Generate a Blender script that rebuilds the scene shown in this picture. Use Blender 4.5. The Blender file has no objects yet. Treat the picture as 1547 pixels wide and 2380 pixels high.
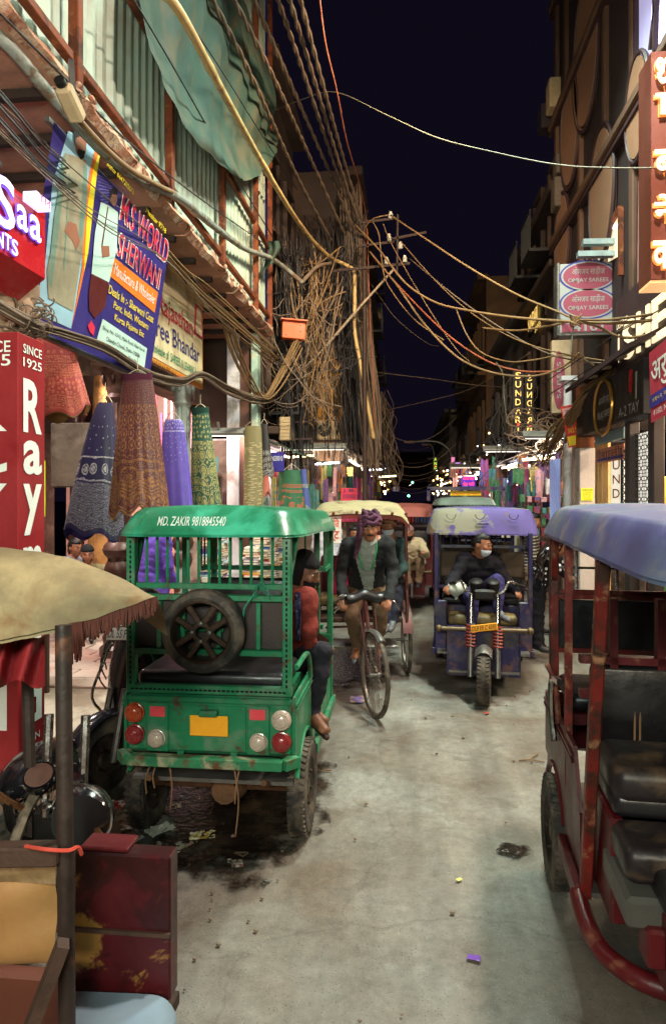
import bpy, math, random
from mathutils import Vector, Matrix, noise
R = math.radians
V = Vector
rnd = random.Random(7)
scene = bpy.context.scene
COL = scene.collection
# ------------------------------------------------------------------ camera
YAW = R(6.17); CAMZ = 1.86; FPX = 1586.0
cam_d = bpy.data.cameras.new('camera'); cam = bpy.data.objects.new('camera', cam_d); COL.objects.link(cam)
cam_d.sensor_fit = 'VERTICAL'; cam_d.sensor_height = 36; cam_d.lens = 24
cam_d.shift_y = -34.5 / 2379; cam_d.clip_start = 0.05; cam_d.clip_end = 600
cam.location = (0, 0, CAMZ); cam.rotation_euler = (R(90), 0, YAW)
scene.camera = cam
# ------------------------------------------------------------------ night sky, exposure
world = bpy.data.worlds.new('World'); scene.world = world; world.use_nodes = True
wn = world.node_tree; wn.nodes.clear()
sky = wn.nodes.new('ShaderNodeTexSky'); sky.sky_type = 'NISHITA'; sky.sun_disc = False
sky.sun_elevation = R(-7); sky.sun_rotation = R(200); sky.air_density = 1.0; sky.dust_density = 2.0
bg = wn.nodes.new('ShaderNodeBackground'); bg.inputs['Strength'].default_value = 0.10
bg2 = wn.nodes.new('ShaderNodeBackground'); bg2.inputs['Color'].default_value = (0.0042, 0.0032, 0.0085, 1); bg2.inputs['Strength'].default_value = 1.0
adds = wn.nodes.new('ShaderNodeAddShader'); wo = wn.nodes.new('ShaderNodeOutputWorld')
wn.links.new(sky.outputs[0], bg.inputs['Color']); wn.links.new(bg.outputs[0], adds.inputs[0])
wn.links.new(bg2.outputs[0], adds.inputs[1]); wn.links.new(adds.outputs[0], wo.inputs['Surface'])
scene.render.engine = 'CYCLES'
scene.view_settings.view_transform = 'Standard'; scene.view_settings.look = 'None'
scene.view_settings.exposure = 0.0; scene.view_settings.gamma = 1.0; scene.view_settings.use_curve_mapping = False
scene.cycles.use_denoising = True
scene.cycles.max_bounces = 6; scene.cycles.diffuse_bounces = 3; scene.cycles.glossy_bounces = 3
scene.cycles.transparent_max_bounces = 6; scene.cycles.sample_clamp_indirect = 4.0
scene.cycles.caustics_reflective = False; scene.cycles.caustics_refractive = False
# ------------------------------------------------------------------ where a plate point lies in the street
CT, ST = math.cos(YAW), math.sin(YAW)
def ray(x, y):
    cx = (x - 773.5) / FPX; cz = (1155.0 - y) / FPX
    return V((CT * cx - ST, ST * cx + CT, cz))
def P(x, y, Y):                      # at distance Y down the street
    d = ray(x, y); t = Y / d.y
    return V((d.x * t, Y, CAMZ + d.z * t))
def PX(x, y, X):                     # on the facade plane X
    d = ray(x, y); t = X / d.x
    return V((X, d.y * t, CAMZ + d.z * t))
def PG(x, y, z=0.0):                 # on the ground
    d = ray(x, y); t = (z - CAMZ) / d.z
    return V((d.x * t, d.y * t, z))
# ------------------------------------------------------------------ materials
def lin(c):
    return tuple(((v / 255.0) / 12.92 if v <= 10 else ((v / 255.0 + .055) / 1.055) ** 2.4) for v in c)
MATS = {}
def nd(nt, t, **kw):
    n = nt.nodes.new(t)
    for k, v in kw.items():
        if hasattr(n, k) and not (k in n.inputs): setattr(n, k, v)
        else: n.inputs[k].default_value = v
    return n
def mat(name, c, r=.6, m=0.0, v=.3, s=4.0, b=.12, bs=40.0, c2=None, k=.55, s2=3.0, soft=.06, e=None, es=1.0, spec=.4, alpha=1.0, trans=0.0, coat=0.0, coord='W', c3=None, k3=.62, s3=9.0, rv=.12):
    """procedural surface: base colour with mottling, up to two worn / stained patch layers, roughness break-up and bump"""
    if name in MATS: return MATS[name]
    M = bpy.data.materials.new(name); M.use_nodes = True; nt = M.node_tree
    bs_ = nt.nodes['Principled BSDF']; L = nt.links.new
    if coord == 'W':
        co = nd(nt, 'ShaderNodeNewGeometry').outputs['Position']
    else:
        co = nd(nt, 'ShaderNodeTexCoord').outputs['Object' if coord == 'O' else 'UV']
    col = lin(c)
    n1 = nd(nt, 'ShaderNodeTexNoise', Scale=s, Detail=9.0, Roughness=.72); L(co, n1.inputs['Vector'])
    mr = nd(nt, 'ShaderNodeMapRange'); mr.inputs['From Min'].default_value = .3; mr.inputs['From Max'].default_value = .7
    mr.inputs['To Min'].default_value = 1 - v; mr.inputs['To Max'].default_value = 1 + v * .6
    L(n1.outputs['Fac'], mr.inputs['Value'])
    mx = nd(nt, 'ShaderNodeMix', data_type='RGBA', blend_type='MULTIPLY'); mx.inputs[0].default_value = 1.0
    mx.inputs[6].default_value = (*col, 1); L(mr.outputs[0], mx.inputs[7])
    out = mx.outputs[2]
    rough_add = n1.outputs['Fac']
    for (cc, kk, ss) in ((c2, k, s2), (c3, k3, s3)):
        if cc is None: continue
        n2 = nd(nt, 'ShaderNodeTexNoise', Scale=ss, Detail=8.0, Roughness=.62, Distortion=.4)
        mp = nd(nt, 'ShaderNodeMapping'); mp.inputs['Location'].default_value = (ss * 1.3, 4.1 + kk, ss * .7); L(co, mp.inputs[0]); L(mp.outputs[0], n2.inputs['Vector'])
        m2 = nd(nt, 'ShaderNodeMapRange'); m2.inputs['From Min'].default_value = kk - soft; m2.inputs['From Max'].default_value = kk + soft
        L(n2.outputs['Fac'], m2.inputs['Value'])
        x2 = nd(nt, 'ShaderNodeMix', data_type='RGBA'); x2.inputs[7].default_value = (*lin(cc), 1)
        L(m2.outputs[0], x2.inputs[0]); L(out, x2.inputs[6]); out = x2.outputs[2]
    L(out, bs_.inputs['Base Color'])
    rr = nd(nt, 'ShaderNodeMapRange'); rr.inputs['From Min'].default_value = .3; rr.inputs['From Max'].default_value = .7
    rr.inputs['To Min'].default_value = max(.03, r - rv); rr.inputs['To Max'].default_value = min(1, r + rv); L(n1.outputs['Fac'], rr.inputs['Value'])
    L(rr.outputs[0], bs_.inputs['Roughness'])
    bs_.inputs['Metallic'].default_value = m
    bs_.inputs['Specular IOR Level'].default_value = spec
    if b:
        n3 = nd(nt, 'ShaderNodeTexNoise', Scale=bs, Detail=5.0); L(co, n3.inputs['Vector'])
        bp = nd(nt, 'ShaderNodeBump', Strength=b, Distance=.01); L(n3.outputs['Fac'], bp.inputs['Height']); L(bp.outputs[0], bs_.inputs['Normal'])
    if e is not None:
        bs_.inputs['Emission Color'].default_value = (*lin(e), 1); bs_.inputs['Emission Strength'].default_value = es
    if alpha < 1: bs_.inputs['Alpha'].default_value = alpha
    if trans: bs_.inputs['Transmission Weight'].default_value = trans
    if coat: bs_.inputs['Coat Weight'].default_value = coat; bs_.inputs['Coat Roughness'].default_value = .15
    MATS[name] = M
    return M
def glow(name, c, es):
    if name in MATS: return MATS[name]
    M = bpy.data.materials.new(name); M.use_nodes = True; nt = M.node_tree
    b = nt.nodes['Principled BSDF']; b.inputs['Base Color'].default_value = (*[x * .8 for x in lin(c)], 1)
    b.inputs['Emission Color'].default_value = (*lin(c), 1); b.inputs['Emission Strength'].default_value = es
    MATS[name] = M; return M
# ------------------------------------------------------------------ mesh building
class MB:
    def __init__(s): s.v = []; s.f = []; s.mi = []; s.uv = {}
    def add(s, vs, fs, m=0):
        o = len(s.v); s.v += [tuple(p) for p in vs]
        for f in fs: s.f.append(tuple(i + o for i in f)); s.mi.append(m)
        return s
    def box(s, c, d, rot=None, m=0, b=0.0):
        """box of size d about c; b > 0 chamfers every edge"""
        hx, hy, hz = d[0] / 2, d[1] / 2, d[2] / 2
        if b >= .025:                # cushion: rounded on every edge
            b = min(b, hx * .95, hy * .95, hz * .95); nu, nv = 20, 9; vs = []
            for i in range(nv + 1):
                t = math.pi * i / nv
                for j in range(nu):
                    a = 2 * math.pi * (j + .5) / nu; p = (math.sin(t) * math.cos(a), math.sin(t) * math.sin(a), math.cos(t))
                    vs.append(V([math.copysign(h - b, q) + b * q for h, q in zip((hx, hy, hz), p)]))
            fs = [(i * nu + j, (i + 1) * nu + j, (i + 1) * nu + (j + 1) % nu, i * nu + (j + 1) % nu) for i in range(nv) for j in range(nu)] + [tuple(range(nu)), tuple(range(nv * nu + nu - 1, nv * nu - 1, -1))]
        elif b <= 0:
            vs = [V((x * hx, y * hy, z * hz)) for z in (-1, 1) for y in (-1, 1) for x in (-1, 1)]
            fs = [(0, 2, 3, 1), (4, 5, 7, 6), (0, 1, 5, 4), (2, 6, 7, 3), (0, 4, 6, 2), (1, 3, 7, 5)]
        else:
            b = min(b, hx * .95, hy * .95, hz * .95); vs = []; idx = {}
            for sx in (-1, 1):
                for sy in (-1, 1):
                    for sz in (-1, 1):
                        for a in range(3):
                            p = [sx * (hx - b), sy * (hy - b), sz * (hz - b)]
                            p[a] = (sx * hx, sy * hy, sz * hz)[a]
                            idx[(sx, sy, sz, a)] = len(vs); vs.append(V(p))
            fs = []
            for a in range(3):
                u, w = [(1, 2), (2, 0), (0, 1)][a]
                for sg in (-1, 1):
                    q = []
                    for (su, sw) in ((-1, -1), (1, -1), (1, 1), (-1, 1)):
                        k = [0, 0, 0]; k[a] = sg; k[u] = su; k[w] = sw; q.append(idx[(*k, a)])
                    fs.append(tuple(q if sg > 0 else q[::-1]))
                for su in (-1, 1):
                    for sw in (-1, 1):
                        q = []
                        for (sa, ax) in ((-1, u), (1, u), (1, w), (-1, w)):
                            k = [0, 0, 0]; k[a] = sa; k[u] = su; k[w] = sw; q.append(idx[(*k, ax)])
                        fs.append(tuple(q if su * sw > 0 else q[::-1]))
            for sx in (-1, 1):
                for sy in (-1, 1):
                    for sz in (-1, 1):
                        q = [idx[(sx, sy, sz, a)] for a in range(3)]
                        fs.append(tuple(q if sx * sy * sz > 0 else q[::-1]))
        M = rot.to_3x3() if rot is not None else None
        c = V(c)
        return s.add([(M @ p if M else p) + c for p in vs], fs, m)
    def bar(s, p, q, w, h=None, m=0, up=V((0, 0, 1)), b=0.0):
        p, q = V(p), V(q); h = h or w; d = q - p; L = d.length
        z = d.normalized(); x = up.cross(z)
        if x.length < 1e-3: x = V((1, 0, 0)).cross(z)
        x.normalize(); y = z.cross(x)
        return s.box((p + q) / 2, (w, h, L), Matrix((x, y, z)).transposed(), m, b)
    def tube(s, pts, r, n=6, m=0, closed=False, cap=True):
        pts = [V(p) for p in pts]; N = len(pts)
        rs = r if isinstance(r, (list, tuple)) else [r] * N
        T = []
        for i in range(N):
            if closed: t = pts[(i + 1) % N] - pts[i - 1]
            else: t = pts[min(i + 1, N - 1)] - pts[max(i - 1, 0)]
            T.append(t.normalized() if t.length > 1e-9 else V((0, 0, 1)))
        u = T[0].orthogonal().normalized(); vs = []
        for i in range(N):
            u = (u - T[i] * u.dot(T[i]));
            u = u.normalized() if u.length > 1e-6 else T[i].orthogonal().normalized()
            w = T[i].cross(u)
            for j in range(n):
                a = 2 * math.pi * j / n
                vs.append(pts[i] + (u * math.cos(a) + w * math.sin(a)) * rs[i])
        fs = []
        for i in range(N if closed else N - 1):
            for j in range(n):
                a, b_ = i * n + j, i * n + (j + 1) % n
                c, d = ((i + 1) % N) * n + (j + 1) % n, ((i + 1) % N) * n + j
                fs.append((a, b_, c, d))
        if cap and not closed:
            fs.append(tuple(range(n - 1, -1, -1))); fs.append(tuple((N - 1) * n + j for j in range(n)))
        return s.add(vs, fs, m)
    def lathe(s, prof, n=16, o=(0, 0, 0), axis=(0, 0, 1), m=0, cap=True, squash=None):
        """prof: [(radius, height)] about axis through o"""
        o = V(o); z = V(axis).normalized(); x = z.orthogonal().normalized(); y = z.cross(x)
        vs = []; N = len(prof)
        for (rr, h) in prof:
            for j in range(n):
                a = 2 * math.pi * j / n
                vs.append(o + z * h + (x * math.cos(a) + y * math.sin(a)) * rr)
        fs = []
        for i in range(N - 1):
            for j in range(n):
                fs.append((i * n + j, i * n + (j + 1) % n, (i + 1) * n + (j + 1) % n, (i + 1) * n + j))
        if cap:
            if prof[0][0] > 1e-6: fs.append(tuple(range(n - 1, -1, -1)))
            if prof[-1][0] > 1e-6: fs.append(tuple((N - 1) * n + j for j in range(n)))
        return s.add(vs, fs, m)
    def ell(s, c, rad, rot=None, nu=14, nv=9, m=0):
        vs = []; c = V(c)
        if not isinstance(rad, (tuple, list)): rad = (rad,) * 3
        for i in range(nv + 1):
            t = math.pi * i / nv
            for j in range(nu):
                a = 2 * math.pi * j / nu
                p = V((rad[0] * math.sin(t) * math.cos(a), rad[1] * math.sin(t) * math.sin(a), rad[2] * math.cos(t)))
                vs.append((rot @ p if rot is not None else p) + c)
        fs = [(i * nu + j, (i + 1) * nu + j, (i + 1) * nu + (j + 1) % nu, i * nu + (j + 1) % nu) for i in range(nv) for j in range(nu)]
        return s.add(vs, fs, m)
    def grid(s, fn, nu, nv, m=0, closed=False):
        """fn(u, v) -> point, u and v in 0..1; uv kept"""
        o = len(s.v); vs = []; cu = nu + 1
        for i in range(nv + 1):
            for j in range(cu):
                vs.append(fn(j / nu, i / nv)); s.uv[o + len(vs) - 1] = (j / nu, i / nv)
        fs = [(i * cu + j, i * cu + j + 1, (i + 1) * cu + j + 1, (i + 1) * cu + j) for i in range(nv) for j in range(nu)]
        return s.add(vs, fs, m)
    def prism(s, poly, o, u, w, t, m=0):
        """flat outline poly [(a, b)] in the plane o + a u + b w, made t thick along u x w"""
        o, u, w = V(o), V(u), V(w); nrm = u.cross(w).normalized() * t; n = len(poly)
        A = [o + u * a + w * b for a, b in poly]
        return s.add(A + [p + nrm for p in A], [tuple(range(n - 1, -1, -1)), tuple(range(n, 2 * n))] + [(i, (i + 1) % n, n + (i + 1) % n, n + i) for i in range(n)], m)
    def mesh(s, name, mats, sharp=38):
        me = bpy.data.meshes.new(name); me.from_pydata(s.v, [], s.f)
        for M in (mats if isinstance(mats, (list, tuple)) else [mats]): me.materials.append(M)
        if max(s.mi, default=0): me.polygons.foreach_set('material_index', s.mi)
        me.polygons.foreach_set('use_smooth', [True] * len(s.f))
        if s.uv:
            uvl = me.uv_layers.new(name='UVMap').data
            idx = [0] * len(me.loops); me.loops.foreach_get('vertex_index', idx)
            flat = []
            for i in idx: flat += s.uv.get(i, (0, 0))
            uvl.foreach_set('uv', flat)
        me.update()
        if sharp < 180: me.set_sharp_from_angle(angle=R(sharp))
        return me
def tag(o, label=None, cat=None, group=None, kind=None):
    if label: o['label'] = label
    if cat: o['category'] = cat
    if group: o['group'] = group
    if kind: o['kind'] = kind
    return o
def O(name, mb, mats, parent=None, label=None, cat=None, group=None, kind=None, loc=None, sharp=38):
    me = mb.mesh(name, mats, sharp) if isinstance(mb, MB) else mb
    o = bpy.data.objects.new(name, me); COL.objects.link(o)
    if parent is not None: o.parent = parent
    if loc is not None: o.location = loc
    return tag(o, label, cat, group, kind)
def T(name, label, cat, loc=(0, 0, 0), rz=0.0, group=None, kind=None):
    o = bpy.data.objects.new(name, None); COL.objects.link(o); o.empty_display_size = .1
    o.location = loc; o.rotation_euler = (0, 0, rz)
    return tag(o, label, cat, group, kind)
def dup(o, parent=None, loc=None, rz=None, label=None):
    c = o.copy(); COL.objects.link(c); c.parent = parent
    if loc is not None: c.location = loc
    if rz is not None: c.rotation_euler = (0, 0, rz)
    if label: c['label'] = label
    for ch in list(o.children): dup(ch, c)
    return c
def spl(pts, k=6):
    """smooth curve through points"""
    pts = [V(p) for p in pts]; out = []
    for i in range(len(pts) - 1):
        p0, p1, p2, p3 = pts[max(i - 1, 0)], pts[i], pts[i + 1], pts[min(i + 2, len(pts) - 1)]
        for j in range(k):
            t = j / k
            out.append(.5 * ((2 * p1) + (p2 - p0) * t + (2 * p0 - 5 * p1 + 4 * p2 - p3) * t * t + (3 * p1 - p0 - 3 * p2 + p3) * t ** 3))
    return out + [pts[-1]]
def ordw(n):
    a = 'first second third fourth fifth sixth seventh eighth ninth tenth eleventh twelfth thirteenth fourteenth fifteenth sixteenth seventeenth eighteenth nineteenth twentieth'.split()
    return a[n - 1] if n <= 20 else ('twenty-' if n < 30 else 'thirty-') + (a[n % 10 - 1] if n % 10 else 'tenth')
# ------------------------------------------------------------------ lettering (flat print, cut as thin letters)
TMP = bpy.data.scenes.new('text_bench')
def text_mesh(sx, off=0.0, shear=0.0, space=1.0):
    cu = bpy.data.curves.new('letters', 'FONT'); cu.body = sx; cu.size = 1; cu.offset = off; cu.shear = shear; cu.space_character = space
    cu.resolution_u = 3
    ob = bpy.data.objects.new('letters', cu); TMP.collection.objects.link(ob)
    with bpy.context.temp_override(scene=TMP, view_layer=TMP.view_layers[0]): dg = bpy.context.evaluated_depsgraph_get()
    me = bpy.data.meshes.new_from_object(ob.evaluated_get(dg), depsgraph=dg)
    vs = [v.co.copy() for v in me.vertices]; fs = [tuple(p.vertices) for p in me.polygons]
    bpy.data.objects.remove(ob); bpy.data.curves.remove(cu); bpy.data.meshes.remove(me)
    return vs, fs
def letters(sx, o, u, w, rect, M, parent, off=0.0, shear=0.0, lift=.004, depth=0.0, fit='both', name='lettering', fn=None, space=1.0, side=None):
    """text fitted in rect (a0, b0, a1, b1) of the plane o + a u + b w; u, w unit vectors; fn bends a plane point onto a curved face"""
    vs, fs = text_mesh(sx, off, shear, space)
    if not vs: return None
    x0, x1 = min(v.x for v in vs), max(v.x for v in vs); y0, y1 = min(v.y for v in vs), max(v.y for v in vs)
    a0, b0, a1, b1 = rect; kx = (a1 - a0) / max(x1 - x0, 1e-6); ky = (b1 - b0) / max(y1 - y0, 1e-6)
    if fit == 'h': kx = ky
    o, u, w = V(o), V(u), V(w); n = u.cross(w).normalized(); mb = MB()
    ca = (a0 + a1) / 2 if fit == 'hc' else None
    if fit == 'hc': kx = ky
    pts = []
    for v in vs:
        a = a0 + (v.x - x0) * kx if ca is None else ca + (v.x - (x0 + x1) / 2) * kx
        b = b0 + (v.y - y0) * ky
        pts.append((fn(a, b) if fn else o + u * a + w * b + n * lift))
    if depth:
        N = len(pts); top = [p + n * depth for p in pts]; mb.add(pts + top, [tuple(i + N for i in f) for f in fs], 0)
        cnt = {}
        for f in fs:
            for i in range(len(f)):
                e = (f[i], f[(i + 1) % len(f)]); cnt[e] = 1
        mb.f += [(a, b, b + N, a + N) for (a, b) in cnt if (b, a) not in cnt]; mb.mi += [1 if side else 0] * (len(mb.f) - len(mb.mi))
    else: mb.add(pts, fs)
    return O(name, mb, [M, side] if side else M, parent, sharp=30, kind='stuff' if len(sx) > 1 else None)
# ------------------------------------------------------------------ the lamps of the street and added fill lamps (fixture + its own light)
m_lampbody = mat('lamp body grey enamel', (150, 150, 145), .5, .3)
def lamp(name, label, loc, aim, power, color, size=(.5, .5), spread=170, cat='lamp', glowc=None, body=True, es=6):
    """a flood or tube fitting: housing, lit panel, and the light it gives"""
    loc = V(loc); d = (V(aim) - loc).normalized()
    q = d.to_track_quat('-Z', 'Y')
    t = T(name, label, cat, loc)
    t.rotation_euler = q.to_euler()
    if body:
        mb = MB(); mb.box((0, 0, .05), (size[0] * 1.08 + .02, size[1] * 1.08 + .02, .06), b=.01); O('housing', mb, m_lampbody, t)
        mb = MB(); mb.bar((0, 0, .08), (0, 0, .2), .03); O('bracket', mb, m_lampbody, t)
        mb = MB(); mb.box((0, 0, .015), (size[0], size[1], .008)); O('diffuser', mb, glow('lamp glow ' + name + str(len(MATS)), glowc or (255, 244, 225), es), t)
    ld = bpy.data.lights.new(name, 'AREA'); ld.shape = 'RECTANGLE'; ld.size = size[0]; ld.size_y = size[1]
    ld.energy = power; ld.color = color; ld.spread = R(spread)
    lo = bpy.data.objects.new('light', ld); COL.objects.link(lo); lo.parent = t; lo.location = (0, 0, -.005)
    return t
WARM = (1.0, .78, .52); NEUT = (1.0, .9, .76); COOL = (.8, 1.0, .86); PINK = (1.0, .74, .66); BLUE = (.72, .78, 1.0)
# unseen lamps behind the camera and above the frame, some added as fill
lamp('flood_lamp', 'square flood lamp high on the facade behind the photographer', (-1.3, -3.0, 3.3), (-1.2, 4.5, 1.6), 135, NEUT, (1.2, .6))
lamp('flood_lamp', 'added warm fill lamp over the middle of the road behind the camera', (.5, -3.4, 3.3), (-.7, 5.0, 1.4), 85, WARM, (1.0, .5))  # added fill: warm frontal light from no known source
lamp('flood_lamp', 'low uplight added behind the camera to brighten the stone ledge', (-.4, -.6, 2.5), (-2.3, 5.0, 5.2), 140, COOL, (.9, .6))  # added uplight, brightens the ledge underside and the tin wall
lamp('street_lamp', 'greenish street lamp hanging over the road above the frame', (1.0, 6.4, 7.4), (-.7, 6.6, 0), 360, COOL, (1.3, .9), spread=130)
lamp('flood_lamp', 'flood lamp over the vertical shop sign lighting the road below', (1.75, 3.7, 6.6), (.5, 3.3, 0), 400, (1.0, .86, .72), (.4, .3))
lamp('street_lamp', 'warm lamp added above the frame to light the cables and the brown house', (.5, 5.6, 6.9), (-1.4, 13, 4.6), 190, WARM, (.5, .4), spread=90)  # added out of view to throw warm light on cables and house
# ------------------------------------------------------------------ ground, road, pavement
m_road = mat('worn street concrete', (129, 128, 121), .55, v=.28, s=1.6, b=.3, bs=150, c2=(100, 88, 76), k=.54, s2=1.3, soft=.16, c3=(84, 74, 64), k3=.68, s3=4.5, rv=.2)
def road_grit():
    nt = m_road.node_tree; b = nt.nodes['Principled BSDF']; L = nt.links.new
    src = b.inputs['Base Color'].links[0].from_socket
    co = nd(nt, 'ShaderNodeNewGeometry').outputs['Position']
    # aggregate speckle: pale and dark chips
    vo = nd(nt, 'ShaderNodeTexVoronoi', Scale=105.0); L(co, vo.inputs['Vector'])
    sp = nd(nt, 'ShaderNodeSeparateColor'); L(vo.outputs['Color'], sp.inputs[0])
    for (ch, lo, hi, colr, f) in (('Red', .70, .8, (.05, .042, .036), .7), ('Green', .74, .85, (.36, .32, .26), .35)):
        mr = nd(nt, 'ShaderNodeMapRange'); mr.inputs['From Min'].default_value = lo; mr.inputs['From Max'].default_value = hi; mr.inputs['To Max'].default_value = f
        L(sp.outputs[ch], mr.inputs['Value'])
        dm = nd(nt, 'ShaderNodeMapRange'); dm.inputs['From Min'].default_value = .35; dm.inputs['From Max'].default_value = .25; L(vo.outputs['Distance'], dm.inputs['Value'])
        mu = nd(nt, 'ShaderNodeMath', operation='MULTIPLY'); L(mr.outputs[0], mu.inputs[0]); L(dm.outputs[0], mu.inputs[1])
        mx = nd(nt, 'ShaderNodeMix', data_type='RGBA'); mx.inputs[7].default_value = (*colr, 1)
        L(mu.outputs[0], mx.inputs[0]); L(src, mx.inputs[6]); src = mx.outputs[2]
    # mid-sized mottling
    nm = nd(nt, 'ShaderNodeTexNoise', Scale=16.0, Detail=8.0, Roughness=.75); L(co, nm.inputs['Vector']); mm_ = nd(nt, 'ShaderNodeMapRange'); mm_.inputs['From Min'].default_value = .3; mm_.inputs['From Max'].default_value = .7; mm_.inputs['To Min'].default_value = .72; mm_.inputs['To Max'].default_value = 1.2; L(nm.outputs['Fac'], mm_.inputs['Value'])
    mx = nd(nt, 'ShaderNodeMix', data_type='RGBA', blend_type='MULTIPLY'); mx.inputs[0].default_value = 1; L(src, mx.inputs[6]); L(mm_.outputs[0], mx.inputs[7]); src = mx.outputs[2]
    # hairline cracks
    nz = nd(nt, 'ShaderNodeTexNoise', Scale=2.2, Detail=6.0); L(co, nz.inputs['Vector']); ad = nd(nt, 'ShaderNodeMix', data_type='RGBA', blend_type='ADD'); ad.inputs[0].default_value = .5; L(co, ad.inputs[6]); L(nz.outputs['Color'], ad.inputs[7])
    vc = nd(nt, 'ShaderNodeTexVoronoi', Scale=.55, feature='DISTANCE_TO_EDGE'); L(ad.outputs[2], vc.inputs['Vector']); mc_ = nd(nt, 'ShaderNodeMapRange'); mc_.inputs['From Min'].default_value = .002; mc_.inputs['From Max'].default_value = .007; mc_.inputs['To Min'].default_value = .45; L(vc.outputs['Distance'], mc_.inputs['Value'])
    mx = nd(nt, 'ShaderNodeMix', data_type='RGBA', blend_type='MULTIPLY'); mx.inputs[0].default_value = .3; L(src, mx.inputs[6]); L(mc_.outputs[0], mx.inputs[7]); src = mx.outputs[2]
    # long tyre-polished streaks down the street
    mp = nd(nt, 'ShaderNodeMapping'); mp.inputs['Scale'].default_value = (2.4, .22, 1); L(co, mp.inputs[0])
    ns = nd(nt, 'ShaderNodeTexNoise', Scale=1.6, Detail=5.0, Roughness=.6); L(mp.outputs[0], ns.inputs['Vector'])
    mr = nd(nt, 'ShaderNodeMapRange'); mr.inputs['From Min'].default_value = .42; mr.inputs['From Max'].default_value = .7; mr.inputs['To Min'].default_value = 1.08; mr.inputs['To Max'].default_value = .72
    L(ns.outputs['Fac'], mr.inputs['Value'])
    mx = nd(nt, 'ShaderNodeMix', data_type='RGBA', blend_type='MULTIPLY'); mx.inputs[0].default_value = 1.0
    L(src, mx.inputs[6]); L(mr.outputs[0], mx.inputs[7]); L(mx.outputs[2], b.inputs['Base Color'])
road_grit()
m_dirt = mat('trodden dirt', (120, 102, 82), .9, v=.35, s=3, b=.6, bs=60, c2=(70, 58, 47), k=.52, s2=2.4, soft=.12, c3=(150, 135, 112), k3=.63, s3=6)
m_pave = mat('arcade concrete', (165, 152, 136), .6, v=.25, s=2, b=.3, bs=60, c2=(120, 104, 88), k=.55, s2=1.5)
m_tile = mat('red sandstone paver', (158, 122, 108), .5, v=.3, s=2.2, b=.25, bs=50, c2=(176, 160, 146), k=.5, s2=2.5, soft=.15)
def sheet(name, x0, x1, y0, y1, z, M, n=1, amp=0.0, kind='structure', nx=None, **kw):
    nx = nx or n
    mb = MB(); mb.grid(lambda u, v: V((x0 + (x1 - x0) * u, y0 + (y1 - y0) * v, z + (amp * noise.noise(V(((x0 + (x1 - x0) * u) * .9, (y0 + (y1 - y0) * v) * .9, 3))) if amp else 0))), nx, n)
    return O(name, mb, M, kind=kind, **kw)
sheet('ground', -150, 150, -60, 300, -.05, m_dirt)
sheet('road', -2.05, 2.35, -6, 90, 0, m_road, n=240, nx=40, amp=.008)
# dirt margin on the left, with rough lumpy edge
def dirt_edge():
    mb = MB()
    def f(u, v):
        y = -3 + 17 * v; xr = -1.52 + .22 * noise.noise(V((y * .8, 1, 0))) + .1 * noise.noise(V((y * 2.7, 5, 0)))
        x = -2.9 + (xr + 2.9) * u
        h = .016 + .02 * max(0, noise.noise(V((x * 2.2, y * 2.2, 0)))) + .01 * noise.noise(V((x * 9, y * 9, 2)))
        return V((x, y, max(h * min(1, (1 - u) * 6) - .004 * (u > .99), .004 * (u < .999) - .006 * (u >= .999))))
    mb.grid(f, 36, 190); O('path', mb, m_dirt, kind='structure')
dirt_edge()
# arcade floor and its pavers
pv = sheet('pavement', -9, -2.35, -1, 14, .05, m_pave, n=60, nx=24, amp=.012)
mbk = MB(); mbk.box((-2.36, 6.5, .02), (.08, 15, .09), b=.015); O('kerb', mbk, m_pave, kind='structure')
tile_me = []
for q in range(4):
    mb = MB(); r_ = random.Random(q); mb.box((0, 0, 0), (.385 + r_.uniform(-.006, .006), .285 + r_.uniform(-.006, .006), .03), Matrix.Rotation(r_.uniform(-.012, .012), 3, 'Z'), b=.006)
    tile_me.append(mb.mesh('paver', m_tile))
k = 0
for i in range(13):
    for j in range(20):
        if rnd.random() < .03: continue
        o = bpy.data.objects.new('paver', tile_me[k % 4]); COL.objects.link(o); o.parent = pv; k += 1
        o.location = (-2.95 - i * .4 - (j % 2) * .2, 6.3 + j * .3, .066 + rnd.uniform(-.004, .005)); o.rotation_euler = (rnd.uniform(-.012, .012), rnd.uniform(-.012, .012), 0)
# wet black sludge under the green vehicle
m_wet = mat('wet black sludge', (34, 27, 22), .16, v=.5, s=9, b=1.0, bs=26, spec=.7, c2=(58, 46, 36), k=.55, s2=5, rv=.14)
def soft_edge(M):
    nt = M.node_tree; b = nt.nodes['Principled BSDF']; L = nt.links.new; uv = nd(nt, 'ShaderNodeTexCoord').outputs['UV']; g = nd(nt, 'ShaderNodeNewGeometry').outputs['Position']; s_ = nd(nt, 'ShaderNodeSeparateXYZ'); L(uv, s_.inputs[0])
    n_ = nd(nt, 'ShaderNodeTexNoise', Scale=7.0, Detail=8.0, Roughness=.7); L(g, n_.inputs['Vector']); a = nd(nt, 'ShaderNodeMath', operation='MULTIPLY_ADD'); a.inputs[1].default_value = 1.5; L(n_.outputs['Fac'], a.inputs[0]); c = nd(nt, 'ShaderNodeMath', operation='SUBTRACT'); c.inputs[0].default_value = .75; L(s_.outputs[1], c.inputs[1]); L(c.outputs[0], a.inputs[2])
    m_ = nd(nt, 'ShaderNodeMapRange'); m_.inputs['From Min'].default_value = .55; m_.inputs['From Max'].default_value = .8; L(a.outputs[0], m_.inputs['Value']); L(m_.outputs[0], b.inputs['Alpha'])
soft_edge(m_wet)
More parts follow.
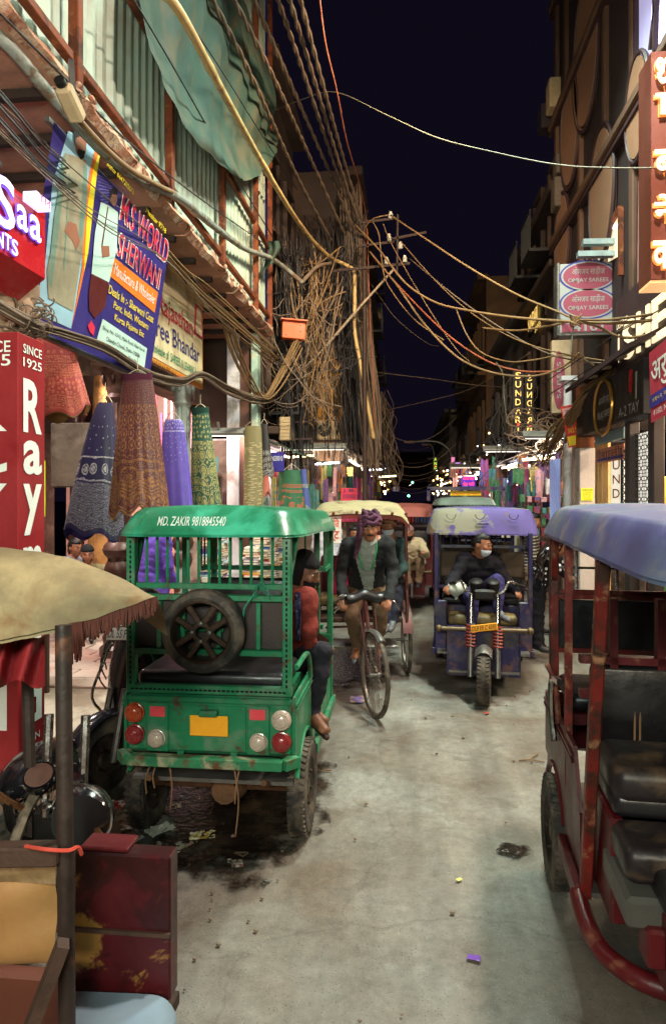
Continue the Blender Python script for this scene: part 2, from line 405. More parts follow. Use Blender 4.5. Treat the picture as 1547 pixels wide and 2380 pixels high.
def blob(name, cx, cy, rx, ry, z, M, seed, label, cat, hump=.01):
    mb = MB()
    def f(u, v):
        a = 2 * math.pi * u
        rr = v * (1 + .28 * noise.noise(V((math.cos(a) * 1.5, math.sin(a) * 1.5, seed))) + .14 * noise.noise(V((math.cos(a) * 4, math.sin(a) * 4, seed))))
        x, y = cx + rx * rr * math.cos(a), cy + ry * rr * math.sin(a)
        return V((x, y, z + hump * (1 - v) ** .5 * (1 + .9 * noise.noise(V((x * 14, y * 14, seed)))) + .002 - .012 * (v > .999)))
    mb.grid(f, 40, 14); return O(name, mb, M, label=label, cat=cat)
blob('puddle', -1.0, 4.15, .6, .95, .012, m_wet, 3, 'glistening black sludge on the road under the green vehicle', 'puddle', .016)
blob('puddle', -1.12, 7.6, .9, 1.6, .012, m_wet, 9, 'wet dark patch on the road between green vehicle and cycle rickshaw', 'puddle', .012)
blob('stain', PG(1195, 1978).x, PG(1195, 1978).y, .10, .07, .008, m_wet, 21, 'small dark tar blotch on the road beside the red vehicle', 'stain', .006)
# ------------------------------------------------------------------ near building on the left: colonnade, stone ledge, tin wall
m_stone = mat('pink sandstone slab', (170, 120, 98), .75, v=.3, s=3, b=.3, bs=45, c2=(120, 84, 70), k=.55, s2=2.2, soft=.12)
m_brk = mat('crumbled plaster and brick', (178, 120, 92), .9, v=.45, s=9, b=.9, bs=55, c2=(206, 176, 150), k=.52, s2=7, c3=(92, 60, 46), k3=.6, s3=12)
m_beam = mat('sooty iron joist', (52, 38, 32), .7, .3, v=.4, s=6)
m_tin = mat('pale green corrugated tin', (164, 182, 164), .5, .0, v=.16, s=1.5, b=.08, bs=30, c2=(176, 178, 160), k=.56, s2=.9, soft=.2, c3=(136, 112, 88), k3=.68, s3=2.5)
m_rust = mat('rusted steel section', (122, 62, 36), .75, .35, v=.35, s=7, b=.3, bs=60, c2=(78, 40, 26), k=.55, s2=6, c3=(150, 92, 58), k3=.62, s3=11)
m_plas = mat('old grey-brown plaster', (120, 104, 92), .85, v=.35, s=1.8, b=.4, bs=30, c2=(78, 64, 56), k=.54, s2=1.4, soft=.12, c3=(160, 146, 132), k3=.64, s3=3)
m_dark = mat('dark shop interior paint', (62, 52, 50), .8, v=.35, s=2)
m_iron = mat('brown painted cast iron', (74, 46, 38), .38, .2, v=.3, s=6, b=.15, bs=40, c2=(104, 78, 66), k=.6, s2=5)
m_white = mat('flaking whitewash', (206, 202, 206), .7, v=.2, s=3, b=.25, bs=40, c2=(150, 140, 134), k=.6, s2=3)
m_trim = mat('brown painted post', (96, 62, 50), .55, v=.35, s=4, b=.2, c2=(70, 84, 78), k=.62, s2=4)
m_celad = mat('mint painted post', (160, 186, 170), .5, v=.25, s=4, b=.2, c2=(180, 168, 140), k=.55, s2=4)
XL = -2.0
m_steel = mat('grey scratched steel', (120, 116, 112), .45, .8, v=.35, s=8)
shop = T('arcade_building', 'old arcade building with stone ledge and pale green tin wall above', 'building', (XL, 2.2, 0))
def L0(mb, name, M, par=shop, **kw):
    o = O(name, mb, M, par, **kw)
    if par is shop: o.location = (-XL, -2.2, 0)
    return o
# ledge: stone slabs laid over joists
Ys = [2.1, 2.7, 3.25, 3.81, 4.30, 4.80, 5.45, 6.08, 6.67, 7.26, 7.85, 8.42, 9.0, 9.55, 10.05]
for i in range(len(Ys) - 1):
    a, b_ = Ys[i], Ys[i + 1]; n = 6; mb = MB()
    dz = rnd.uniform(-.012, .012)
    def ed(y, k_): return XL + .05 * noise.noise(V((y * 3.1, k_ * 7.0, 2))) + .03 * noise.noise(V((y * 11, k_, 5)))
    # body with a ragged front lip, underside flat
    ys = [a + .004 + (b_ - a - .008) * t / n for t in range(n + 1)]
    vs = []; fs = []
    for t, y in enumerate(ys):
        lip = .12 + .05 * noise.noise(V((y * 5, 9, 1)))
        vs += [V((-4.2, y, 4.26 + dz)), V((ed(y, 1) - .02, y, 4.26 + dz + .006 * noise.noise(V((y * 9, 0, 0))))), V((ed(y, 2) + .03, y, 4.26 + lip * .45)), V((ed(y, 3), y, 4.26 + lip)), V((XL - .25, y, 4.41)), V((-4.2, y, 4.41))]
    for t in range(n):
        for q in range(5): fs.append((t * 6 + q, (t + 1) * 6 + q, (t + 1) * 6 + q + 1, t * 6 + q + 1))
    fs.append((5, 4, 3, 2, 1, 0)); fs.append(tuple(n * 6 + q for q in range(6)))
    mb.add(vs, fs); mb.mi = [0 if (q % 5) == 0 and q < n * 5 else 1 for q in range(len(fs))]
    L0(mb, 'stone_slab', [m_stone, m_brk])
    mb = MB(); mb.box((-3.12, a, 4.232), (2.02, .06, .055), b=.006); L0(mb, 'joist', m_beam)
# lumps of broken masonry along the lip
for i in range(40):
    y = 2.3 + 7.7 * rnd.random(); s_ = rnd.uniform(.015, .05); mb = MB()
    mb.box((0, 0, 0), (s_ * rnd.uniform(.6, 1.2), s_ * rnd.uniform(.8, 1.8), s_ * rnd.uniform(.5, 1)), Matrix.Rotation(rnd.random() * 3, 3, V((rnd.random(), rnd.random(), 1)).normalized()), b=.012)
    L0(mb, 'rubble_piece', m_brk).location = (.01 + rnd.uniform(-.06, .03), y - 2.2, 4.36 + rnd.uniform(-.05, .04))
# corrugated sheets
def tin(y0, y1, z0, z1, x):
    mb = MB(); n = int((y1 - y0) / .0375)
    prof = []
    for i in range(n + 1):
        ph = i % 4; prof.append((y0 + i * .0375, x + (.022 if ph in (1, 2) else 0)))
    nz = 10; vs = []; fs = []
    for j in range(nz + 1):
        z = z0 + (z1 - z0) * j / nz
        for (y, xx) in prof: vs.append(V((xx + .014 * noise.noise(V((y * .7, z * .9, x))), y, z)))
    w = len(prof)
    for j in range(nz):
        for i in range(w - 1): fs.append((j * w + i, j * w + i + 1, (j + 1) * w + i + 1, (j + 1) * w + i))
    mb.add(vs, fs); return mb
for i in range(9):
    y0 = 2.0 + i * .92
    L0(tin(y0, y0 + .94, 4.40, 6.36 + (.02 if i % 2 else 0), XL - .16 + .006 * (i % 2)), 'corrugated_sheet', m_tin, sharp=20)
    L0(tin(y0 - .1, y0 + .83, 6.30, 9.4, XL - .135 + .006 * (i % 2)), 'corrugated_sheet', m_tin, sharp=20)
for y in (2.36, 4.06, 5.76, 7.46, 9.16, 10.14):
    mb = MB(); mb.bar((XL - .05, y, 4.3), (XL - .05, y, 9.5), .07, .07, b=.006); L0(mb, 'post', m_rust)
for z in (4.58, 5.62, 6.7, 7.8):
    mb = MB(); mb.bar((XL - .07, 2.0, z), (XL - .07, 10.2, z), .06, .06, b=.006); L0(mb, 'rail', m_rust)
m_bluetrim = mat('blue painted edge strip', (52, 56, 150), .5)
mb = MB(); mb.bar((XL - .12, 10.22, 4.3), (XL - .12, 10.22, 9.5), .05, .05); L0(mb, 'edge_strip', m_bluetrim)
# walls of the arcade
mb = MB(); mb.box((-3.7, 2.2, 6.8), (.25, .3, 5.0)); L0(mb, 'wall', m_plas)
mb = MB(); mb.box((-5.9, 6, 2.2), (.2, 9.5, 4.1)); L0(mb, 'wall', m_plas)
mb = MB(); mb.box((-4.3, 12.4, 2.1), (3.4, .2, 4.2)); L0(mb, 'wall', m_dark)
mb = MB(); mb.box((-3.35, 4.4, 3.65), (.3, 4.5, 1.1)); L0(mb, 'lintel', m_plas)
mb = MB(); mb.box((-3.35, 8.7, 3.75), (.3, 4.0, .9)); L0(mb, 'lintel', m_plas)
# cast-iron columns of the colonnade, fluted, each on a turned base
def column(x, y, label, r=.105, top=3.3, M=m_iron, mt=None):
    t = T('iron_column', label, 'column', (x, y, .05), group='columns of the arcade')
    mb = MB(); mb.lathe([(r * 1.7, 0), (r * 1.7, .12), (r * 1.35, .16), (r * 1.45, .24), (r * 1.2, .3), (r * 1.12, .34)], 18); O('base', mb, M, t)
    mb = MB(); n = 24; vs = []; hs = [.33, .9, 1.5, 2.1, top]
    for h in hs:
        for j in range(n): a = 2 * math.pi * j / n; rr = r * (1.0 - .05 * h / top) * (1 if j % 2 else .88); vs.append((rr * math.cos(a), rr * math.sin(a), h))
    mb.add(vs, [(i * n + j, i * n + (j + 1) % n, (i + 1) * n + (j + 1) % n, (i + 1) * n + j) for i in range(len(hs) - 1) for j in range(n)]); O('shaft', mb, mt or M, t, sharp=25)
    for (z0, k_) in ((1.0, 1.3), (1.22, 1.45)):
        mb = MB(); mb.lathe([(r * 1.02, z0 - .09), (r * k_ * .9, z0 - .05), (r * k_, z0), (r * k_ * .9, z0 + .05), (r * 1.02, z0 + .09)], 18); O('collar', mb, M, t)
    mb = MB(); mb.lathe([(r, top - .42), (r * 1.2, top - .38), (r * 1.0, top - .33), (r * 1.5, top - .1), (r * 1.9, top), (r * 1.9, top + .06)], 18); O('capital', mb, mt or M, t)
    for q in range(8):
        a = q * math.pi / 4; mb = MB(); mb.ell((r * 1.32 * math.cos(a), r * 1.32 * math.sin(a), top - .17), (.035, .035, .07), nu=8, nv=5); O('leaf_ornament', mb, mt or M, t)
    return t
c1 = P(277, 1400, 7.4); c2_ = P(425, 1300, 8.6)
m_irong = mat('grey-green painted iron', (150, 160, 152), .5, .2, v=.3, s=6, c2=(92, 84, 76), k=.56, s2=5)
column(c1.x, c1.y, 'brown fluted iron column behind the parked scooter', .125)
column(c2_.x, c2_.y, 'iron column with pale fluted shaft behind the brown embroidered skirt', .1, 3.4, m_iron, m_irong)
p = P(240, 1300, 9.6); column(p.x - .6, p.y + .4, 'dim iron column deep in the arcade', .11)
# pilaster at the far corner of the arcade
t = T('corner_pillar', 'white and brown corner pillar at the far end of the stone ledge', 'pillar', (-2.45, 9.7, 0))
for nm, x0, x1, M, dy in (('white_face', 527, 556, m_white, 0), ('brown_post', 557, 581, m_trim, .03), ('mint_post', 583, 599, m_celad, -.05)):
    a = P(x0, 1200, 9.7 + dy); b_ = P(x1, 1200, 9.7 + dy); mb = MB()
    mb.box(((a.x + b_.x) / 2 + 2.45, dy + .1, 2.12), (b_.x - a.x, .2, 4.25), b=.01); O(nm, mb, M, t)
# tarpaulin hung over the tin wall
m_tarp = mat('weathered green tarpaulin', (44, 70, 60), .8, v=.45, s=3.5, b=.35, bs=25, c2=(66, 82, 68), k=.55, s2=1.6, soft=.14, c3=(96, 80, 56), k3=.62, s3=2.8)
def tarp(u, v):
    # u along the street, v downwards
    y = 4.95 + 4.5 * u
    zt = 7.9
    zb = [5.05, 4.98, 5.02, 5.12, 5.3, 5.55, 5.9, 6.4, 7.0][min(8, int(u * 8))]
    k_ = u * 8 - int(u * 8); zb2 = [5.05, 4.98, 5.02, 5.12, 5.3, 5.55, 5.9, 6.4, 7.0, 7.1][min(9, int(u * 8) + 1)]
    zb = zb + (zb2 - zb) * k_
    z = zt + (zb - zt) * v
    fold = .022 * math.sin(u * 34 + v * 3) * (.4 + .6 * math.sin(math.pi * v)) + .012 * math.sin(u * 71 + v * 5) + .03 * math.sin(u * 13 - v * 5 + 1) * v
    sag = .16 * math.sin(math.pi * v) ** 2 + .14 * max(0, v - .82) / .18
    drift = -.25 * v * (1 - u)
    return V((XL + .03 + sag + fold + .02 * noise.noise(V((y * 4, z * 4, 0))), y + drift + .9 * v * u * .25, z))
mb = MB(); mb.grid(tarp, 70, 60); O('tarpaulin', mb, m_tarp, label='faded green tarpaulin draped over the tin wall', cat='tarpaulin', sharp=180)
# ------------------------------------------------------------------ signs and banners on the left
class Plane:
    """a flat sign in the street: o + a u + b w; at(x, y) is where a plate point meets it"""
    def __init__(s, o, u, w): s.o, s.u, s.w = V(o), V(u).normalized(), V(w).normalized(); s.n = s.u.cross(s.w).normalized()
    def at(s, x, y):
        d = ray(x, y); c = V((0, 0, CAMZ)); t = (s.o - c).dot(s.n) / d.dot(s.n); q = c + d * t - s.o
        return q.dot(s.u), q.dot(s.w), t
    def p(s, a, b, l=0): return s.o + s.u * a + s.w * b + s.n * l
    def line(s, tx, xl, yl, xr, yr, hpx, M, par, lift=.006, **kw):
        a0, b0, t0 = s.at(xl, yl); a1, b1, t1 = s.at(xr, yr); h = hpx * (t0 + t1) / 2 / FPX; b = (b0 + b1) / 2
        return letters(tx, s.o, s.u, s.w, (min(a0, a1), b - h / 2, max(a0, a1), b + h / 2), M, par, lift=lift, **kw)
    def poly(s, pts, M, par, lift=.003, name='print', raw=False):
        q = [(a, b) for a, b in pts] if raw else [s.at(x, y)[:2] for x, y in pts]
        mb = MB(); mb.add([s.p(a, b, lift) for a, b in q], [tuple(range(len(q)))]); 
        return O(name, mb, M, par)
    def board(s, a0, b0, a1, b1, th, M, par, name='board', bev=.008, lift=0.0):
        mb = MB(); rot = Matrix((s.u, s.w, s.n)).transposed(); mb.box(s.p((a0 + a1) / 2, (b0 + b1) / 2, lift - th / 2), (a1 - a0, b1 - b0, th), rot, b=bev); return O(name, mb, M, par)
def flat(n, c, r=.55, **kw): return mat(n, c, r, v=kw.pop('v', .12), s=6, b=.05, **kw)
m_sred = flat('glossy red sign sheet', (176, 30, 38), .25, coat=.3); m_swhite = flat('printed white', (222, 224, 216)); m_navy = flat('printed navy', (44, 36, 96)); m_yel = flat('printed yellow', (236, 206, 40)); m_org = flat('printed orange', (232, 116, 34))
m_pinkr = flat('printed crimson', (206, 44, 72)); m_blk2 = flat('printed black', (26, 22, 26)); m_cream = flat('printed kurta cream', (150, 140, 116), v=.35); m_skin2 = flat('printed skin tone', (150, 96, 74)); m_maroon = flat('printed maroon', (84, 22, 22)); m_lblue = flat('printed pale blue', (150, 184, 200)); m_hair2 = flat('printed hair', (24, 18, 20)); m_mint = flat('printed mint', (186, 212, 200)); m_sage = flat('printed sage', (112, 136, 120), v=.3)
g_white = glow('lit white acrylic letters', (246, 240, 255), 1.1); g_viol = glow('violet letter halo', (120, 70, 235), .55)
# red lit fascia
pl = Plane((-2.04, 3.0, 3.0), (0, 1, 0), (0, 0, 1))
t = T('shop_fascia', 'glossy red shop sign with lit white letters under the ledge', 'sign', (0, 0, 0))
mb = MB(); y0, y1 = 2.2, 3.68
mb.add([(-2.04, y0, 3.1), (-2.04, y1, 3.1), (-2.04, y1, 3.47), (-2.1, y0, 3.56), (-2.5, y0, 3.0), (-2.5, y1, 3.0), (-2.5, y1, 3.5), (-2.5, y0, 3.58), (-2.2, y0, 2.98), (-2.2, y1, 2.98)],
       [(0, 1, 2, 3), (8, 9, 1, 0), (4, 5, 9, 8), (3, 2, 6, 7), (1, 9, 5, 6, 2)]); O('case', mb, m_sred, t)
for (tx, x0, y0_, x1, y1_, h) in (('S', -22, 462, 28, 478, 118), ('a', 32, 505, 58, 508, 56), ('a', 62, 529, 89, 532, 56), ('N', -16, 553, 1, 556, 36), ('T', 4, 562, 19, 564, 36), ('S', 20, 574, 35, 577, 36)):
    pl.line(tx, x0 - 1.5, y0_, x1 + 1.5, y1_, h + 5, g_viol, t, lift=.012, off=.045, name='letter_halo'); pl.line(tx, x0, y0_, x1, y1_, h, g_white, t, lift=.02, off=.012, name='lit_letter')
mb = MB(); a, b_, _ = pl.at(67, 470); mb.box(pl.p(a, b_, .05), (.08, .15, .055), b=.004); bx = O('lit_box', mb, glow('lit violet box', (226, 210, 255), 1.2), t)
letters('TM', pl.o, pl.u, pl.w, (a - .055, b_ - .02, a + .055, b_ + .02), m_pinkr, t, lift=.094, name='lettering')
# boxed red column sign
t = T('column_sign', 'tall boxed red column sign with white letters, SINCE 1925 at its top', 'sign', (0, 0, 0))
mb = MB(); mb.box((-2.28, 3.44, 1.58), (.6, .26, 2.26), b=.006); O('case', mb, mat('sun-faded red vinyl', (150, 38, 42), .45, v=.25, s=3, c2=(120, 24, 28), k=.55, s2=1.5, soft=.2), t)
plr = Plane((-1.98, 3.31, 0), (0, 1, 0), (0, 0, 1)); plf = Plane((-2.58, 3.31, 0), (1, 0, 0), (0, 0, 1))
for q, (wd, z) in enumerate((('SINCE', 2.635), ('1925', 2.565))):
    letters(wd, plr.o, plr.u, plr.w, (.04, z - .024, .22, z + .024), m_swhite, t, off=.01); letters(wd, plf.o, plf.u, plf.w, (.34, z - .03, .56, z + .03), m_swhite, t, off=.01)
def serif(ch, P_, a0, b0, a1, b1):
    letters(ch, P_.o, P_.u, P_.w, (a0, b0, a1, b1), m_swhite, t, off=.028, name='letter')
zs = [(2.2, 2.48, 'R'), (1.98, 2.16, 'a'), (1.66, 1.93, 'y'), (1.42, 1.60, 'm'), (1.18, 1.36, 'o'), (.98, 1.14, 'n'), (.66, .92, 'd')]
for (z0, z1, ch) in zs: serif(ch, plr, .04, z0, .22, z1); serif(ch, plf, .18, z0, .54, z1)
letters('JAIN', plr.o, plr.u, plr.w, (.06, .55, .2, .6), m_swhite, t); letters('TEXTILES', plr.o, plr.u, plr.w, (.02, .48, .24, .53), m_swhite, t)
mb = MB()
for q in (-2.5, -2.06): mb.bar((q, 3.44, .02), (q, 3.44, .46), .06, .06)
mb.bar((-2.1, 3.62, 0), (-2.1, 3.62, 2.7), .07, .05); O('stand', mb, m_plas, t)
# lorry-cloth banner, leaning inwards at the bottom
wv = V((.20, 0, 1.28)).normalized(); pb = Plane((-2.28, 3.9, 2.92), (0, 1, 0), wv)
t = T('hanging_banner', 'navy menswear banner with two printed men in long coats, hung under the ledge', 'banner', (0, 0, 0))
def bl(u, v):
    a = -.02 + 2.0 * u; b = -.02 + 1.22 * v
    return pb.p(a, b + .03 * (1 - v) * math.sin(math.pi * u) * 0, .012 * math.sin(9 * u + 2 * v) * (1 - v) * 0 - .001)
mb = MB(); mb.grid(bl, 20, 14); O('cloth', mb, flat('navy vinyl cloth', (48, 38, 104), .42, c2=(60, 50, 120), k=.5, s2=3, soft=.2), t, sharp=180)
W = lambda *pts: [(x * .33796, 290.45 + y * .33796) for x, y in pts]     # from the detail plate
pb.poly(W((470, 40), (705, 165), (600, 470), (575, 900), (490, 1400), (230, 1285), (310, 950), (360, 400)), m_lblue, t, .002, 'print_ground')
pb.poly(W((690, 160), (655, 420), (605, 880), (575, 1020), (600, 560), (640, 300)), m_yel, t, .004, 'print_stripe'); pb.poly(W((655, 150), (690, 160), (640, 300), (600, 560), (575, 1020), (490, 1395), (560, 1000), (580, 560), (615, 320)), m_org, t, .0045, 'print_stripe')
pb.poly(W((440, 190), (590, 240), (600, 480), (570, 800), (500, 1280), (330, 1190), (320, 1000), (420, 470)), m_cream, t, .006, 'printed_coat'); pb.poly(W((430, 215), (450, 190), (420, 560), (350, 1130), (325, 1060), (370, 620)), m_sage, t, .0065, 'printed_sleeve')
pb.poly(W((570, 250), (595, 300), (585, 560), (560, 780), (535, 760), (560, 500)), m_sage, t, .0066, 'printed_sleeve')
pb.poly(W((505, 70), (560, 50), (592, 100), (585, 190), (550, 235), (515, 180)), m_skin2, t, .007, 'printed_face'); pb.poly(W((500, 40), (560, 25), (595, 60), (590, 95), (555, 70), (515, 90), (505, 150)), m_hair2, t, .008, 'printed_hair'); pb.poly(W((530, 160), (578, 180), (572, 225), (550, 238), (525, 195)), m_hair2, t, .008, 'printed_beard')
pb.poly(W((460, 660), (520, 680), (545, 800), (520, 860), (490, 790), (440, 730)), m_skin2, t, .008, 'printed_hands'); pb.poly(W((470, 330), (478, 335), (440, 1000), (430, 1000)), m_sage, t, .0075, 'printed_fold')
pb.poly(W((690, 530), (760, 560), (808, 600), (800, 850), (740, 1110), (700, 1090), (625, 1040), (650, 740)), m_mint, t, .006, 'printed_jacket'); pb.poly(W((625, 1020), (745, 1080), (720, 1250), (650, 1330), (610, 1270), (608, 1150)), m_maroon, t, .0065, 'printed_trousers')
pb.poly(W((735, 560), (742, 562), (700, 840), (690, 840)), m_maroon, t, .0068, 'printed_piping')
pb.poly(W((600, 1380), (625, 1340), (650, 1390), (640, 1450), (615, 1420)), m_pinkr, t, .0065, 'printed_shoe'); pb.poly(W((755, 470), (800, 470), (802, 530), (780, 560), (755, 530)), m_skin2, t, .007, 'printed_face'); pb.poly(W((752, 440), (785, 430), (805, 460), (800, 480), (765, 475), (757, 510)), m_hair2, t, .008, 'printed_hair'); pb.poly(W((690, 830), (745, 830), (750, 900), (700, 910)), m_skin2, t, .008, 'printed_hands')
for k_ in range(9):
    a = 250 - k_ * 24; pb.poly(W((900, 470), (660 + k_ * 4, 330 + k_ * 26), (664 + k_ * 4, 340 + k_ * 26)), flat('printed ray lilac', (92, 84, 146)), t, .003, 'print_ray')
for (tx, xl, yl, xr, yr, h, M, of) in (('Azhar 8447205873', 735, 252, 915, 470, 34, m_yel, .0), ('Mazhar 9718', 1000, 592, 1140, 720, 34, m_yel, .0)):
    pb.line(tx, *W((xl, yl))[0], *W((xr, yr))[0], h * .338, M, t, off=of)
for (tx, xl, yl, xr, yr, h) in (('M.S WORLD', 832, 560, 1150, 880, 170), ('SHERWANI', 812, 810, 1095, 1065, 150)):
    pb.line(tx, *W((xl - 6, yl))[0], *W((xr + 4, yr))[0], h * .345, m_swhite, t, lift=.006, off=.014); pb.line(tx, *W((xl, yl))[0], *W((xr, yr))[0], h * .32, m_pinkr, t, lift=.008, off=.006)
pb.poly(W((770, 898), (1085, 1150), (1062, 1290), (745, 1030)), m_org, t, .004, 'print_panel'); pb.line('Manufacture & Wholesaler', *W((785, 975))[0], *W((1062, 1210))[0], 24, m_swhite, t, lift=.007)
for (tx, xl, yl, xr, yr) in (('Deals In :- Sherwani Coat', 748, 1110, 1050, 1350), ('Pant, Indo, Western', 780, 1225, 1015, 1400), ('Kurta Pajama Etc', 785, 1315, 985, 1455)): pb.line(tx, *W((xl, yl))[0], *W((xr, yr))[0], 18, m_yel, t, lift=.007, off=.006)
pb.poly(W((705, 1332), (1010, 1535), (985, 1712), (655, 1505)), m_mint, t, .004, 'print_panel')
for (tx, xl, yl, xr, yr) in (('Shop No. 1515, Main Road, Nayi Sarak', 706, 1375, 990, 1570), ('Chandni Chowk, Delhi-110006', 730, 1455, 955, 1600), ('Opp. Arun Vastra Bhandar', 735, 1515, 935, 1640)): pb.line(tx, *W((xl, yl))[0], *W((xr, yr))[0], 11, m_blk2, t, lift=.007)
mb = MB(); mb.bar(pb.p(-.05, -.04, 0), pb.p(2.0, -.04, 0), .04, .03, b=.004); mb.bar(pb.p(-.05, 1.2, -.03), pb.p(2.0, 1.2, -.03), .03, .03); O('batten', mb, m_steel, t)
# hand-painted cream board
pr2 = Plane((-2.42, 6.0, 3.0), (0, 1, 0), (0, 0, 1))
t = T('painted_board', 'cream hand-painted sari shop board with orange border behind the banner', 'sign', (0, 0, 0))
a0, b0, _ = pr2.at(340, 880); a1, b1, _ = pr2.at(472, 905); bt = pr2.at(472, 692)[1]
pr2.board(-.35, b1, a1, bt + .02, .04, flat('orange board edge', (204, 128, 44)), t); pr2.board(-.32, b1 + .05, a1 - .05, bt - .02, .042, flat('cream board paint', (206, 186, 146), c2=(176, 148, 112), k=.58, s2=4), t, 'cream_field', lift=.006)
for (tx, xl, yl, xr, yr, h, M) in (('Rajasthan', 366, 705, 446, 770, 58, m_pinkr), ('Shree Bhandar', 336, 742, 462, 825, 42, m_navy), ('Wholesale of  SAREES & LEHANGA', 345, 800, 455, 865, 20, flat('printed green', (30, 120, 84))), ('NAI SARAK DELHI-6', 345, 842, 408, 870, 18, m_blk2), ('9214003', 412, 878, 445, 892, 16, m_pinkr)): pr2.line(tx, xl, yl, xr, yr, h, M, t, lift=.012, off=.004)
pr2.poly([(452, 705), (466, 716), (470, 790), (449, 775)], m_pinkr, t, .012, 'painted_bottle'); pr2.poly([(455, 712), (464, 720), (467, 783), (452, 772)], flat('cream board paint', (206, 186, 146)), t, .015, 'painted_bottle')
# ------------------------------------------------------------------ garments hung along the shop front
def emb(name, base, thread, rows, base2=None, metal=.55, dens=1.0, med=None):
    """embroidered cloth: rows = [(v0, v1, cells round, cells down, dot size, ring)] in the cloth's own coordinates"""
    M = bpy.data.materials.new(name); M.use_nodes = True; nt = M.node_tree; b = nt.nodes['Principled BSDF']; L = nt.links.new
    uv = nd(nt, 'ShaderNodeTexCoord').outputs['UV']; sx = nd(nt, 'ShaderNodeSeparateXYZ'); L(uv, sx.inputs[0])
    fac = None
    def op(o, a, c=None, cl=False):
        n = nd(nt, 'ShaderNodeMath', operation=o, use_clamp=cl)
        for i, q in enumerate((a, c)):
            if q is None: continue
            if isinstance(q, (int, float)): n.inputs[i].default_value = q
            else: L(q, n.inputs[i])
        return n.outputs[0]
    for (v0, v1, cu, cv, ds, ring) in rows:
        mp = nd(nt, 'ShaderNodeMapping'); mp.inputs['Scale'].default_value = (cu, cv, 1); L(uv, mp.inputs[0])
        vo = nd(nt, 'ShaderNodeTexVoronoi', voronoi_dimensions='2D', Scale=1.0, Randomness=.25 if ring else .6); L(mp.outputs[0], vo.inputs['Vector'])
        d = vo.outputs['Distance']
        f = op('LESS_THAN', d, ds)
        if ring:
            f2 = op('LESS_THAN', op('ABSOLUTE', op('SUBTRACT', d, ring)), .05); f = op('MAXIMUM', f, f2)
        mask = op('MULTIPLY', op('GREATER_THAN', sx.outputs[1], v0), op('LESS_THAN', sx.outputs[1], v1))
        f = op('MULTIPLY', f, mask); fac = f if fac is None else op('MAXIMUM', fac, f)
        if v1 - v0 < .2:
            for e_ in (v0, v1):
                f = op('LESS_THAN', op('ABSOLUTE', op('SUBTRACT', sx.outputs[1], e_)), .006); fac = op('MAXIMUM', fac, f)
    no = nd(nt, 'ShaderNodeTexNoise', Scale=60.0, Detail=3.0); L(uv, no.inputs['Vector'])
    fac = op('MULTIPLY', fac, op('ADD', op('MULTIPLY', no.outputs['Fac'], 1.8), -.45), True)
    n2 = nd(nt, 'ShaderNodeTexNoise', Scale=9.0, Detail=4.0); L(uv, n2.inputs['Vector'])
    m0 = nd(nt, 'ShaderNodeMix', data_type='RGBA'); m0.inputs[6].default_value = (*lin(base), 1); m0.inputs[7].default_value = (*lin(base2 or tuple(int(x * .6) for x in base)), 1); L(n2.outputs['Fac'], m0.inputs[0])
    mx = nd(nt, 'ShaderNodeMix', data_type='RGBA'); L(m0.outputs[2], mx.inputs[6]); mx.inputs[7].default_value = (*lin(thread), 1); L(fac, mx.inputs[0]); L(mx.outputs[2], b.inputs['Base Color'])
    mm = op('MULTIPLY', fac, metal); L(mm, b.inputs['Metallic']); b.inputs['Roughness'].default_value = .5
    b.inputs['Sheen Weight'].default_value = .15
    bp = nd(nt, 'ShaderNodeBump', Strength=.5, Distance=.004); L(fac, bp.inputs['Height']); L(bp.outputs[0], b.inputs['Normal'])
    MATS[name] = M; return M
def skirt(label, xtl, xtr, yt, xbl, xbr, yb, Y, M, folds=7, name='hanging_skirt', cat='skirt', thick=.4, fold=.12, lining=None, waist=None, hook=True, power=1.15, slant=0.0, seed=0):
    a, b = P(xtl, yt, Y), P(xtr, yt, Y); c, d = P(xbl, yb, Y), P(xbr, yb, Y)
    t = T(name, label, cat, ((c.x + d.x) / 2, Y, c.z), group='garments hung along the shop fronts')
    B = V(t.location)
    def f(u, v, k=1.0):
        q = v ** power
        x0 = a.x + (c.x - a.x) * q; x1 = b.x + (d.x - b.x) * q; z = a.z + (c.z - a.z) * v
        ang = 2 * math.pi * u; ws = (x1 - x0) / 2
        ph = folds * ang + seed + 1.4 * math.sin(ang * 2 + seed) + .9 * v * math.sin(ang + seed); fl = 1 + fold * (.25 * v ** .5 + .75 * q) * (.55 * math.sin(ph) + .45 * (1 - 2 * abs(math.sin(ph / 2 + 1)))) + .04 * q * math.sin((folds * 2 + 1) * ang + 3 * v)
        return V(((x0 + x1) / 2 + ws * math.cos(ang) * fl * k, Y - ws * thick * math.sin(ang) * fl * k + slant * v, z + .03 * v ** 3 * math.sin(folds * ang + seed) + .03 * math.sin(2 * ang + seed * 1.7) * v ** 2)) - B
    mb = MB(); mb.grid(lambda u, v: f(u, v), folds * 14, 40); O('cloth', mb, M, t, sharp=180)
    if lining:
        mb = MB(); mb.grid(lambda u, v: f(1 - u, .9 + .115 * v, .97), folds * 10, 5); O('lining', mb, lining, t, sharp=180)
    if waist:
        mb = MB(); mb.grid(lambda u, v: f(u, .0, 1.03) + V((0, 0, .035 - .075 * v + .006 * math.sin(5 * 2 * math.pi * u))), 40, 3); O('waistband', mb, waist, t, sharp=180)
    if hook:
        mid = (a + b) / 2 - B; mb = MB(); mb.tube(spl([(a - B), mid + V((0, 0, .07)), (b - B)]), .004, 5); mb.tube([mid + V((0, 0, .07)), mid + V((.0, 0, .16))], .003, 5); O('hanger_cord', mb, m_strapw, t)
    return t
m_strapw = mat('pale cord', (190, 176, 150), .8)
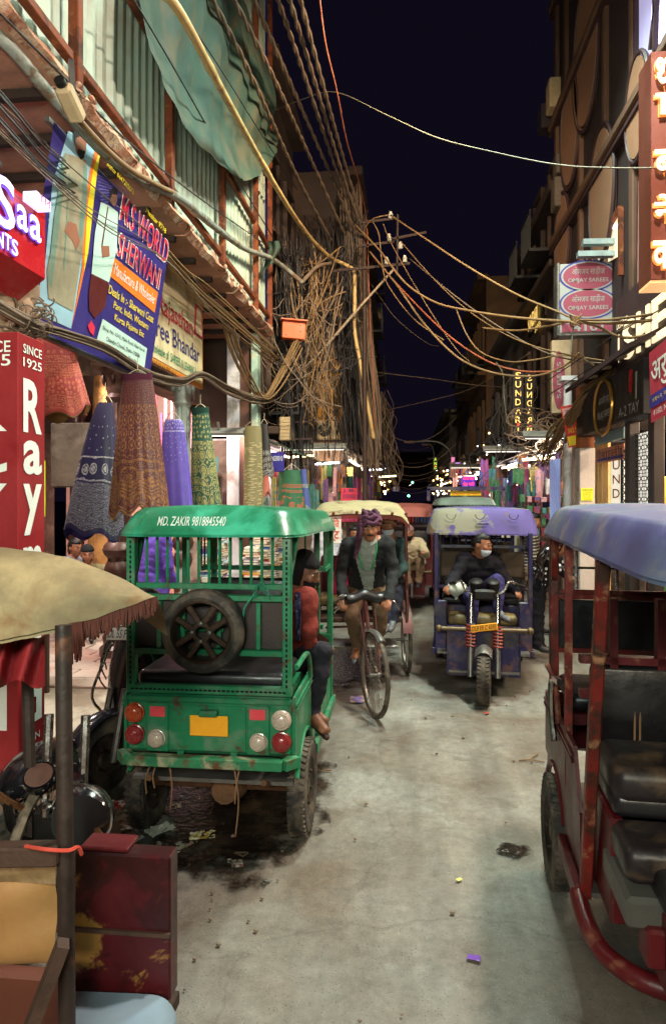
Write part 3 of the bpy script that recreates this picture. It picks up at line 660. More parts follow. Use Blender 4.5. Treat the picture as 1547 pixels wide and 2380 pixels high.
m_maroonv = flat('maroon velvet band', (72, 16, 40), .8); m_greenv = flat('dark green velvet', (8, 52, 42), .8); m_goldl = flat('tan lining', (150, 104, 62), .7); m_navyv = flat('deep violet velvet', (38, 22, 84), .75)
e_brown = emb('maroon silk with gold embroidery', (70, 18, 36), (176, 122, 64), [(.03, .62, 60, 80, .2, 0), (.2, .6, 18, 10, .14, .4), (.63, .78, 7, 5.5, .16, .4), (.62, .8, 90, 50, .26, 0), (.81, .84, 90, 90, .4, 0), (.86, .89, 90, 90, .4, 0), (.9, .985, 26, 12, .22, .38)], (86, 34, 34))
e_navy = emb('violet velvet with mirror lattice', (34, 20, 74), (216, 208, 210), [(.62, .97, 64, 24, .18, .46), (.1, .4, 16, 12, .08, 0), (.42, .6, 12, 8, .2, .3)], (20, 14, 46))
e_red = emb('red tie-dye with gold bands', (120, 16, 26), (196, 120, 80), [(0, .3, 16, 8, .24, 0), (.33, .4, 70, 40, .4, 0), (.43, .5, 60, 40, .42, 0), (.52, .56, 60, 50, .4, 0), (.57, .78, 40, 16, .36, 0), (.8, .86, 60, 50, .42, 0), (.88, .96, 60, 40, .42, 0)], (172, 60, 52))
e_green = emb('bottle green silk with gold flowers', (8, 60, 44), (206, 186, 110), [(.04, .7, 18, 20, .3, 0), (.3, .72, 9, 7, .3, .42), (.72, .8, 40, 40, .38, 0), (.8, .95, 14, 7, .25, .4)], (12, 84, 62))
e_purp = emb('violet satin with sequins', (70, 54, 150), (220, 214, 240), [(.04, .42, 16, 18, .09, 0), (.0, .12, 34, 26, .25, 0)], (112, 88, 186), metal=.3)
e_blackw = emb('black net with white scrolls', (22, 18, 22), (210, 206, 200), [(.5, .9, 14, 9, .18, .36), (.9, 1.0, 40, 30, .35, 0)], (36, 22, 28))
e_floral = emb('green striped print with red flowers', (34, 104, 62), (206, 66, 42), [(.55, .98, 9, 6, .36, 0), (.3, .36, 60, 60, .45, 0), (.42, .46, 60, 60, .45, 0)], (20, 66, 44), metal=0)
e_cream = emb('cream sheath under clear cover', (136, 118, 82), (214, 196, 150), [(.2, .95, 5, 40, .3, 0)], (104, 104, 62), metal=.4)
skirt('red tie-dye skirt with gold bands hung beside the red column sign', 92, 158, 768, 62, 207, 960, 4.55, e_red, 5, lining=m_goldl, power=.8, seed=1, fold=.1)
skirt('dark violet velvet skirt with mirror lattice hem', 230, 262, 935, 148, 288, 1238, 5.25, e_navy, 5, lining=m_navyv, power=.75, fold=.24, seed=2, thick=.3)
skirt('maroon and gold embroidered skirt, the largest hanging', 287, 354, 880, 256, 393, 1190, 5.05, e_brown, 8, lining=m_goldl, waist=m_maroonv, power=.85, fold=.09, seed=3, thick=.3)
skirt('long violet satin gown hung between the maroon and green skirts', 384, 420, 975, 370, 448, 1205, 6.1, e_purp, 5, name='hanging_gown', cat='gown', power=.5, fold=.16, seed=4)
skirt('bottle green skirt with gold flowers beside the pale iron column', 447, 485, 955, 442, 516, 1188, 6.5, e_green, 5, waist=m_greenv, power=1.0, fold=.1, seed=5)
skirt('black net dress with white scrolls behind the cream sheath', 566, 592, 1010, 562, 590, 1160, 9.9, e_blackw, 4, name='hanging_dress', cat='dress', seed=6)
skirt('cream garment in a clear cover hung by the mint post', 570, 606, 990, 566, 611, 1185, 9.4, e_cream, 3, name='hanging_garment', cat='garment', fold=.05, power=.4, seed=7)
skirt('black embroidered dress hung right of the cream garment', 606, 622, 985, 604, 637, 1105, 9.8, e_blackw, 4, name='hanging_dress', cat='dress', seed=8)
skirt('green striped dress with red flower hem', 660, 697, 1092, 644, 712, 1204, 8.9, e_floral, 5, name='hanging_dress', cat='dress', seed=9, fold=.08)
m_vpr = emb('violet and lime printed shawl', (76, 60, 140), (190, 196, 70), [(.3, .36, 30, 40, .45, 0), (.75, .95, 30, 20, .4, 0)], (50, 90, 140), metal=0)
skirt('violet and lime printed shawl hung beside the flowered dress', 698, 712, 1090, 702, 725, 1208, 9.0, m_vpr, 3, name='hanging_shawl', cat='shawl', seed=10, fold=.1, hook=False)
skirt('pink shirt hung at the back of the passage', 612, 625, 1100, 608, 628, 1150, 11.0, flat('salmon cotton', (224, 136, 120)), 3, name='hanging_shirt', cat='shirt', seed=11, fold=.05)
skirt('turquoise and cream shirt hung under the pink one', 608, 622, 1155, 606, 624, 1192, 11.0, flat('turquoise cotton', (60, 176, 190), c2=(220, 214, 180), k=.5, s2=9), 3, name='hanging_shirt', cat='shirt', seed=12, fold=.05)
# ------------------------------------------------------------------ right-hand buildings
XR = 2.3
m_rwall = mat('brown painted facade', (44, 30, 29), .75, v=.3, s=2, b=.2, bs=30, c2=(44, 31, 30), k=.55, s2=1.6, soft=.14)
m_rdark = mat('maroon cladding', (56, 34, 36), .6, v=.3, s=3, b=.1)
m_tan = mat('tan stucco trim', (92, 64, 48), .75, v=.25, s=4, b=.3, bs=50)
m_oval = mat('beige oval medallion', (138, 100, 76), .7, v=.15, s=5, b=.2)
m_acm = mat('yellowed cream casing', (176, 152, 116), .6, v=.25, s=5)
m_glass = mat('dark window glass', (20, 18, 26), .12, v=.2, s=3, b=0, spec=.6)
m_shut = mat('ribbed steel shutter', (112, 100, 92), .5, .5, v=.3, s=5)
rb = T('sari_building', 'tall brown shop building with oval medallions on its facade', 'building', (XR, 5.0, 0))
def RB(name, mb, M): o = O(name, mb, M, rb); o.location = (-XR, -5.0, 0); return o
def yx(x): return PX(x, 600, XR).y
mb = MB(); mb.box((XR + 1.4, 8.0, 7.6), (2.8, 6.1, 9.2)); RB('wall', mb, m_rwall)
mb = MB(); mb.box((XR + 3.0, 8.0, 1.5), (.2, 6.1, 3.0)); RB('wall', mb, m_dark)
bandz = [PX(1497, 215, XR).z, PX(1459, 27, XR).z, PX(1497, 215, XR).z - 1.75]
for z in (bandz[0], bandz[0] + 1.85, bandz[0] + 3.7, bandz[0] + 5.5):
    mb = MB(); mb.box((XR - .03, 8.0, z), (.14, 6.1, .12), b=.02); RB('ledge', mb, m_tan)
    mb = MB(); mb.box((XR - .02, 8.0, z - .12), (.12, 6.1, .06), b=.01); RB('ledge', mb, m_rdark)
pil = [yx(x) for x in (1475, 1410, 1352, 1318, 1296)]
for y in pil:
    mb = MB(); mb.box((XR - .015, y, 7.6), (.07, .13, 9.0), b=.015); RB('pilaster', mb, m_tan)
for (x, y, hpx) in ((1368, 118, 290), (1405, 450, 270), (1312, 560, 200), (1330, 300, 230), (1490, 250, 200)):
    c = PX(x, y, XR); d = (c - V((0, 0, CAMZ))).length; h = hpx * d / FPX * .5 * .92
    mb = MB(); n = 30; vs = [V((XR - .06, c.y + h * .62 * math.cos(2 * math.pi * i / n), c.z + h * math.sin(2 * math.pi * i / n))) for i in range(n)]; vs += [V((XR + .02, p.y, p.z)) for p in vs]
    mb.add(vs, [tuple(range(n))[::-1]] + [(i, (i + 1) % n, n + (i + 1) % n, n + i) for i in range(n)]); RB('oval_medallion', mb, m_oval)
    mb = MB(); mb.tube([V((XR - .045, c.y + h * .70 * math.cos(2 * math.pi * i / 36), c.z + h * 1.08 * math.sin(2 * math.pi * i / 36))) for i in range(36)], .025, 6, closed=True); RB('oval_frame', mb, m_rdark)
# lit first-floor showroom window
g_room = glow('lit showroom', (250, 226, 186), .85); g_spot = glow('downlight', (255, 246, 226), 6)
def px_poly(name, pts, X, M, par, dx=0.0):
    q = [PX(x, y, X) for x, y in pts]; mb = MB(); n = len(q); mb.add(q + [p + V((.03, 0, 0)) for p in q], [tuple(range(n)), tuple(range(2 * n - 1, n - 1, -1))] + [(i, n + i, n + (i + 1) % n, (i + 1) % n) for i in range(n)]); o = O(name, mb, M, par)
    if par is rb: o.location = (-XR, -5.0, 0)
    return o
px_poly('showroom_window', [(1441, 486), (1441, 592), (1352, 640), (1362, 600)], XR - .012, g_room, rb)
for x, y in ((1428, 526), (1409, 554), (1393, 580)):
    c = PX(x, y, XR - .02); mb = MB(); mb.ell(c, (.015, .07, .025), nu=10, nv=6); RB('downlight', mb, g_spot)
for (a, b_) in (((1440, 483), (1352, 632)), ((1441, 483), (1441, 640))):
    mb = MB(); mb.bar(PX(*a, XR - .03), PX(*b_, XR - .03), .05, .05); RB('window_frame', mb, m_rust)
px_poly('lit_window', [(1478, 0), (1478, 178), (1560, 60), (1560, -160)], XR - .012, glow('lilac lit window', (186, 182, 232), .55), rb)
for (a, b_) in (((1477, -20), (1477, 182)), ((1522, -100), (1522, 120)), ((1535, -80), (1512, 115))):
    mb = MB(); mb.bar(PX(*a, XR - .03), PX(*b_, XR - .03), .05, .05); RB('window_frame', mb, m_rdark)
for (x, y) in ((1512, 10), (1530, 40)):
    mb = MB(); mb.bar(PX(x + 8, y - 90, XR - .03), PX(x + 2, y + 60, XR - .03), .02, .02); RB('tube_light', mb, glow('violet tube', (214, 206, 255), 5))
for yy, x0, x1 in ((562, 1352, 1454), (590, 1340, 1450)):
    a, b_ = P(x0, yy + 2, 7.9), P(x1, yy, 7.9); mb = MB(); mb.bar(a, b_, .09, .06); RB('canopy_arm', mb, mat('pale blue-grey steel', (140, 158, 160), .5, .4))
# pinkish panel between window and sign
px_poly('cladding_panel', [(1478, 760), (1496, 745), (1510, 380), (1482, 420)], XR - .03, mat('rose cladding', (176, 130, 132), .45, v=.1), rb); px_poly('mint_panel', [(1500, 700), (1560, 690), (1560, 600), (1500, 640)], XR - .02, mat('mint cladding', (150, 170, 160), .5, v=.1), rb)
# air conditioners and ducts at its far edge
def ac(label, x0, y0, x1, y1, Y, M=m_acm, dep=.3, fan=False, name='air_conditioner', cat='air conditioner'):
    a, b_ = P(x0, y1, Y), P(x1, y0, Y); t = T(name, label, cat, ((a.x + b_.x) / 2, Y, a.z)); w, h = b_.x - a.x, b_.z - a.z
    mb = MB(); mb.box((0, dep / 2, h / 2), (w, dep, h), b=.02); O('casing', mb, M, t)
    if fan:
        mb = MB(); mb.lathe([(h * .36, 0), (h * .36, .02), (h * .3, .02), (h * .28, .005), (0, .005)], 20, o=(-w * .15, -.001, h / 2), axis=(0, -1, 0)); O('fan_grille', mb, m_hub0, t)
        for q in range(5): 
            a_ = q * math.pi / 5; mb = MB(); mb.bar((-w * .15 - h * .33 * math.cos(a_), -.022, h / 2 - h * .33 * math.sin(a_)), (-w * .15 + h * .33 * math.cos(a_), -.022, h / 2 + h * .33 * math.sin(a_)), .008); O('grille_bar', mb, m_acm, t)
    else:
        for q in range(5): mb = MB(); mb.box((0, -.004, h * (.2 + .15 * q)), (w * .8, .008, .02)); O('louvre', mb, M, t)
    mb = MB(); mb.bar((w / 2, dep, .05), (w / 2 + .3, dep, .05), .03); mb.bar((w / 2, dep, h - .05), (w / 2 + .3, dep, h - .05), .03); O('bracket', mb, m_rdark, t)
    return t
m_hub0 = mat('black fan grille', (26, 24, 24), .6)
ac('cream box high on the edge of the brown facade', 1276, 175, 1311, 246, 10.6); ac('dark box with a pale edge beside the cream box', 1256, 236, 1298, 295, 11.0, mat('dark duct metal', (44, 36, 40), .5))
ac('window air conditioner cage, upper of two on the brown facade edge', 1292, 352, 1345, 400, 10.4, mat('grey-brown cage', (92, 80, 70), .7)); ac('window air conditioner cage, lower of two on the brown facade edge', 1288, 405, 1344, 478, 10.3, mat('grey-brown cage', (92, 80, 70), .7))
mb = MB(); mb.tube([P(1298, -10, 10.8), P(1297, 172, 10.8)], .05, 8); O('drain_pipe', mb, m_tan, label='tan pipe running up the edge of the brown facade', cat='pipe')
for q, x in enumerate((1294, 1303)): 
    mb = MB(); mb.tube([P(x, 478, 10.9), P(x - 2, 600, 10.9)], .035, 8); O('drain_pipe', mb, m_tan, label=['tan pipe under the lower cage, on the street side', 'tan pipe under the lower cage, on the facade side'][q], cat='pipe')
# oval-print sign facing us
m_board = flat('greyed white acrylic', (150, 152, 148)); m_rose = flat('dusty rose print', (140, 60, 80)); m_indigo = flat('indigo outline', (52, 44, 130))
t = T('projecting_sign', 'white box sign with two rose ovals reading OMJAY SAREES', 'sign', (0, 0, 0))
pz = Plane(P(1300, 775, 8.0), (1, 0, 0), (0, 0, 1)); wd = pz.at(1430, 700)[0]; hg = pz.at(1350, 612)[1]
pz.board(0, 0, wd, hg, .16, m_board, t); pz.board(-.03, -.03, wd + .03, .0, .18, m_steel, t, 'frame'); pz.board(-.035, -.03, 0, hg + .02, .18, m_steel, t, 'frame')
for cy in (641, 705):
    a, b_, _ = pz.at(1365, cy); ry = .16 * 1.0; rx = .29
    for (k_, M, l) in ((1.09, m_indigo, .003), (1.02, m_board, .005), (.95, m_rose, .007)):
        pz.poly([(a + rx * k_ * math.cos(2 * math.pi * i / 40), b_ + ry * (k_ ** 1.4) * math.sin(2 * math.pi * i / 40)) for i in range(40)], M, t, l, 'oval', raw=True)
    letters('ओमजय साड़ीज', pz.o, pz.u, pz.w, (a - .18, b_ + .0, a + .18, b_ + .1), m_board, t, lift=.01, off=.004); letters('OMJAY SAREES', pz.o, pz.u, pz.w, (a - .22, b_ - .085, a + .22, b_ - .025), m_board, t, lift=.01, off=.008)
pz.board(.02, .01, wd - .02, .11, .01, m_rose, t, 'number_strip', lift=.006); letters('4101', pz.o, pz.u, pz.w, (.14, .02, wd - .14, .1), m_board, t, lift=.010, off=.02)
mb = MB(); mb.bar(pz.p(wd, .2, -.08), V((XR, pz.o.y + .08, pz.o.z + .2)), .04); mb.bar(pz.p(wd, hg - .2, -.08), V((XR, pz.o.y + .08, pz.o.z + hg - .2)), .04); O('bracket', mb, m_rdark, t)
# big vertical light-box at the frame edge
g_let = glow('warm white sign letters', (255, 228, 186), 1.0); g_rim = glow('amber letter back-glow', (255, 140, 60), .45)
t = T('vertical_sign', 'tall brown projecting sign with glowing Hindi letters', 'sign', (0, 0, 0))
ps = Plane(P(1511, 650, 5.4), (1, 0, 0), (0, 0, 1)); pt_ = ps.at(1511, 120)[1]
ps.board(0, 0, .9, pt_, .28, mat('copper brown sign sheet', (112, 58, 44), .4, v=.15, s=2), t, bev=.004)
for (tx, x0, y0, x1, y1) in (('थ', 1517, 140, 1560, 215), ('ा', 1516, 222, 1560, 272), ('ब', 1514, 352, 1562, 412), ('ने', 1513, 455, 1562, 520), ('क', 1510, 562, 1564, 628)):
    a0, b1, _ = ps.at(x0, y0); a1, b0, _ = ps.at(x1, y1)
    letters(tx, ps.o, ps.u, ps.w, (a0, b0, a1, b1), g_rim, t, lift=.006, off=.05, name='letter_glow'); letters(tx, ps.o, ps.u, ps.w, (a0 + .006, b0 + .006, a1 - .006, b1 - .006), g_let, t, lift=.03, off=.02, depth=.012, name='lit_letter')
mb = MB(); mb.box(ps.p(.45, -.012, -.14), (.9, .26, .02)); O('lit_base', mb, glow('amber base strip', (255, 190, 130), .8), t)
# fascia with English word running along the facade
t = T('shop_fascia', 'dark fascia with glowing SHERWANI letters and an arrow', 'sign', (0, 0, 0))
pf2 = Plane((XR - .12, 8.4, 3.0), (0, -1, 0), (0, 0, 1))
a0 = pf2.at(1432, 820)[0]; zb, zt_ = pf2.at(1470, 846)[1], pf2.at(1470, 712)[1]
pf2.board(a0 - .05, zb - .05, a0 + 3.2, zt_ + .2, .08, m_rdark, t)
g_sh = glow('cream lit letters', (255, 232, 186), 1.1)
aS = pf2.at(1452, 790)[0]; zl0, zl1 = pf2.at(1456, 838)[1], pf2.at(1456, 750)[1]
for i, ch in enumerate('SHERWANI'): letters(ch, pf2.o, pf2.u, pf2.w, (aS + i * .41, zl0, aS + i * .41 + .33, zl1), g_sh, t, lift=.01, depth=.02, off=.02, name='lit_letter')
letters('DESIGNER', pf2.o, pf2.u, pf2.w, (a0 + .03, zl1 + .0, aS + .1, zl1 + .07), g_sh, t, lift=.01, name='lit_letters')
pf2.poly([(a0 + .10, zl0 + .02), (a0 + .03, zl0 + .14), (a0 + .075, zl0 + .14), (a0 + .075, zl1 - .06), (a0 + .125, zl1 - .06), (a0 + .125, zl0 + .14), (a0 + .17, zl0 + .14)], g_sh, t, .012, 'lit_arrow', raw=True)
# torn red cloth sign hung askew
t = T('cloth_sign', 'red cloth sign with white Hindi lettering sagging over the fascia', 'sign', (0, 0, 0))
A, B_, C_ = PX(1470, 850, 2.05), PX(1512, 982, 2.05), PX(1560, 775, 2.05)
uu = (C_ - A).normalized(); ww = (A - B_); ww = (ww - uu * ww.dot(uu)).normalized(); pc = Plane(B_, uu, ww); hc = (A - B_).dot(ww); 
mb = MB(); mb.grid(lambda u, v: pc.p(-.02 + 1.5 * u, hc * v, -.004 + .012 * math.sin(5 * u + 4 * v) * 0), 8, 8); O('cloth', mb, flat('rose red cloth', (176, 52, 70)), t)
for (tx, a0, b0, a1, b1, M) in (('अरुण', .04, .42, .62, .82, m_swhite), ('वस्त्र भंडार', .66, .42, 1.4, .82, m_swhite), ('४१०१ नई सड़क दिल्ली', .05, .25, .95, .34, m_yel), ('4160, Nai Sarak Delhi', .06, .06, .9, .15, m_swhite)):
    if a0 == .05: pc.poly([(-.02, .2 * hc), (1.48, .2 * hc), (1.48, .38 * hc), (-.02, .38 * hc)], m_indigo, t, .001, 'stripe', raw=True)
    letters(tx, pc.o, pc.u, pc.w, (a0, b0 * hc, a1, b1 * hc), M, t, lift=.004, off=.01 if b0 > .3 else 0)
# dark shop board with gold ring
t = T('shop_board', 'black shop board with a gold-ringed disc', 'sign', (0, 0, 0))
pk = Plane((XR - .2, 8.75, 2.8), (0, -1, 0), (0, 0, 1)); a1 = pk.at(1492, 900)[0]; zb, zt_ = pk.at(1384, 1000)[1], pk.at(1384, 898)[1]
pk.board(-.02, zb, a1, zt_ + .02, .2, m_blk2, t)
a, b_, _ = pk.at(1404, 947); m_gold = mat('brushed gold', (190, 140, 70), .35, .8)
mb = MB(); mb.tube([pk.p(a + .33 * math.cos(2 * math.pi * i / 40), b_ + .29 * math.sin(2 * math.pi * i / 40), .02) for i in range(40)], .018, 6, closed=True); O('gold_ring', mb, m_gold, t)
letters('आपकी साड़ी', pk.o, pk.u, pk.w, (a - .22, b_ + .03, a + .22, b_ + .14), m_board, t, lift=.006); letters('BILAJ SAREES', pk.o, pk.u, pk.w, (a - .26, b_ - .13, a + .26, b_ - .03), m_board, t, lift=.006)
letters('A-2 TAY', pk.o, pk.u, pk.w, (a + .5, zb + .04, a + 1.1, zb + .14), m_board, t, lift=.006); letters('1010', pk.o, pk.u, pk.w, (.0, zb + .03, .25, zb + .1), m_board, t, lift=.006); pk.poly([(a + .8, b_ + .05), (a + .9, b_ + .02), (a + .92, b_ + .24), (a + .82, b_ + .25)], m_sred, t, .006, 'print', raw=True); pk.poly([(a + 1.0, b_ - .05), (a + 1.04, b_ - .05), (a + 1.05, b_ + .2), (a + 1.0, b_ + .2)], m_board, t, .006, 'print', raw=True)
# awning above it with recessed lights
mb = MB(); mb.add([(XR - .38, 8.6, pk.o.z + zt_ + .03), (XR - .38, 6.2, pk.o.z + zt_ + .06), (XR + .1, 6.2, pk.o.z + zt_ + .3), (XR + .1, 8.6, pk.o.z + zt_ + .27), (XR - .38, 8.6, pk.o.z + zt_ + .08), (XR - .38, 6.2, pk.o.z + zt_ + .11), (XR + .1, 6.2, pk.o.z + zt_ + .35), (XR + .1, 8.6, pk.o.z + zt_ + .32)], [(0, 1, 2, 3), (7, 6, 5, 4), (0, 4, 5, 1), (3, 2, 6, 7), (0, 3, 7, 4), (1, 5, 6, 2)])
t2 = T('shop_awning', 'dark sloping awning over the black shop board', 'awning', (0, 0, 0)); O('sheet', mb, m_rdark, t2)
for q in range(4): mb = MB(); mb.ell((XR - .27, 8.3 - q * .5, pk.o.z + zt_ + .085 + q * .006), (.06, .12, .012), nu=10, nv=5); O('recessed_lamp', mb, mat('unlit lamp glass', (170, 150, 130), .3), t2)
# ground floor: pillar, posts, curtains, lettered panel, lattice
m_orp = mat('ochre-brown plastered pillar', (150, 84, 50), .8, v=.25, s=3, b=.3); m_wwash = mat('stained whitewash', (188, 176, 172), .8, v=.25, s=3, b=.3, c2=(150, 110, 84), k=.66, s2=4)
t = T('shop_pillar', 'square shop pillar, ochre above and whitewashed below', 'pillar', (0, 0, 0))
a, b_ = P(1346, 1100, 8.7), P(1380, 1100, 8.7); xm, w_ = (a.x + b_.x) / 2, b_.x - a.x; zs_ = P(1360, 1040, 8.7).z
mb = MB(); mb.box((xm, 8.8, zs_ / 2), (w_ + .012, .22, zs_), b=.008); O('lower_shaft', mb, m_wwash, t); mb = MB(); mb.box((xm, 8.8, zs_ + .42), (w_, .2, .84), b=.008); O('upper_shaft', mb, m_orp, t)
po = T('notice', 'yellow CASH LOAN notice pasted on the whitewashed pillar', 'notice', (0, 0, 0)); pn = Plane(P(1349, 1163, 8.675), (1, 0, 0), (0, 0, 1)); wn_ = pn.at(1377, 1150)[0]; hn = pn.at(1360, 1134)[1]
pn.board(0, 0, wn_, hn, .004, flat('fluorescent yellow paper', (226, 226, 40)), po, 'paper', 0); letters('CASH LOAN', pn.o, pn.u, pn.w, (.01, hn - .035, wn_ - .01, hn - .01), m_blk2, po, lift=.002)
for q in range(5): letters(['ALL TYPES OF LOAN', 'SAME DAY', '9810098100', '9871098710', '9911099110'][q] if q < 2 else 'CALL NOW', pn.o, pn.u, pn.w, (.02, hn - .06 - q * .022, wn_ - .02, hn - .047 - q * .022), m_blk2, po, lift=.002)
t = T('white_post', 'white round post between the lilac shutter and the whitewashed pillar', 'post', (0, 0, 0)); a = P(1318, 1100, 9.3); mb = MB(); mb.tube([(a.x, 9.3, 0), (a.x, 9.3, 3.4)], .055, 12); O('shaft', mb, m_white, t); mb = MB(); mb.box((a.x, 9.3, 3.42), (.2, .2, .06)); O('cap', mb, m_white, t)
t = T('side_board', 'pale board with a tall rose oval above the round post', 'sign', (0, 0, 0)); pq = Plane(P(1281, 960, 9.6), (1, 0, 0), (0, 0, 1)); wq = pq.at(1340, 900)[0]; hq = pq.at(1300, 790)[1]; pq.board(0, 0, wq, hq, .1, mat('stained cream board', (170, 150, 122), .7), t); pq.poly([(wq * .28 + wq * .24 * math.cos(2 * math.pi * i / 30), hq * .45 + hq * .4 * math.sin(2 * math.pi * i / 30)) for i in range(30)], m_rose, t, .004, 'oval', raw=True); letters('SAREES', pq.o, pq.w, -pq.u, (hq * .2, -wq * .36, hq * .7, -wq * .2), m_board, t, lift=.007)
mb = MB(); mb.tube([P(1336, 785, 9.5), P(1336, 935, 9.5)], .06, 10); O('drain_pipe', mb, m_tan, label='tan pipe under the oval-print box sign', cat='pipe')
# tilted street poster
t = T('tilted_poster', 'tilted red and yellow advertising poster over the white post', 'poster', (0, 0, 0)); A, B_, C_ = P(1303, 945, 8.9), P(1322, 1040, 8.9), P(1322, 940, 8.9); ww = (A - B_).normalized(); uu = V((ww.z, 0, -ww.x)); ptp = Plane(B_, uu, ww); hp = (A - B_).length
ptp.board(-.01, 0, .2, hp, .01, flat('poster red', (196, 48, 40)), t, 'paper', 0); ptp.poly([(0, .02), (.19, .02), (.19, .14), (0, .14)], m_yel, t, .002, 'print', raw=True); ptp.poly([(0, .36), (.19, .36), (.19, .5), (0, .5)], flat('poster pink', (216, 150, 140)), t, .002, 'print', raw=True); ptp.poly([(.03 + .04 + .04 * math.cos(i * .628), .3 + .04 * math.sin(i * .628)) for i in range(10)], flat('printed leaf', (60, 130, 60)), t, .003, 'print', raw=True); letters('बचत', ptp.o, ptp.u, ptp.w, (.03, .4, .17, .47), m_indigo, t, lift=.004); letters('SALE 50%', ptp.o, ptp.u, ptp.w, (.02, .18, .17, .24), m_yel, t, lift=.004)
def wallitem(name, label, cat, x0, y0, x1, y1, X, M, th=.04, extra=None):
    pw = Plane(PX(x0, y1, X), (0, -1, 0), (0, 0, 1)); w_ = pw.at(x1, y1)[0]; h_ = (PX(x0, y0, X) - pw.o).z; t = T(name, label, cat, (0, 0, 0)); pw.board(0, 0, w_, h_, th, M, t)
    return t, pw, w_, h_
t, pw, w_, h_ = wallitem('name_board', 'rose board with maroon Hindi letters over the curtained shop', 'sign', 1381, 1046, 1447, 1078, XR - .05, flat('faded rose board', (196, 128, 104))); letters('वैशाली', pw.o, pw.u, pw.w, (.06, h_ * .3, w_ - .08, h_ * .92), m_maroon, t, lift=.004); pw.poly([(.1, .02), (w_, .02), (w_, .05), (.1, .05)], m_indigo, t, .003, 'stripe', raw=True)
t, pw, w_, h_ = wallitem('name_board', 'blue-grey Hindi board under the black shop board', 'sign', 1381, 1003, 1447, 1036, XR - .02, flat('blue-grey board', (120, 146, 150))); letters('राम साड़ी', pw.o, pw.u, pw.w, (.06, h_ * .2, w_ - .06, h_ * .85), m_board, t, lift=.004)
t, pw, w_, h_ = wallitem('lettered_sign', 'lit white vertical panel with gold letters beside the lattice', 'sign', 1418, 1040, 1446, 1230, XR - .03, glow('lit cream acrylic', (250, 238, 216), .8), .05)
for i, ch in enumerate('SUNDARI'): letters(ch, pw.o, pw.u, pw.w, (w_ * .2, h_ - .1 - i * .155, w_ * .8, h_ - .0 - i * .155), flat('gold leaf letters', (168, 112, 40)), t, lift=.006, off=.01, name='letter')
def lattice(label, x0, y0, x1, y1, nx, nz, dark=False):
    t, pw, w_, h_ = wallitem('lattice_screen', label, 'screen', x0, y0, x1, y1, XR - .02, m_dark if dark else glow('white lit backing', (255, 248, 232), 1.0), .02)
    for i in range(nx):
        for j in range(nz):
            cw, ch = w_ / nx, h_ / nz; cx, cy = (i + .5) * cw, (j + .5) * ch; mb = MB()
            for (ox, oy) in ((-.5, -.5), (.5, -.5), (.5, .5), (-.5, .5)):
                pts = [(cx + ox * cw + .72 * cw * math.cos(a) * 1.0, cy + oy * ch + .72 * ch * math.sin(a)) for a in [R(q * 15) for q in range(25)]]
                pts = [p for p in pts if abs(p[0] - cx) <= cw * .51 and abs(p[1] - cy) <= ch * .51]
                if len(pts) > 1: mb.tube([pw.p(a, b, .025) for a, b in sorted(pts)], .0045, 4)
            O('lattice_tile', mb, m_hub0, t)
    mb = MB()
    for i in range(nx + 1): mb.bar(pw.p(i * w_ / nx, 0, .025), pw.p(i * w_ / nx, h_, .025), .006 if 0 < i < nx else .02)
    for j in range(nz + 1): mb.bar(pw.p(0, j * h_ / nz, .026), pw.p(w_, j * h_ / nz, .026), .006)
    O('frame', mb, m_hub0, t); return t
lattice('white lit lattice screen with black petal tracery', 1474, 1010, 1516, 1240, 3, 10)
lattice('narrow dark lattice screen beside the gold-lettered panel', 1449, 1040, 1461, 1230, 1, 10)
for (x0, x1, nm) in ((1462, 1473, 'dark post between the two lattice screens'), (1517, 1530, 'dark post beyond the white lattice screen')):
    a, b_ = PX(x0, 1100, XR - .06), PX(x1, 1100, XR - .06); mb = MB(); mb.box((XR - .06, (a.y + b_.y) / 2, 1.5), (.1, a.y - b_.y, 3.0), b=.008); O('shop_post', mb, m_dark, label=nm, cat='post')
# shop interiors behind: lit back wall, curtain, sari bales
mb = MB(); mb.box((XR + 1.4, 8.0, 2.92), (2.7, 6.0, .05)); RB('shop_ceiling', mb, m_white)
cream = mat('cream curtain cloth', (214, 178, 122), .8, v=.2, s=6, c2=(170, 110, 66), k=.68, s2=14)
for i in range(3):
    y = PX(1384 + i * 10, 1100, XR + .15).y
    mb = MB(); mb.grid(lambda u, v: V((XR + .15 + .03 * math.sin(u * 14 + i), y - .17 * u, .7 + 1.85 * v)), 18, 4); O('shop_curtain', mb, cream, label=['cream printed curtain nearest the whitewashed pillar', 'cream printed curtain, middle of three', 'cream printed curtain beside the gold-lettered panel'][i], cat='curtain', sharp=180)
m_sil = mat('lilac ribbed sheet', (176, 184, 222), .3, v=.1, s=8)
a = P(1276, 1180, 9.9); b_ = P(1292, 1085, 9.9); t = T('lit_shutter', 'lilac-white lit sheet hanging at the corner of the far shop', 'shutter', (0, 0, 0)); mb = MB(); mb.grid(lambda u, v: V((a.x + (b_.x - a.x) * 1.6 * u, 9.9 - .02 * math.sin(u * 30), .9 + 1.5 * v)), 40, 3); O('sheet', mb, glow('lilac lit sheet', (150, 162, 206), .35), t, sharp=180)
cols = [(214, 96, 40), (178, 30, 48), (60, 130, 70), (214, 170, 60), (70, 60, 150), (190, 60, 120), (40, 150, 140), (220, 200, 170)]
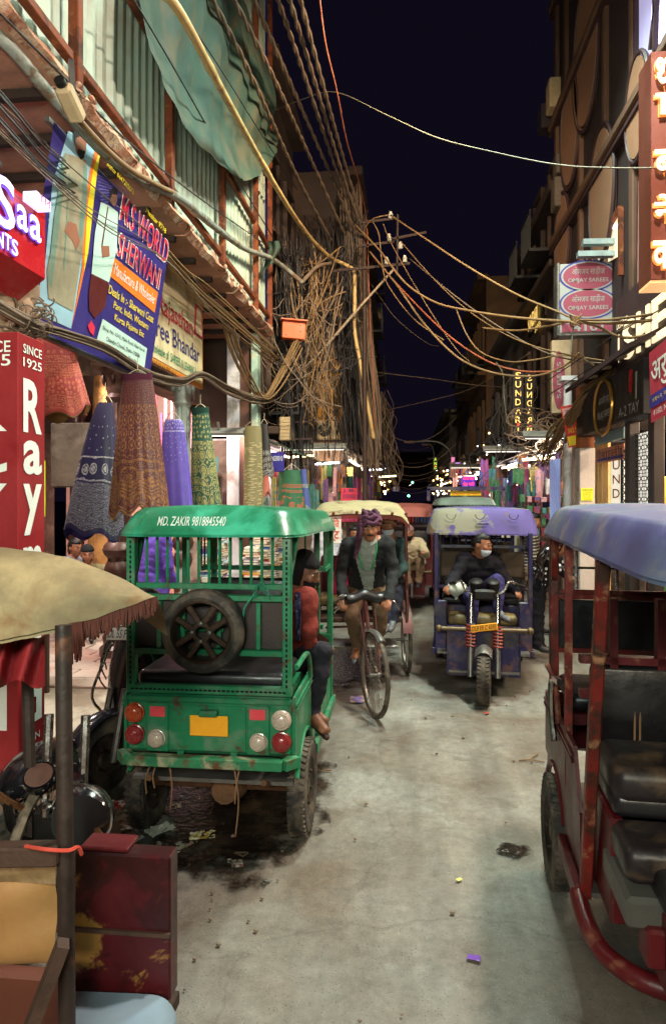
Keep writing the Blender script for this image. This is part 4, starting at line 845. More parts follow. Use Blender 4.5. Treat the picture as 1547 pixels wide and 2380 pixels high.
for i in range(12):
    y = PX(1530 + (i % 3) * 9, 1100, XR + .2).y; z = .95 + (i // 3) * .32; mb = MB(); mb.box((XR + .25, y, z), (.3, .16, .3), b=.03)
    O('cloth_bale', mb, flat('bale %d' % (i % 8), cols[i % 8], .7), label='%s cloth bale, %s of its stack in the near right sari shop' % (['first-row orange', 'first-row crimson', 'first-row green', 'second-row mustard', 'second-row indigo', 'second-row magenta', 'third-row teal', 'third-row cream', 'third-row orange', 'top-row crimson', 'top-row green', 'top-row mustard'][i], ['lowest', 'lowest', 'lowest', 'second', 'second', 'second', 'third', 'third', 'third', 'topmost', 'topmost', 'topmost'][i]), cat='cloth bale', group='cloth bales in the near right shop')
lamp('shop_tube_lamp', 'shop ceiling lamp behind the gold-lettered panel', (XR + 1.0, 7.6, 2.8), (XR - .4, 7.6, .6), 60, WARM, (.9, .2))
lamp('shop_tube_lamp', 'shop ceiling lamp in the near right sari shop', (XR + .9, 6.1, 2.8), (XR - 1, 6.0, .6), 90, WARM, (.9, .2))
# ------------------------------------------------------------------ the street beyond
m_fw = [mat('soot-brown plaster', (74, 55, 45), .85, v=.35, s=1.2, b=.3, bs=20, c2=(48, 36, 32), k=.52, s2=.9, soft=.15), mat('grey limewash', (112, 106, 102), .85, v=.3, s=1.2, b=.3, bs=20, c2=(74, 66, 62), k=.55, s2=.9, soft=.15), mat('dull ochre plaster', (124, 94, 66), .85, v=.3, s=1.2, b=.3, bs=20, c2=(80, 60, 46), k=.55, s2=.9, soft=.15)]
m_win = mat('black window recess', (20, 17, 18), .4, v=.3, s=3, b=0)
def block(label, x0, x1, y0, y1, h, M, seed, side, floors=None, win=True, sideface=True):
    """house with storeys, ledges, recessed windows, balconies on its street face"""
    r_ = random.Random(seed); t = T('street_building', label, 'building', ((x0 + x1) / 2, (y0 + y1) / 2, 0)); B = V(t.location)
    mb = MB(); mb.box((0, 0, (h + 2.9) / 2), (x1 - x0, y1 - y0, h - 2.9)); O('wall', mb, M, t)
    xf = (x1 if side < 0 else x0) - B.x; sg = 1 if side < 0 else -1
    z = 2.9
    while z < h - 1:
        mb = MB(); mb.box((xf + sg * .12, 0, z), (.3, y1 - y0, .12), b=.01); O('ledge', mb, M, t)
        n = max(1, int((y1 - y0) / 1.3))
        for i in range(n):
            y = -(y1 - y0) / 2 + (y1 - y0) * (i + .5) / n; k_ = r_.random()
            mb = MB(); mb.box((xf + sg * .005, y, z + 1.2), (.06, .7, 1.35)); w = O('window', mb, m_win, t)
            mb = MB(); mb.box((xf + sg * .05, y - .38, z + 1.2), (.08, .07, 1.5)); mb.box((xf + sg * .05, y + .38, z + 1.2), (.08, .07, 1.5)); mb.box((xf + sg * .05, y, z + 1.92), (.08, .8, .08)); mb.box((xf + sg * .08, y, z + .5), (.16, .85, .07)); O('window_frame', mb, M, t)
            if k_ < .35:
                mb = MB(); mb.box((xf + sg * .3, y, z + .3), (.5, .9, .05)); 
                for q in range(7): mb.bar((xf + sg * .53, y - .42 + q * .14, z + .3), (xf + sg * .53, y - .42 + q * .14, z + .95), .02)
                mb.bar((xf + sg * .53, y - .45, z + .95), (xf + sg * .53, y + .45, z + .95), .03); O('balcony', mb, m_hub0, t)
            elif k_ < .55:
                mb = MB(); mb.box((xf + sg * .22, y, z + .45), (.35, .65, .42), b=.02); O('air_cooler', mb, m_acm, t)
        z += 2.75
    mb = MB(); mb.box((xf + sg * .1, 0, h), (.35, y1 - y0, .18), b=.02); O('parapet', mb, M, t)
    if sideface:
        for i in range(2):
            for zz in (4.2, 6.7):
                if zz < h - 1.2 and x1 - x0 > 1.6: mb = MB(); mb.box((-(x1 - x0) / 2 + (x1 - x0) * (.3 + .4 * i), -(y1 - y0) / 2 - .003, zz), (.6, .05, 1.1)); O('window', mb, m_win, t)
    return t
block('soot-brown house just past the tin-walled arcade', -6.5, -2.25, 10.4, 13.4, 8.8, m_fw[0], 1, -1, sideface=False)
block('tall brown house with the yellow dealer board on its side wall', -6.5, -1.15, 13.5, 21, 8.35, m_fw[0], 2, -1, sideface=False)
block('narrow grey house beyond the brown one on the left', -6.5, -1.3, 21.3, 27, 9.6, m_fw[1], 3, -1); block('ochre house far down the left side', -7, -1.5, 27.2, 36, 8.2, m_fw[2], 4, -1); block('farthest dark house on the left side', -7, -1.7, 36.3, 60, 7.0, m_fw[0], 5, -1)
block('dark house behind the gold SUNDARI letters', 2.55, 7, 11.3, 15.5, 6.9, m_fw[0], 6, 1); block('grey house with balconies past the SUNDARI letters', 2.6, 7, 15.7, 21, 5.9, m_fw[1], 7, 1); block('ochre house with a rooftop slab on the right', 2.4, 7, 21.2, 27, 8.6, m_fw[2], 8, 1); block('grey-brown house farther down the right side', 2.6, 7, 27.2, 36, 7.6, m_fw[0], 9, 1); block('farthest house on the right side', 2.2, 7, 36.2, 62, 6.4, m_fw[1], 10, 1)
block('house closing the view at the end of the street', -8, 9, 86, 92, 7.5, m_fw[0], 11, -1, sideface=False)
# yellow dealer board on the side wall of the brown house
t = T('dealer_board', 'rusty yellow dealer board with a round emblem on the brown side wall', 'sign', (0, 0, 0)); py = Plane(P(706, 986, 13.44), (1, 0, 0), (0, 0, 1)); wy = py.at(795, 900)[0]; hy = py.at(750, 838)[1]
py.board(0, 0, wy, hy, .03, mat('rusty mustard board', (198, 136, 40), .6, v=.25, s=3, c2=(140, 84, 34), k=.58, s2=3, soft=.1), t)
cx_, cy_, _ = py.at(739, 865); mb = MB(); mb.tube([py.p(cx_ + .15 * math.cos(2 * math.pi * i / 30), cy_ + .15 * math.sin(2 * math.pi * i / 30), .006) for i in range(30)], .012, 5, closed=True); O('emblem_ring', mb, m_blk2, t)
letters('S', py.o, py.u, py.w, (cx_ - .07, cy_ - .04, cx_ + .07, cy_ + .1), m_blk2, t, lift=.004, off=.02); letters('SATYA', py.o, py.u, py.w, (cx_ - .09, cy_ - .1, cx_ + .09, cy_ - .06), m_blk2, t, lift=.004)
letters('23273371', py.o, py.u, py.w, (wy * .74, hy - .12, wy * .98, hy - .07), m_blk2, t, lift=.004); letters('AUTHORISED DEALER', py.o, py.u, py.w, (.08, hy * .28, wy * .74, hy * .34), m_blk2, t, lift=.004, off=.01); letters('NAI SARAK, DELHI-6', py.o, py.u, py.w, (.12, hy * .06, wy * .8, hy * .12), m_blk2, t, lift=.004, off=.01)
ac('air conditioner with a round fan under the yellow dealer board', 735, 978, 790, 1020, 13.2, fan=True)
for q, (x0, x1) in enumerate(((726, 754), (756, 796))):
    pa = Plane(P(x0, 1072, 13.38), (1, 0, 0), (0, 0, 1)); wa = pa.at(x1, 1050)[0]; ha = pa.at(x0, 1026)[1]; t = T('cladding_sheet', ['brown cladding sheet printed ALSTONE, nearer the cables', 'brown cladding sheet printed ALSTONE under the air conditioner'][q], 'sheet', (0, 0, 0)); pa.board(0, 0, wa, ha, .02, mat('brown cladding', (126, 92, 68), .6), t)
    uu = (pa.u + pa.w * .7).normalized(); letters('ALSTONE', pa.p(wa * .15, ha * .15), uu, pa.n.cross(uu), (0, 0, wa * .6, .07), m_blk2, t, lift=.004)
# cardboard-orange junction box, blue number plate, small cream box by the cables
t = T('junction_box', 'orange metal junction box among the cables', 'junction box', (0, 0, 0)); pj = Plane(P(655, 784, 10.3), V((1, .25, -.06)), (0.03, 0, 1)); mb = MB(); pj.board(0, 0, .36, .27, .16, mat('orange enamel', (196, 84, 34), .5, v=.2, s=6), t, 'case', .01)
mb = MB(); rot = Matrix((pj.u, pj.w, pj.n)).transposed(); mb.box(pj.p(.18, .28, -.06), (.4, .02, .24), rot); O('lid', mb, mat('orange enamel', (196, 84, 34)), t)
for a, b_ in ((.28, .21), (.28, .12), (.06, .05)): mb = MB(); mb.ell(pj.p(a, b_, .004), .009, nu=6, nv=4); O('screw', mb, m_hub0, t)
t = T('number_sign', 'small blue sign reading NS30010', 'sign', (0, 0, 0)); pn2 = Plane(P(630, 1096, 10.2), (1, 0, 0), (0, 0, 1)); w2 = pn2.at(660, 1060)[0]; h2 = pn2.at(640, 1050)[1]; pn2.board(0, 0, w2, h2, .03, flat('ultramarine sign', (44, 36, 130)), t); letters('NS30010', pn2.o, pn2.u, pn2.w, (.01, h2 * .55, w2 - .02, h2 * .8), m_swhite, t, lift=.004)
ac('small cream meter box hung by the cables', 648, 968, 676, 1024, 10.6, name='meter_box', cat='box')
# -- stall goods: lit bays with hung cloth, shelves and boxes
pal = [('red', (196, 40, 44)), ('magenta', (200, 50, 120)), ('orange', (228, 120, 44)), ('yellow', (230, 196, 60)), ('green', (50, 150, 84)), ('teal', (50, 160, 160)), ('blue', (60, 80, 180)), ('violet', (110, 60, 160)), ('white', (226, 224, 220)), ('brown', (130, 70, 50)), ('pink', (232, 150, 160))]
m_pal = [mat('cloth ' + n, tuple(int(.5 * x + .26 * sum(c) / 3) for x in c), .8, v=.4, s=9, b=.2, c2=tuple(int(.35 * x + 50) for x in c[::-1]), k=.57, s2=18, soft=.04) for n, c in pal]
def bay(side, y0, y1, xw, label, where, seed, light=18, color=WARM, n=26, boxes=14, depth=1.3, zt=2.75):
    """open shop front: back and side walls, lit ceiling tube, awning, hung cloth and shelf boxes"""
    r_ = random.Random(seed); xi = xw - depth if side < 0 else xw + depth; sg = 1 if side < 0 else -1
    t = T('shop_bay', label, 'shop', ((xw + xi) / 2, (y0 + y1) / 2, 0)); B = V(t.location)
    mb = MB(); mb.box(V((xi, (y0 + y1) / 2, zt / 2)) - B, (.06, y1 - y0, zt)); O('back_wall', mb, m_white, t)
    for y in (y0, y1): mb = MB(); mb.box(V(((xw + xi) / 2, y, zt / 2)) - B, (depth, .08, zt)); O('side_wall', mb, m_plas, t)
    mb = MB(); mb.box(V(((xw + xi) / 2, (y0 + y1) / 2, zt)) - B, (depth, y1 - y0, .06)); O('ceiling', mb, m_white, t)
    for z in (.9, 1.35, 1.8): mb = MB(); mb.box(V((xi + sg * .25, (y0 + y1) / 2, z)) - B, (.4, y1 - y0 - .1, .03)); O('shelf', mb, m_trim, t)
    mb = MB(); mb.add([V((xw, y0, zt + .05)) - B, V((xw, y1, zt + .05)) - B, V((xw + sg * .7, y1, zt - .25)) - B, V((xw + sg * .7, y0, zt - .25)) - B, V((xw, y0, zt + .08)) - B, V((xw, y1, zt + .08)) - B, V((xw + sg * .7, y1, zt - .22)) - B, V((xw + sg * .7, y0, zt - .22)) - B], [(0, 1, 2, 3), (7, 6, 5, 4), (3, 2, 6, 7), (0, 4, 5, 1), (0, 3, 7, 4), (1, 5, 6, 2)]); O('awning', mb, r_.choice([m_plas, m_tarp, m_acm, m_trim]), t)
    ym = (y0 + y1) / 2
    mb = MB(); mb.box(V((xw + sg * .02, ym, zt - .12)) - B, (.05, (y1 - y0) * .7, .04)); O('tube_lamp', mb, glow('shop tube %s' % (color,), tuple(int(255 * c ** .45) for c in color), 7), t)
    ld = bpy.data.lights.new('shop_light', 'AREA'); ld.shape = 'RECTANGLE'; ld.size = (y1 - y0) * .7; ld.size_y = .3; ld.energy = light; ld.color = color
    lo = bpy.data.objects.new('light', ld); COL.objects.link(lo); lo.parent = t; lo.location = V((xw - sg * .1, ym, zt - .2)) - B; lo.rotation_euler = (0, R(-25 * sg), R(90))
    made = []
    for i in range(n):
        q = r_.randrange(len(pal)); y = y0 + (y1 - y0) * r_.random(); w = r_.uniform(.07, .2); h = r_.uniform(.2, .7); z1 = r_.uniform(1.9, 2.55); x = xw + sg * r_.uniform(-.25, .35)
        mb = MB(); mb.grid(lambda u, v: V((.02 * math.sin(u * 12 + i) + .01 * math.sin(v * 5), w * (u - .5) * (1 + .2 * v), -h * v)), 8, 3); o = O('hung_cloth', mb, m_pal[q], None, '%s cloth hung at the front of %s' % (pal[q][0], where), 'cloth', 'cloth hung at ' + where, loc=(x, y, z1), sharp=180); o.rotation_euler = (0, 0, r_.uniform(-.9, .9) - (1.0 * sg)); made.append((pal[q][0], 'cloth hung at the front of', y, o))
    for i in range(boxes):
        q = r_.randrange(len(pal)); y = y0 + .15 + (y1 - y0 - .3) * r_.random(); s_ = r_.uniform(.14, .26); z = r_.choice([.92, 1.37, 1.82, .5]); mb = MB(); mb.box((0, 0, s_ * .35), (.2, s_, s_ * .7), b=.01)
        O('goods_box', mb, m_pal[q], None, '%s box on the shelves of %s' % (pal[q][0], where), 'box', 'boxes in ' + where, loc=(xi + sg * r_.uniform(.2, .35), y, z)); made.append((pal[q][0], 'box on the shelves of', y, bpy.context.scene.collection.objects[-1]))
    ordn = ['nearest', 'second', 'third', 'fourth', 'fifth', 'sixth', 'seventh', 'eighth', 'ninth', 'tenth']
    for key in {(m[0], m[1]) for m in made}:
        row = sorted([m for m in made if (m[0], m[1]) == key], key=lambda m: m[2])
        for i, m in enumerate(row):
            m[3]['label'] = ('%s %s %s' % (key[0], key[1], where)) if len(row) == 1 else ('%s %s %s %s' % (ordn[min(i, 9)], key[0], key[1], where))
    return t
bay(-1, 10.5, 13.3, -2.3, 'lit cloth stall behind the green vehicle roof', 'the stall behind the green roof', 1, 45, PINK, 26, 12)
bay(-1, 13.6, 17.4, -1.2, 'lit cloth stall under the brown house', 'the stall under the brown house', 2, 45, WARM, 34, 14)
bay(-1, 17.6, 21, -1.2, 'second lit stall under the brown house', 'the second stall under the brown house', 3, 25, WARM, 22, 8); bay(-1, 21.5, 27, -1.35, 'lit stall under the narrow grey house', 'the stall under the narrow grey house', 4, 25, PINK, 20, 8); bay(-1, 28, 36, -1.55, 'dim lit stall under the ochre house on the left', 'the left far stall', 5, 20, WARM, 14, 4)
bay(1, 11.5, 14.2, 2.5, 'brightly lit goods shop beyond the striped-shirt man', 'the bright shop beyond the striped shirt', 6, 60, NEUT, 26, 40); bay(1, 14.4, 17.6, 2.5, 'lit stall with hanging bags on the right', 'the right stall with bags', 7, 45, BLUE, 34, 16); bay(1, 17.8, 21.6, 2.5, 'third lit stall on the right side', 'the third right stall', 8, 35, NEUT, 26, 10); bay(1, 22, 27, 2.4, 'lit stall under the ochre house on the right', 'the right stall under the ochre house', 9, 30, WARM, 22, 8); bay(1, 27.5, 35, 2.4, 'far lit stall on the right', 'the far right stall', 10, 25, PINK, 20, 6); bay(1, 36, 46, 2.2, 'farthest lit stall on the right', 'the farthest right stall', 11, 25, WARM, 14, 4)
# far signs
def small_sign(label, x0, y0, x1, y1, Y, M, txt=None, MT=None, rows=1, name='far_sign', depth=.08):
    ps_ = Plane(P(x0, y1, Y), (1, 0, 0), (0, 0, 1)); w_ = ps_.at(x1, y1)[0]; h_ = ps_.at(x0, y0)[1]; t = T(name, label, 'sign', (0, 0, 0)); ps_.board(0, 0, w_, h_, depth, M, t, bev=.004)
    if txt:
        ls = txt.split('|')
        for i, s_ in enumerate(ls): letters(s_, ps_.o, ps_.u, ps_.w, (w_ * .1, h_ * (1 - (i + .88) / len(ls)), w_ * .9, h_ * (1 - (i + .12) / len(ls))), MT, t, lift=.006, off=.01)
    return t
g_gold = glow('gold lit letters', (255, 206, 110), 1.6); g_rd = glow('red led', (255, 60, 40), 2.5)
def vert(label, txt, x, y0, y1, Y, M, w=16, mirror=False, panel=True):
    t = T('vertical_letters', label, 'sign', (0, 0, 0)); pv_ = Plane(P(x - w / 2, y1, Y), (1, 0, 0), (0, 0, 1)); w_ = pv_.at(x + w / 2, y1)[0]; h_ = pv_.at(x, y0)[1]; n = len(txt)
    if panel: mb = MB(); mb.box(pv_.p(w_ / 2, h_ / 2, -.05), (w_ * 1.5, .06, h_ * 1.04)); O('panel', mb, m_win, t)
    for i, ch in enumerate(txt):
        b0, b1 = h_ * (1 - (i + .86) / n), h_ * (1 - (i + .14) / n)
        if mirror: letters(ch, pv_.p(w_, 0), -pv_.u, pv_.w, (w_ * .1, b0, w_ * .9, b1), M, t, lift=-.004, off=.006, name='letter')
        else: letters(ch, pv_.o, pv_.u, pv_.w, ((w_ * .42 if ch == 'I' else w_ * .1), b0, (w_ * .58 if ch == 'I' else w_ * .9), b1), M, t, lift=.004, off=.006, name='letter')
    a = w_ / 2; mb = MB(); mb.ell(pv_.p(a, h_ / n * .93, .02), .025, nu=8, nv=5); O('red_dot', mb, g_rd, t); return t
vert('gold lit SUNDARI letters running down a dark panel', 'SUNDARI', 1203, 862, 1006, 12.6, g_gold); vert('mirrored gold lit letters beside the SUNDARI panel', 'SUNDARI', 1229, 868, 1006, 13.0, g_gold, 14, True)
t = T('slanted_sign', 'gold lit sign slanting away high on the right facade', 'sign', (0, 0, 0)); pS = Plane(PX(1226, 770, 2.5), (0, -1, 0), (0, 0, 1)); aa = pS.at(1262, 745)[0]; pS.line('SUNDARI', 1228, 758, 1250, 722, 34, g_gold, t, lift=.02, off=.01); pS.line('SAREES', 1244, 768, 1258, 748, 14, g_gold, t, lift=.02); mb = MB(); mb.box(pS.p(aa / 2, .25, -.03), (.04, aa + .1, .7)); O('panel', mb, m_win, t)
vert('yellow-green lit letters far down the street', 'ANG', 1011, 1062, 1092, 30, glow('yellow-green lit letters', (200, 240, 60), 1.6), 7)
small_sign('red and violet lit display over a far stall', 1072, 1106, 1104, 1130, 19, glow('violet led field', (90, 30, 190), .9), 'ललिता साड़ी|सेल भारी', g_rd); small_sign('pink lit vertical sign far down the right side', 1048, 1062, 1056, 1086, 24, glow('pink lit sign', (230, 130, 180), .9)); small_sign('pink round-topped lit sign beside the pink vertical one', 1058, 1074, 1068, 1090, 24, glow('lilac lit sign', (190, 140, 220), .8))
small_sign('red J.B. ENTERPRISES cloth banner behind the cycle rickshaw hood', 792, 1134, 830, 1212, 12.2, flat('crimson banner', (206, 46, 70)), 'J.B.|ENTERPRISES|No. 1527|Nai Sarak, Delhi|522, Main|Nai Sarak', m_navy, depth=.01); small_sign('white board with red Hindi lettering beside the cycle rickshaw', 756, 1198, 792, 1262, 9.6, flat('white board', (226, 220, 206)), 'लेडिज|सूट', flat('printed red', (206, 44, 40)), depth=.02); small_sign('small lilac street sign far down the left side', 912, 1130, 926, 1142, 22, flat('lilac sign', (120, 116, 170)), 'ONE WAY', m_swhite, depth=.02)
small_sign('red blinking sign far down the left side', 874, 1052, 880, 1090, 26, glow('red sign', (230, 50, 50), .9)); small_sign('dark red goods banner by the right stalls', 1116, 1080, 1132, 1126, 16.5, flat('dark red cloth', (130, 30, 34)), depth=.02); small_sign('orange goods banner by the right stalls', 1132, 1082, 1148, 1124, 16.5, flat('orange cloth', (210, 110, 34)), depth=.02)
# street lamps with curved arms, far
for i, (x, y, xb, Y) in enumerate(((952, 1027, 1055, 26), (990, 1033, 1010, 34), (1000, 1065, 1012, 44))):
    a = P(x, y, Y); b_ = P(xb, y + 60, Y); t = T('lamp_post', ['curved-arm street lamp, nearest of the far three', 'curved-arm street lamp, middle of the far three', 'curved-arm street lamp, farthest of the far three'][i], 'street lamp', (b_.x, Y, 0), group='far street lamps'); B = V(t.location)
    mb = MB(); mb.tube(spl([(0, 0, 0), (0, 0, b_.z), V((b_.x * .7 + a.x * .3, Y, a.z * .75 + b_.z * .25 + .2)) - B, a - B]), .04, 6); O('pole', mb, m_steel, t); mb = MB(); mb.ell(a - B, (.25, .1, .05), nu=10, nv=5); O('head', mb, m_acm, t)
# bulbs seen small in the distance
g_b = [glow('bulb white', (255, 250, 240), 11), glow('bulb warm', (255, 190, 115), 10), glow('bulb green', (120, 255, 200), 12), glow('bulb blue', (150, 170, 255), 16)]
spots = [(958, 1121, 44, 2), (949, 1152, 50, 2), (1032, 1146, 30, 0), (1120, 1142, 18, 3), (1105, 1112, 20, 0), (1163, 1120, 17, 0), (1180, 1118, 16, 3), (1080, 1150, 24, 1), (1046, 1120, 28, 1), (1016, 1112, 34, 1), (1200, 1110, 14, 0), (885, 1094, 30, 3), (905, 1118, 34, 1), (868, 1120, 22, 1), (1060, 1135, 26, 0), (1136, 1150, 18, 1), (1240, 1090, 13, 0), (995, 1150, 40, 1), (1150, 1108, 18, 2), (880, 1140, 28, 3)]
for i, (x, y, Y, k_) in enumerate(spots):
    mb = MB(); p = P(x, y, Y); mb.ell((0, 0, 0), Y * .0016, nu=8, nv=6); O('bulb', mb, g_b[k_], label='%s bulb, %s from the left among the far street bulbs' % (['white', 'warm', 'green', 'blue'][k_], ordw(1 + sum(1 for s in spots if s[0] < x))), cat='bulb', group='bare bulbs far down the street', loc=p)
for i, (x, Y, sg) in enumerate(((-1.3, 30, 1), (2.3, 26, -1), (2.2, 40, -1), (-1.6, 44, 1), (.3, 60, 1))): lamp('stall_lamp', ['far stall lamp by the left ochre house', 'far stall lamp by the right ochre house', 'far stall lamp by the farthest right stall', 'far stall lamp by the farthest left house', 'lamp hung over the far end of the street'][i], (x, Y, 2.9), (x + sg * 1.5, Y, 0), 60, [WARM, NEUT, PINK, WARM, COOL][i], (.5, .2))
# ------------------------------------------------------------------ vehicles
m_tyre = mat('worn dusty tyre rubber', (44, 40, 37), .8, v=.35, s=8, b=.3, bs=60, c2=(104, 92, 78), k=.56, s2=7, soft=.12)
m_rim = mat('dirty painted wheel rim', (72, 62, 54), .5, .5, v=.4, s=9, c2=(40, 34, 30), k=.5, s2=6)
m_alloy = mat('grimy brown alloy', (74, 56, 46), .4, .5, v=.4, s=9, b=.2)
m_blk = mat('black vinyl', (26, 24, 27), .36, v=.3, s=6, b=.25, bs=18, spec=.5)
m_blkpan = mat('dark brown rexine panel', (52, 38, 36), .6, v=.25, s=6, b=.25, bs=90)
m_chrome = mat('tarnished chrome', (190, 186, 184), .22, 1.0, v=.3, s=12, b=.05)
m_steel = mat('grey scratched steel', (120, 116, 112), .45, .8, v=.35, s=8)
m_hub = mat('greasy black metal', (30, 27, 26), .5, .5, v=.4, s=10)
m_mud = mat('mud-caked axle iron', (98, 68, 46), .85, .1, v=.4, s=8, b=.6, bs=40)
m_orange = mat('orange tail lens', (170, 70, 38), .25, v=.2, s=20, b=.1, coat=.5)
m_redlens = mat('red tail lens', (138, 44, 46), .25, v=.3, s=16, b=.1, coat=.5)
m_clear = mat('clear ribbed lens', (178, 160, 146), .25, v=.25, s=16, b=.2, coat=.5)
m_reflect = mat('red reflector tape', (214, 70, 80), .4, v=.2, s=20)
m_plate = mat('yellow plate paint', (236, 160, 28), .5, v=.12, s=6)
m_platew = mat('white plate paint', (206, 206, 204), .5, v=.12, s=6)
m_ink = mat('black lettering paint', (22, 20, 22), .6, v=.2)
m_paintw = mat('hand-painted white lettering', (214, 226, 216), .6, v=.3, s=14, c2=(40, 130, 90), k=.68, s2=20)
m_void = mat('dark drilled hole', (8, 14, 10), .9, b=0)
def arc(c, r, a0, a1, n, plane='xz'):
    out = []
    for i in range(n + 1):
        a = R(a0 + (a1 - a0) * i / n); p = (r * math.cos(a), r * math.sin(a))
        out.append(V((c[0] + p[0], c[1], c[2] + p[1])) if plane == 'xz' else (V((c[0], c[1] + p[0], c[2] + p[1])) if plane == 'yz' else V((c[0] + p[0], c[1] + p[1], c[2]))))
    return out
def scooter_wheel(par, loc, r=.255, w=.10, axis=(1, 0, 0), name='wheel', tread=True, spokes=0, M=None, rimM=None):
    """pressed-steel small wheel: tyre with tread blocks, rim dish, nuts"""
    t = bpy.data.objects.new(name, None); COL.objects.link(t); t.parent = par; t.location = loc
    ax = V(axis); mb = MB()
    pr = [(r * .62, -w * .42), (r * .74, -w * .52), (r * .9, -w * .5), (r * .975, -w * .36), (r, -w * .15), (r, w * .15), (r * .975, w * .36), (r * .9, w * .5), (r * .74, w * .52), (r * .62, w * .42)]
    mb.lathe(pr, 40, axis=ax, cap=False)
    if tread:
        e1 = ax.orthogonal().normalized(); e2 = ax.cross(e1)
        for i in range(44):
            a = 2 * math.pi * i / 44; d = e1 * math.cos(a) + e2 * math.sin(a); tg = ax.cross(d)
            for sgn in (-1, 1):
                rot = Matrix((ax, tg, d)).transposed()
                mb.box(d * (r * .985) + ax * (sgn * w * .3) + tg * (sgn * .005), (w * .3, r * .085, r * .06), rot @ Matrix.Rotation(sgn * .35, 3, 'Z'))
    O('tyre', mb, M or m_tyre, t, sharp=30)
    mb = MB(); mb.lathe([(r * .63, -w * .42), (r * .60, -w * .3), (r * .5, -w * .2), (r * .46, -w * .05), (r * .24, w * .02), (r * .2, w * .3), (r * .16, w * .34), (0, w * .34)], 24, axis=ax, cap=False)
    mb.lathe([(r * .63, w * .42), (r * .60, w * .3), (r * .5, w * .2), (r * .46, w * .12), (r * .24, w * .1), (r * .2, -w * .3), (0, -w * .34)], 24, axis=ax, cap=False)
    e1 = ax.orthogonal().normalized(); e2 = ax.cross(e1)
    for i in range(5):
        a = 2 * math.pi * i / 5; d = e1 * math.cos(a) + e2 * math.sin(a)
        mb.lathe([(.011, 0), (.011, .03), (.006, .034), (0, .034)], 6, o=d * r * .34 + ax * w * .1, axis=ax); mb.lathe([(.011, 0), (.011, .03), (0, .034)], 6, o=d * r * .34 - ax * w * .05, axis=-ax)
    O('rim', mb, rimM or m_rim, t)
    return t
def roof_shell(y0, y1, hw, zt, zb, M, par, bulge=.03, drop=0.0, thick=.012, name='roof', edge=.14):
    """pressed sheet roof: gently crowned, rolled down at all four edges"""
    mb = MB()
    def f(u, v, inner=0):
        a, b = u * 2 - 1, v * 2 - 1
        a = math.copysign(abs(a) ** .6, a); b = math.copysign(abs(b) ** .6, b)
        # rounded-corner outline
        k = 1.0
        cx, cy = abs(a), abs(b)
        m = max(cx, cy)
        rc = (cx ** 9 + cy ** 9) ** (1 / 9) if m > 0 else 1
        s = m / rc if rc > 1e-6 else 1
        x = a * s * hw; y = (y0 + y1) / 2 + b * s * (y1 - y0) / 2
        t = max(0, (m - .86) / .14)
        z = zt - (zt - zb) * (t ** 1.6) + bulge * (1 - a * a) * (1 - t) - drop * max(0, (y - y0) / (y1 - y0)) ** 2
        return V((x, y, z - inner * thick + .004 * noise.noise(V((x * 4, y * 4, 1)))))
    mb.grid(f, 44, 44); mb.grid(lambda u, v: f(1 - u, v, 1) * 1.0, 44, 44)
    return O(name, mb, M, par, sharp=60), f
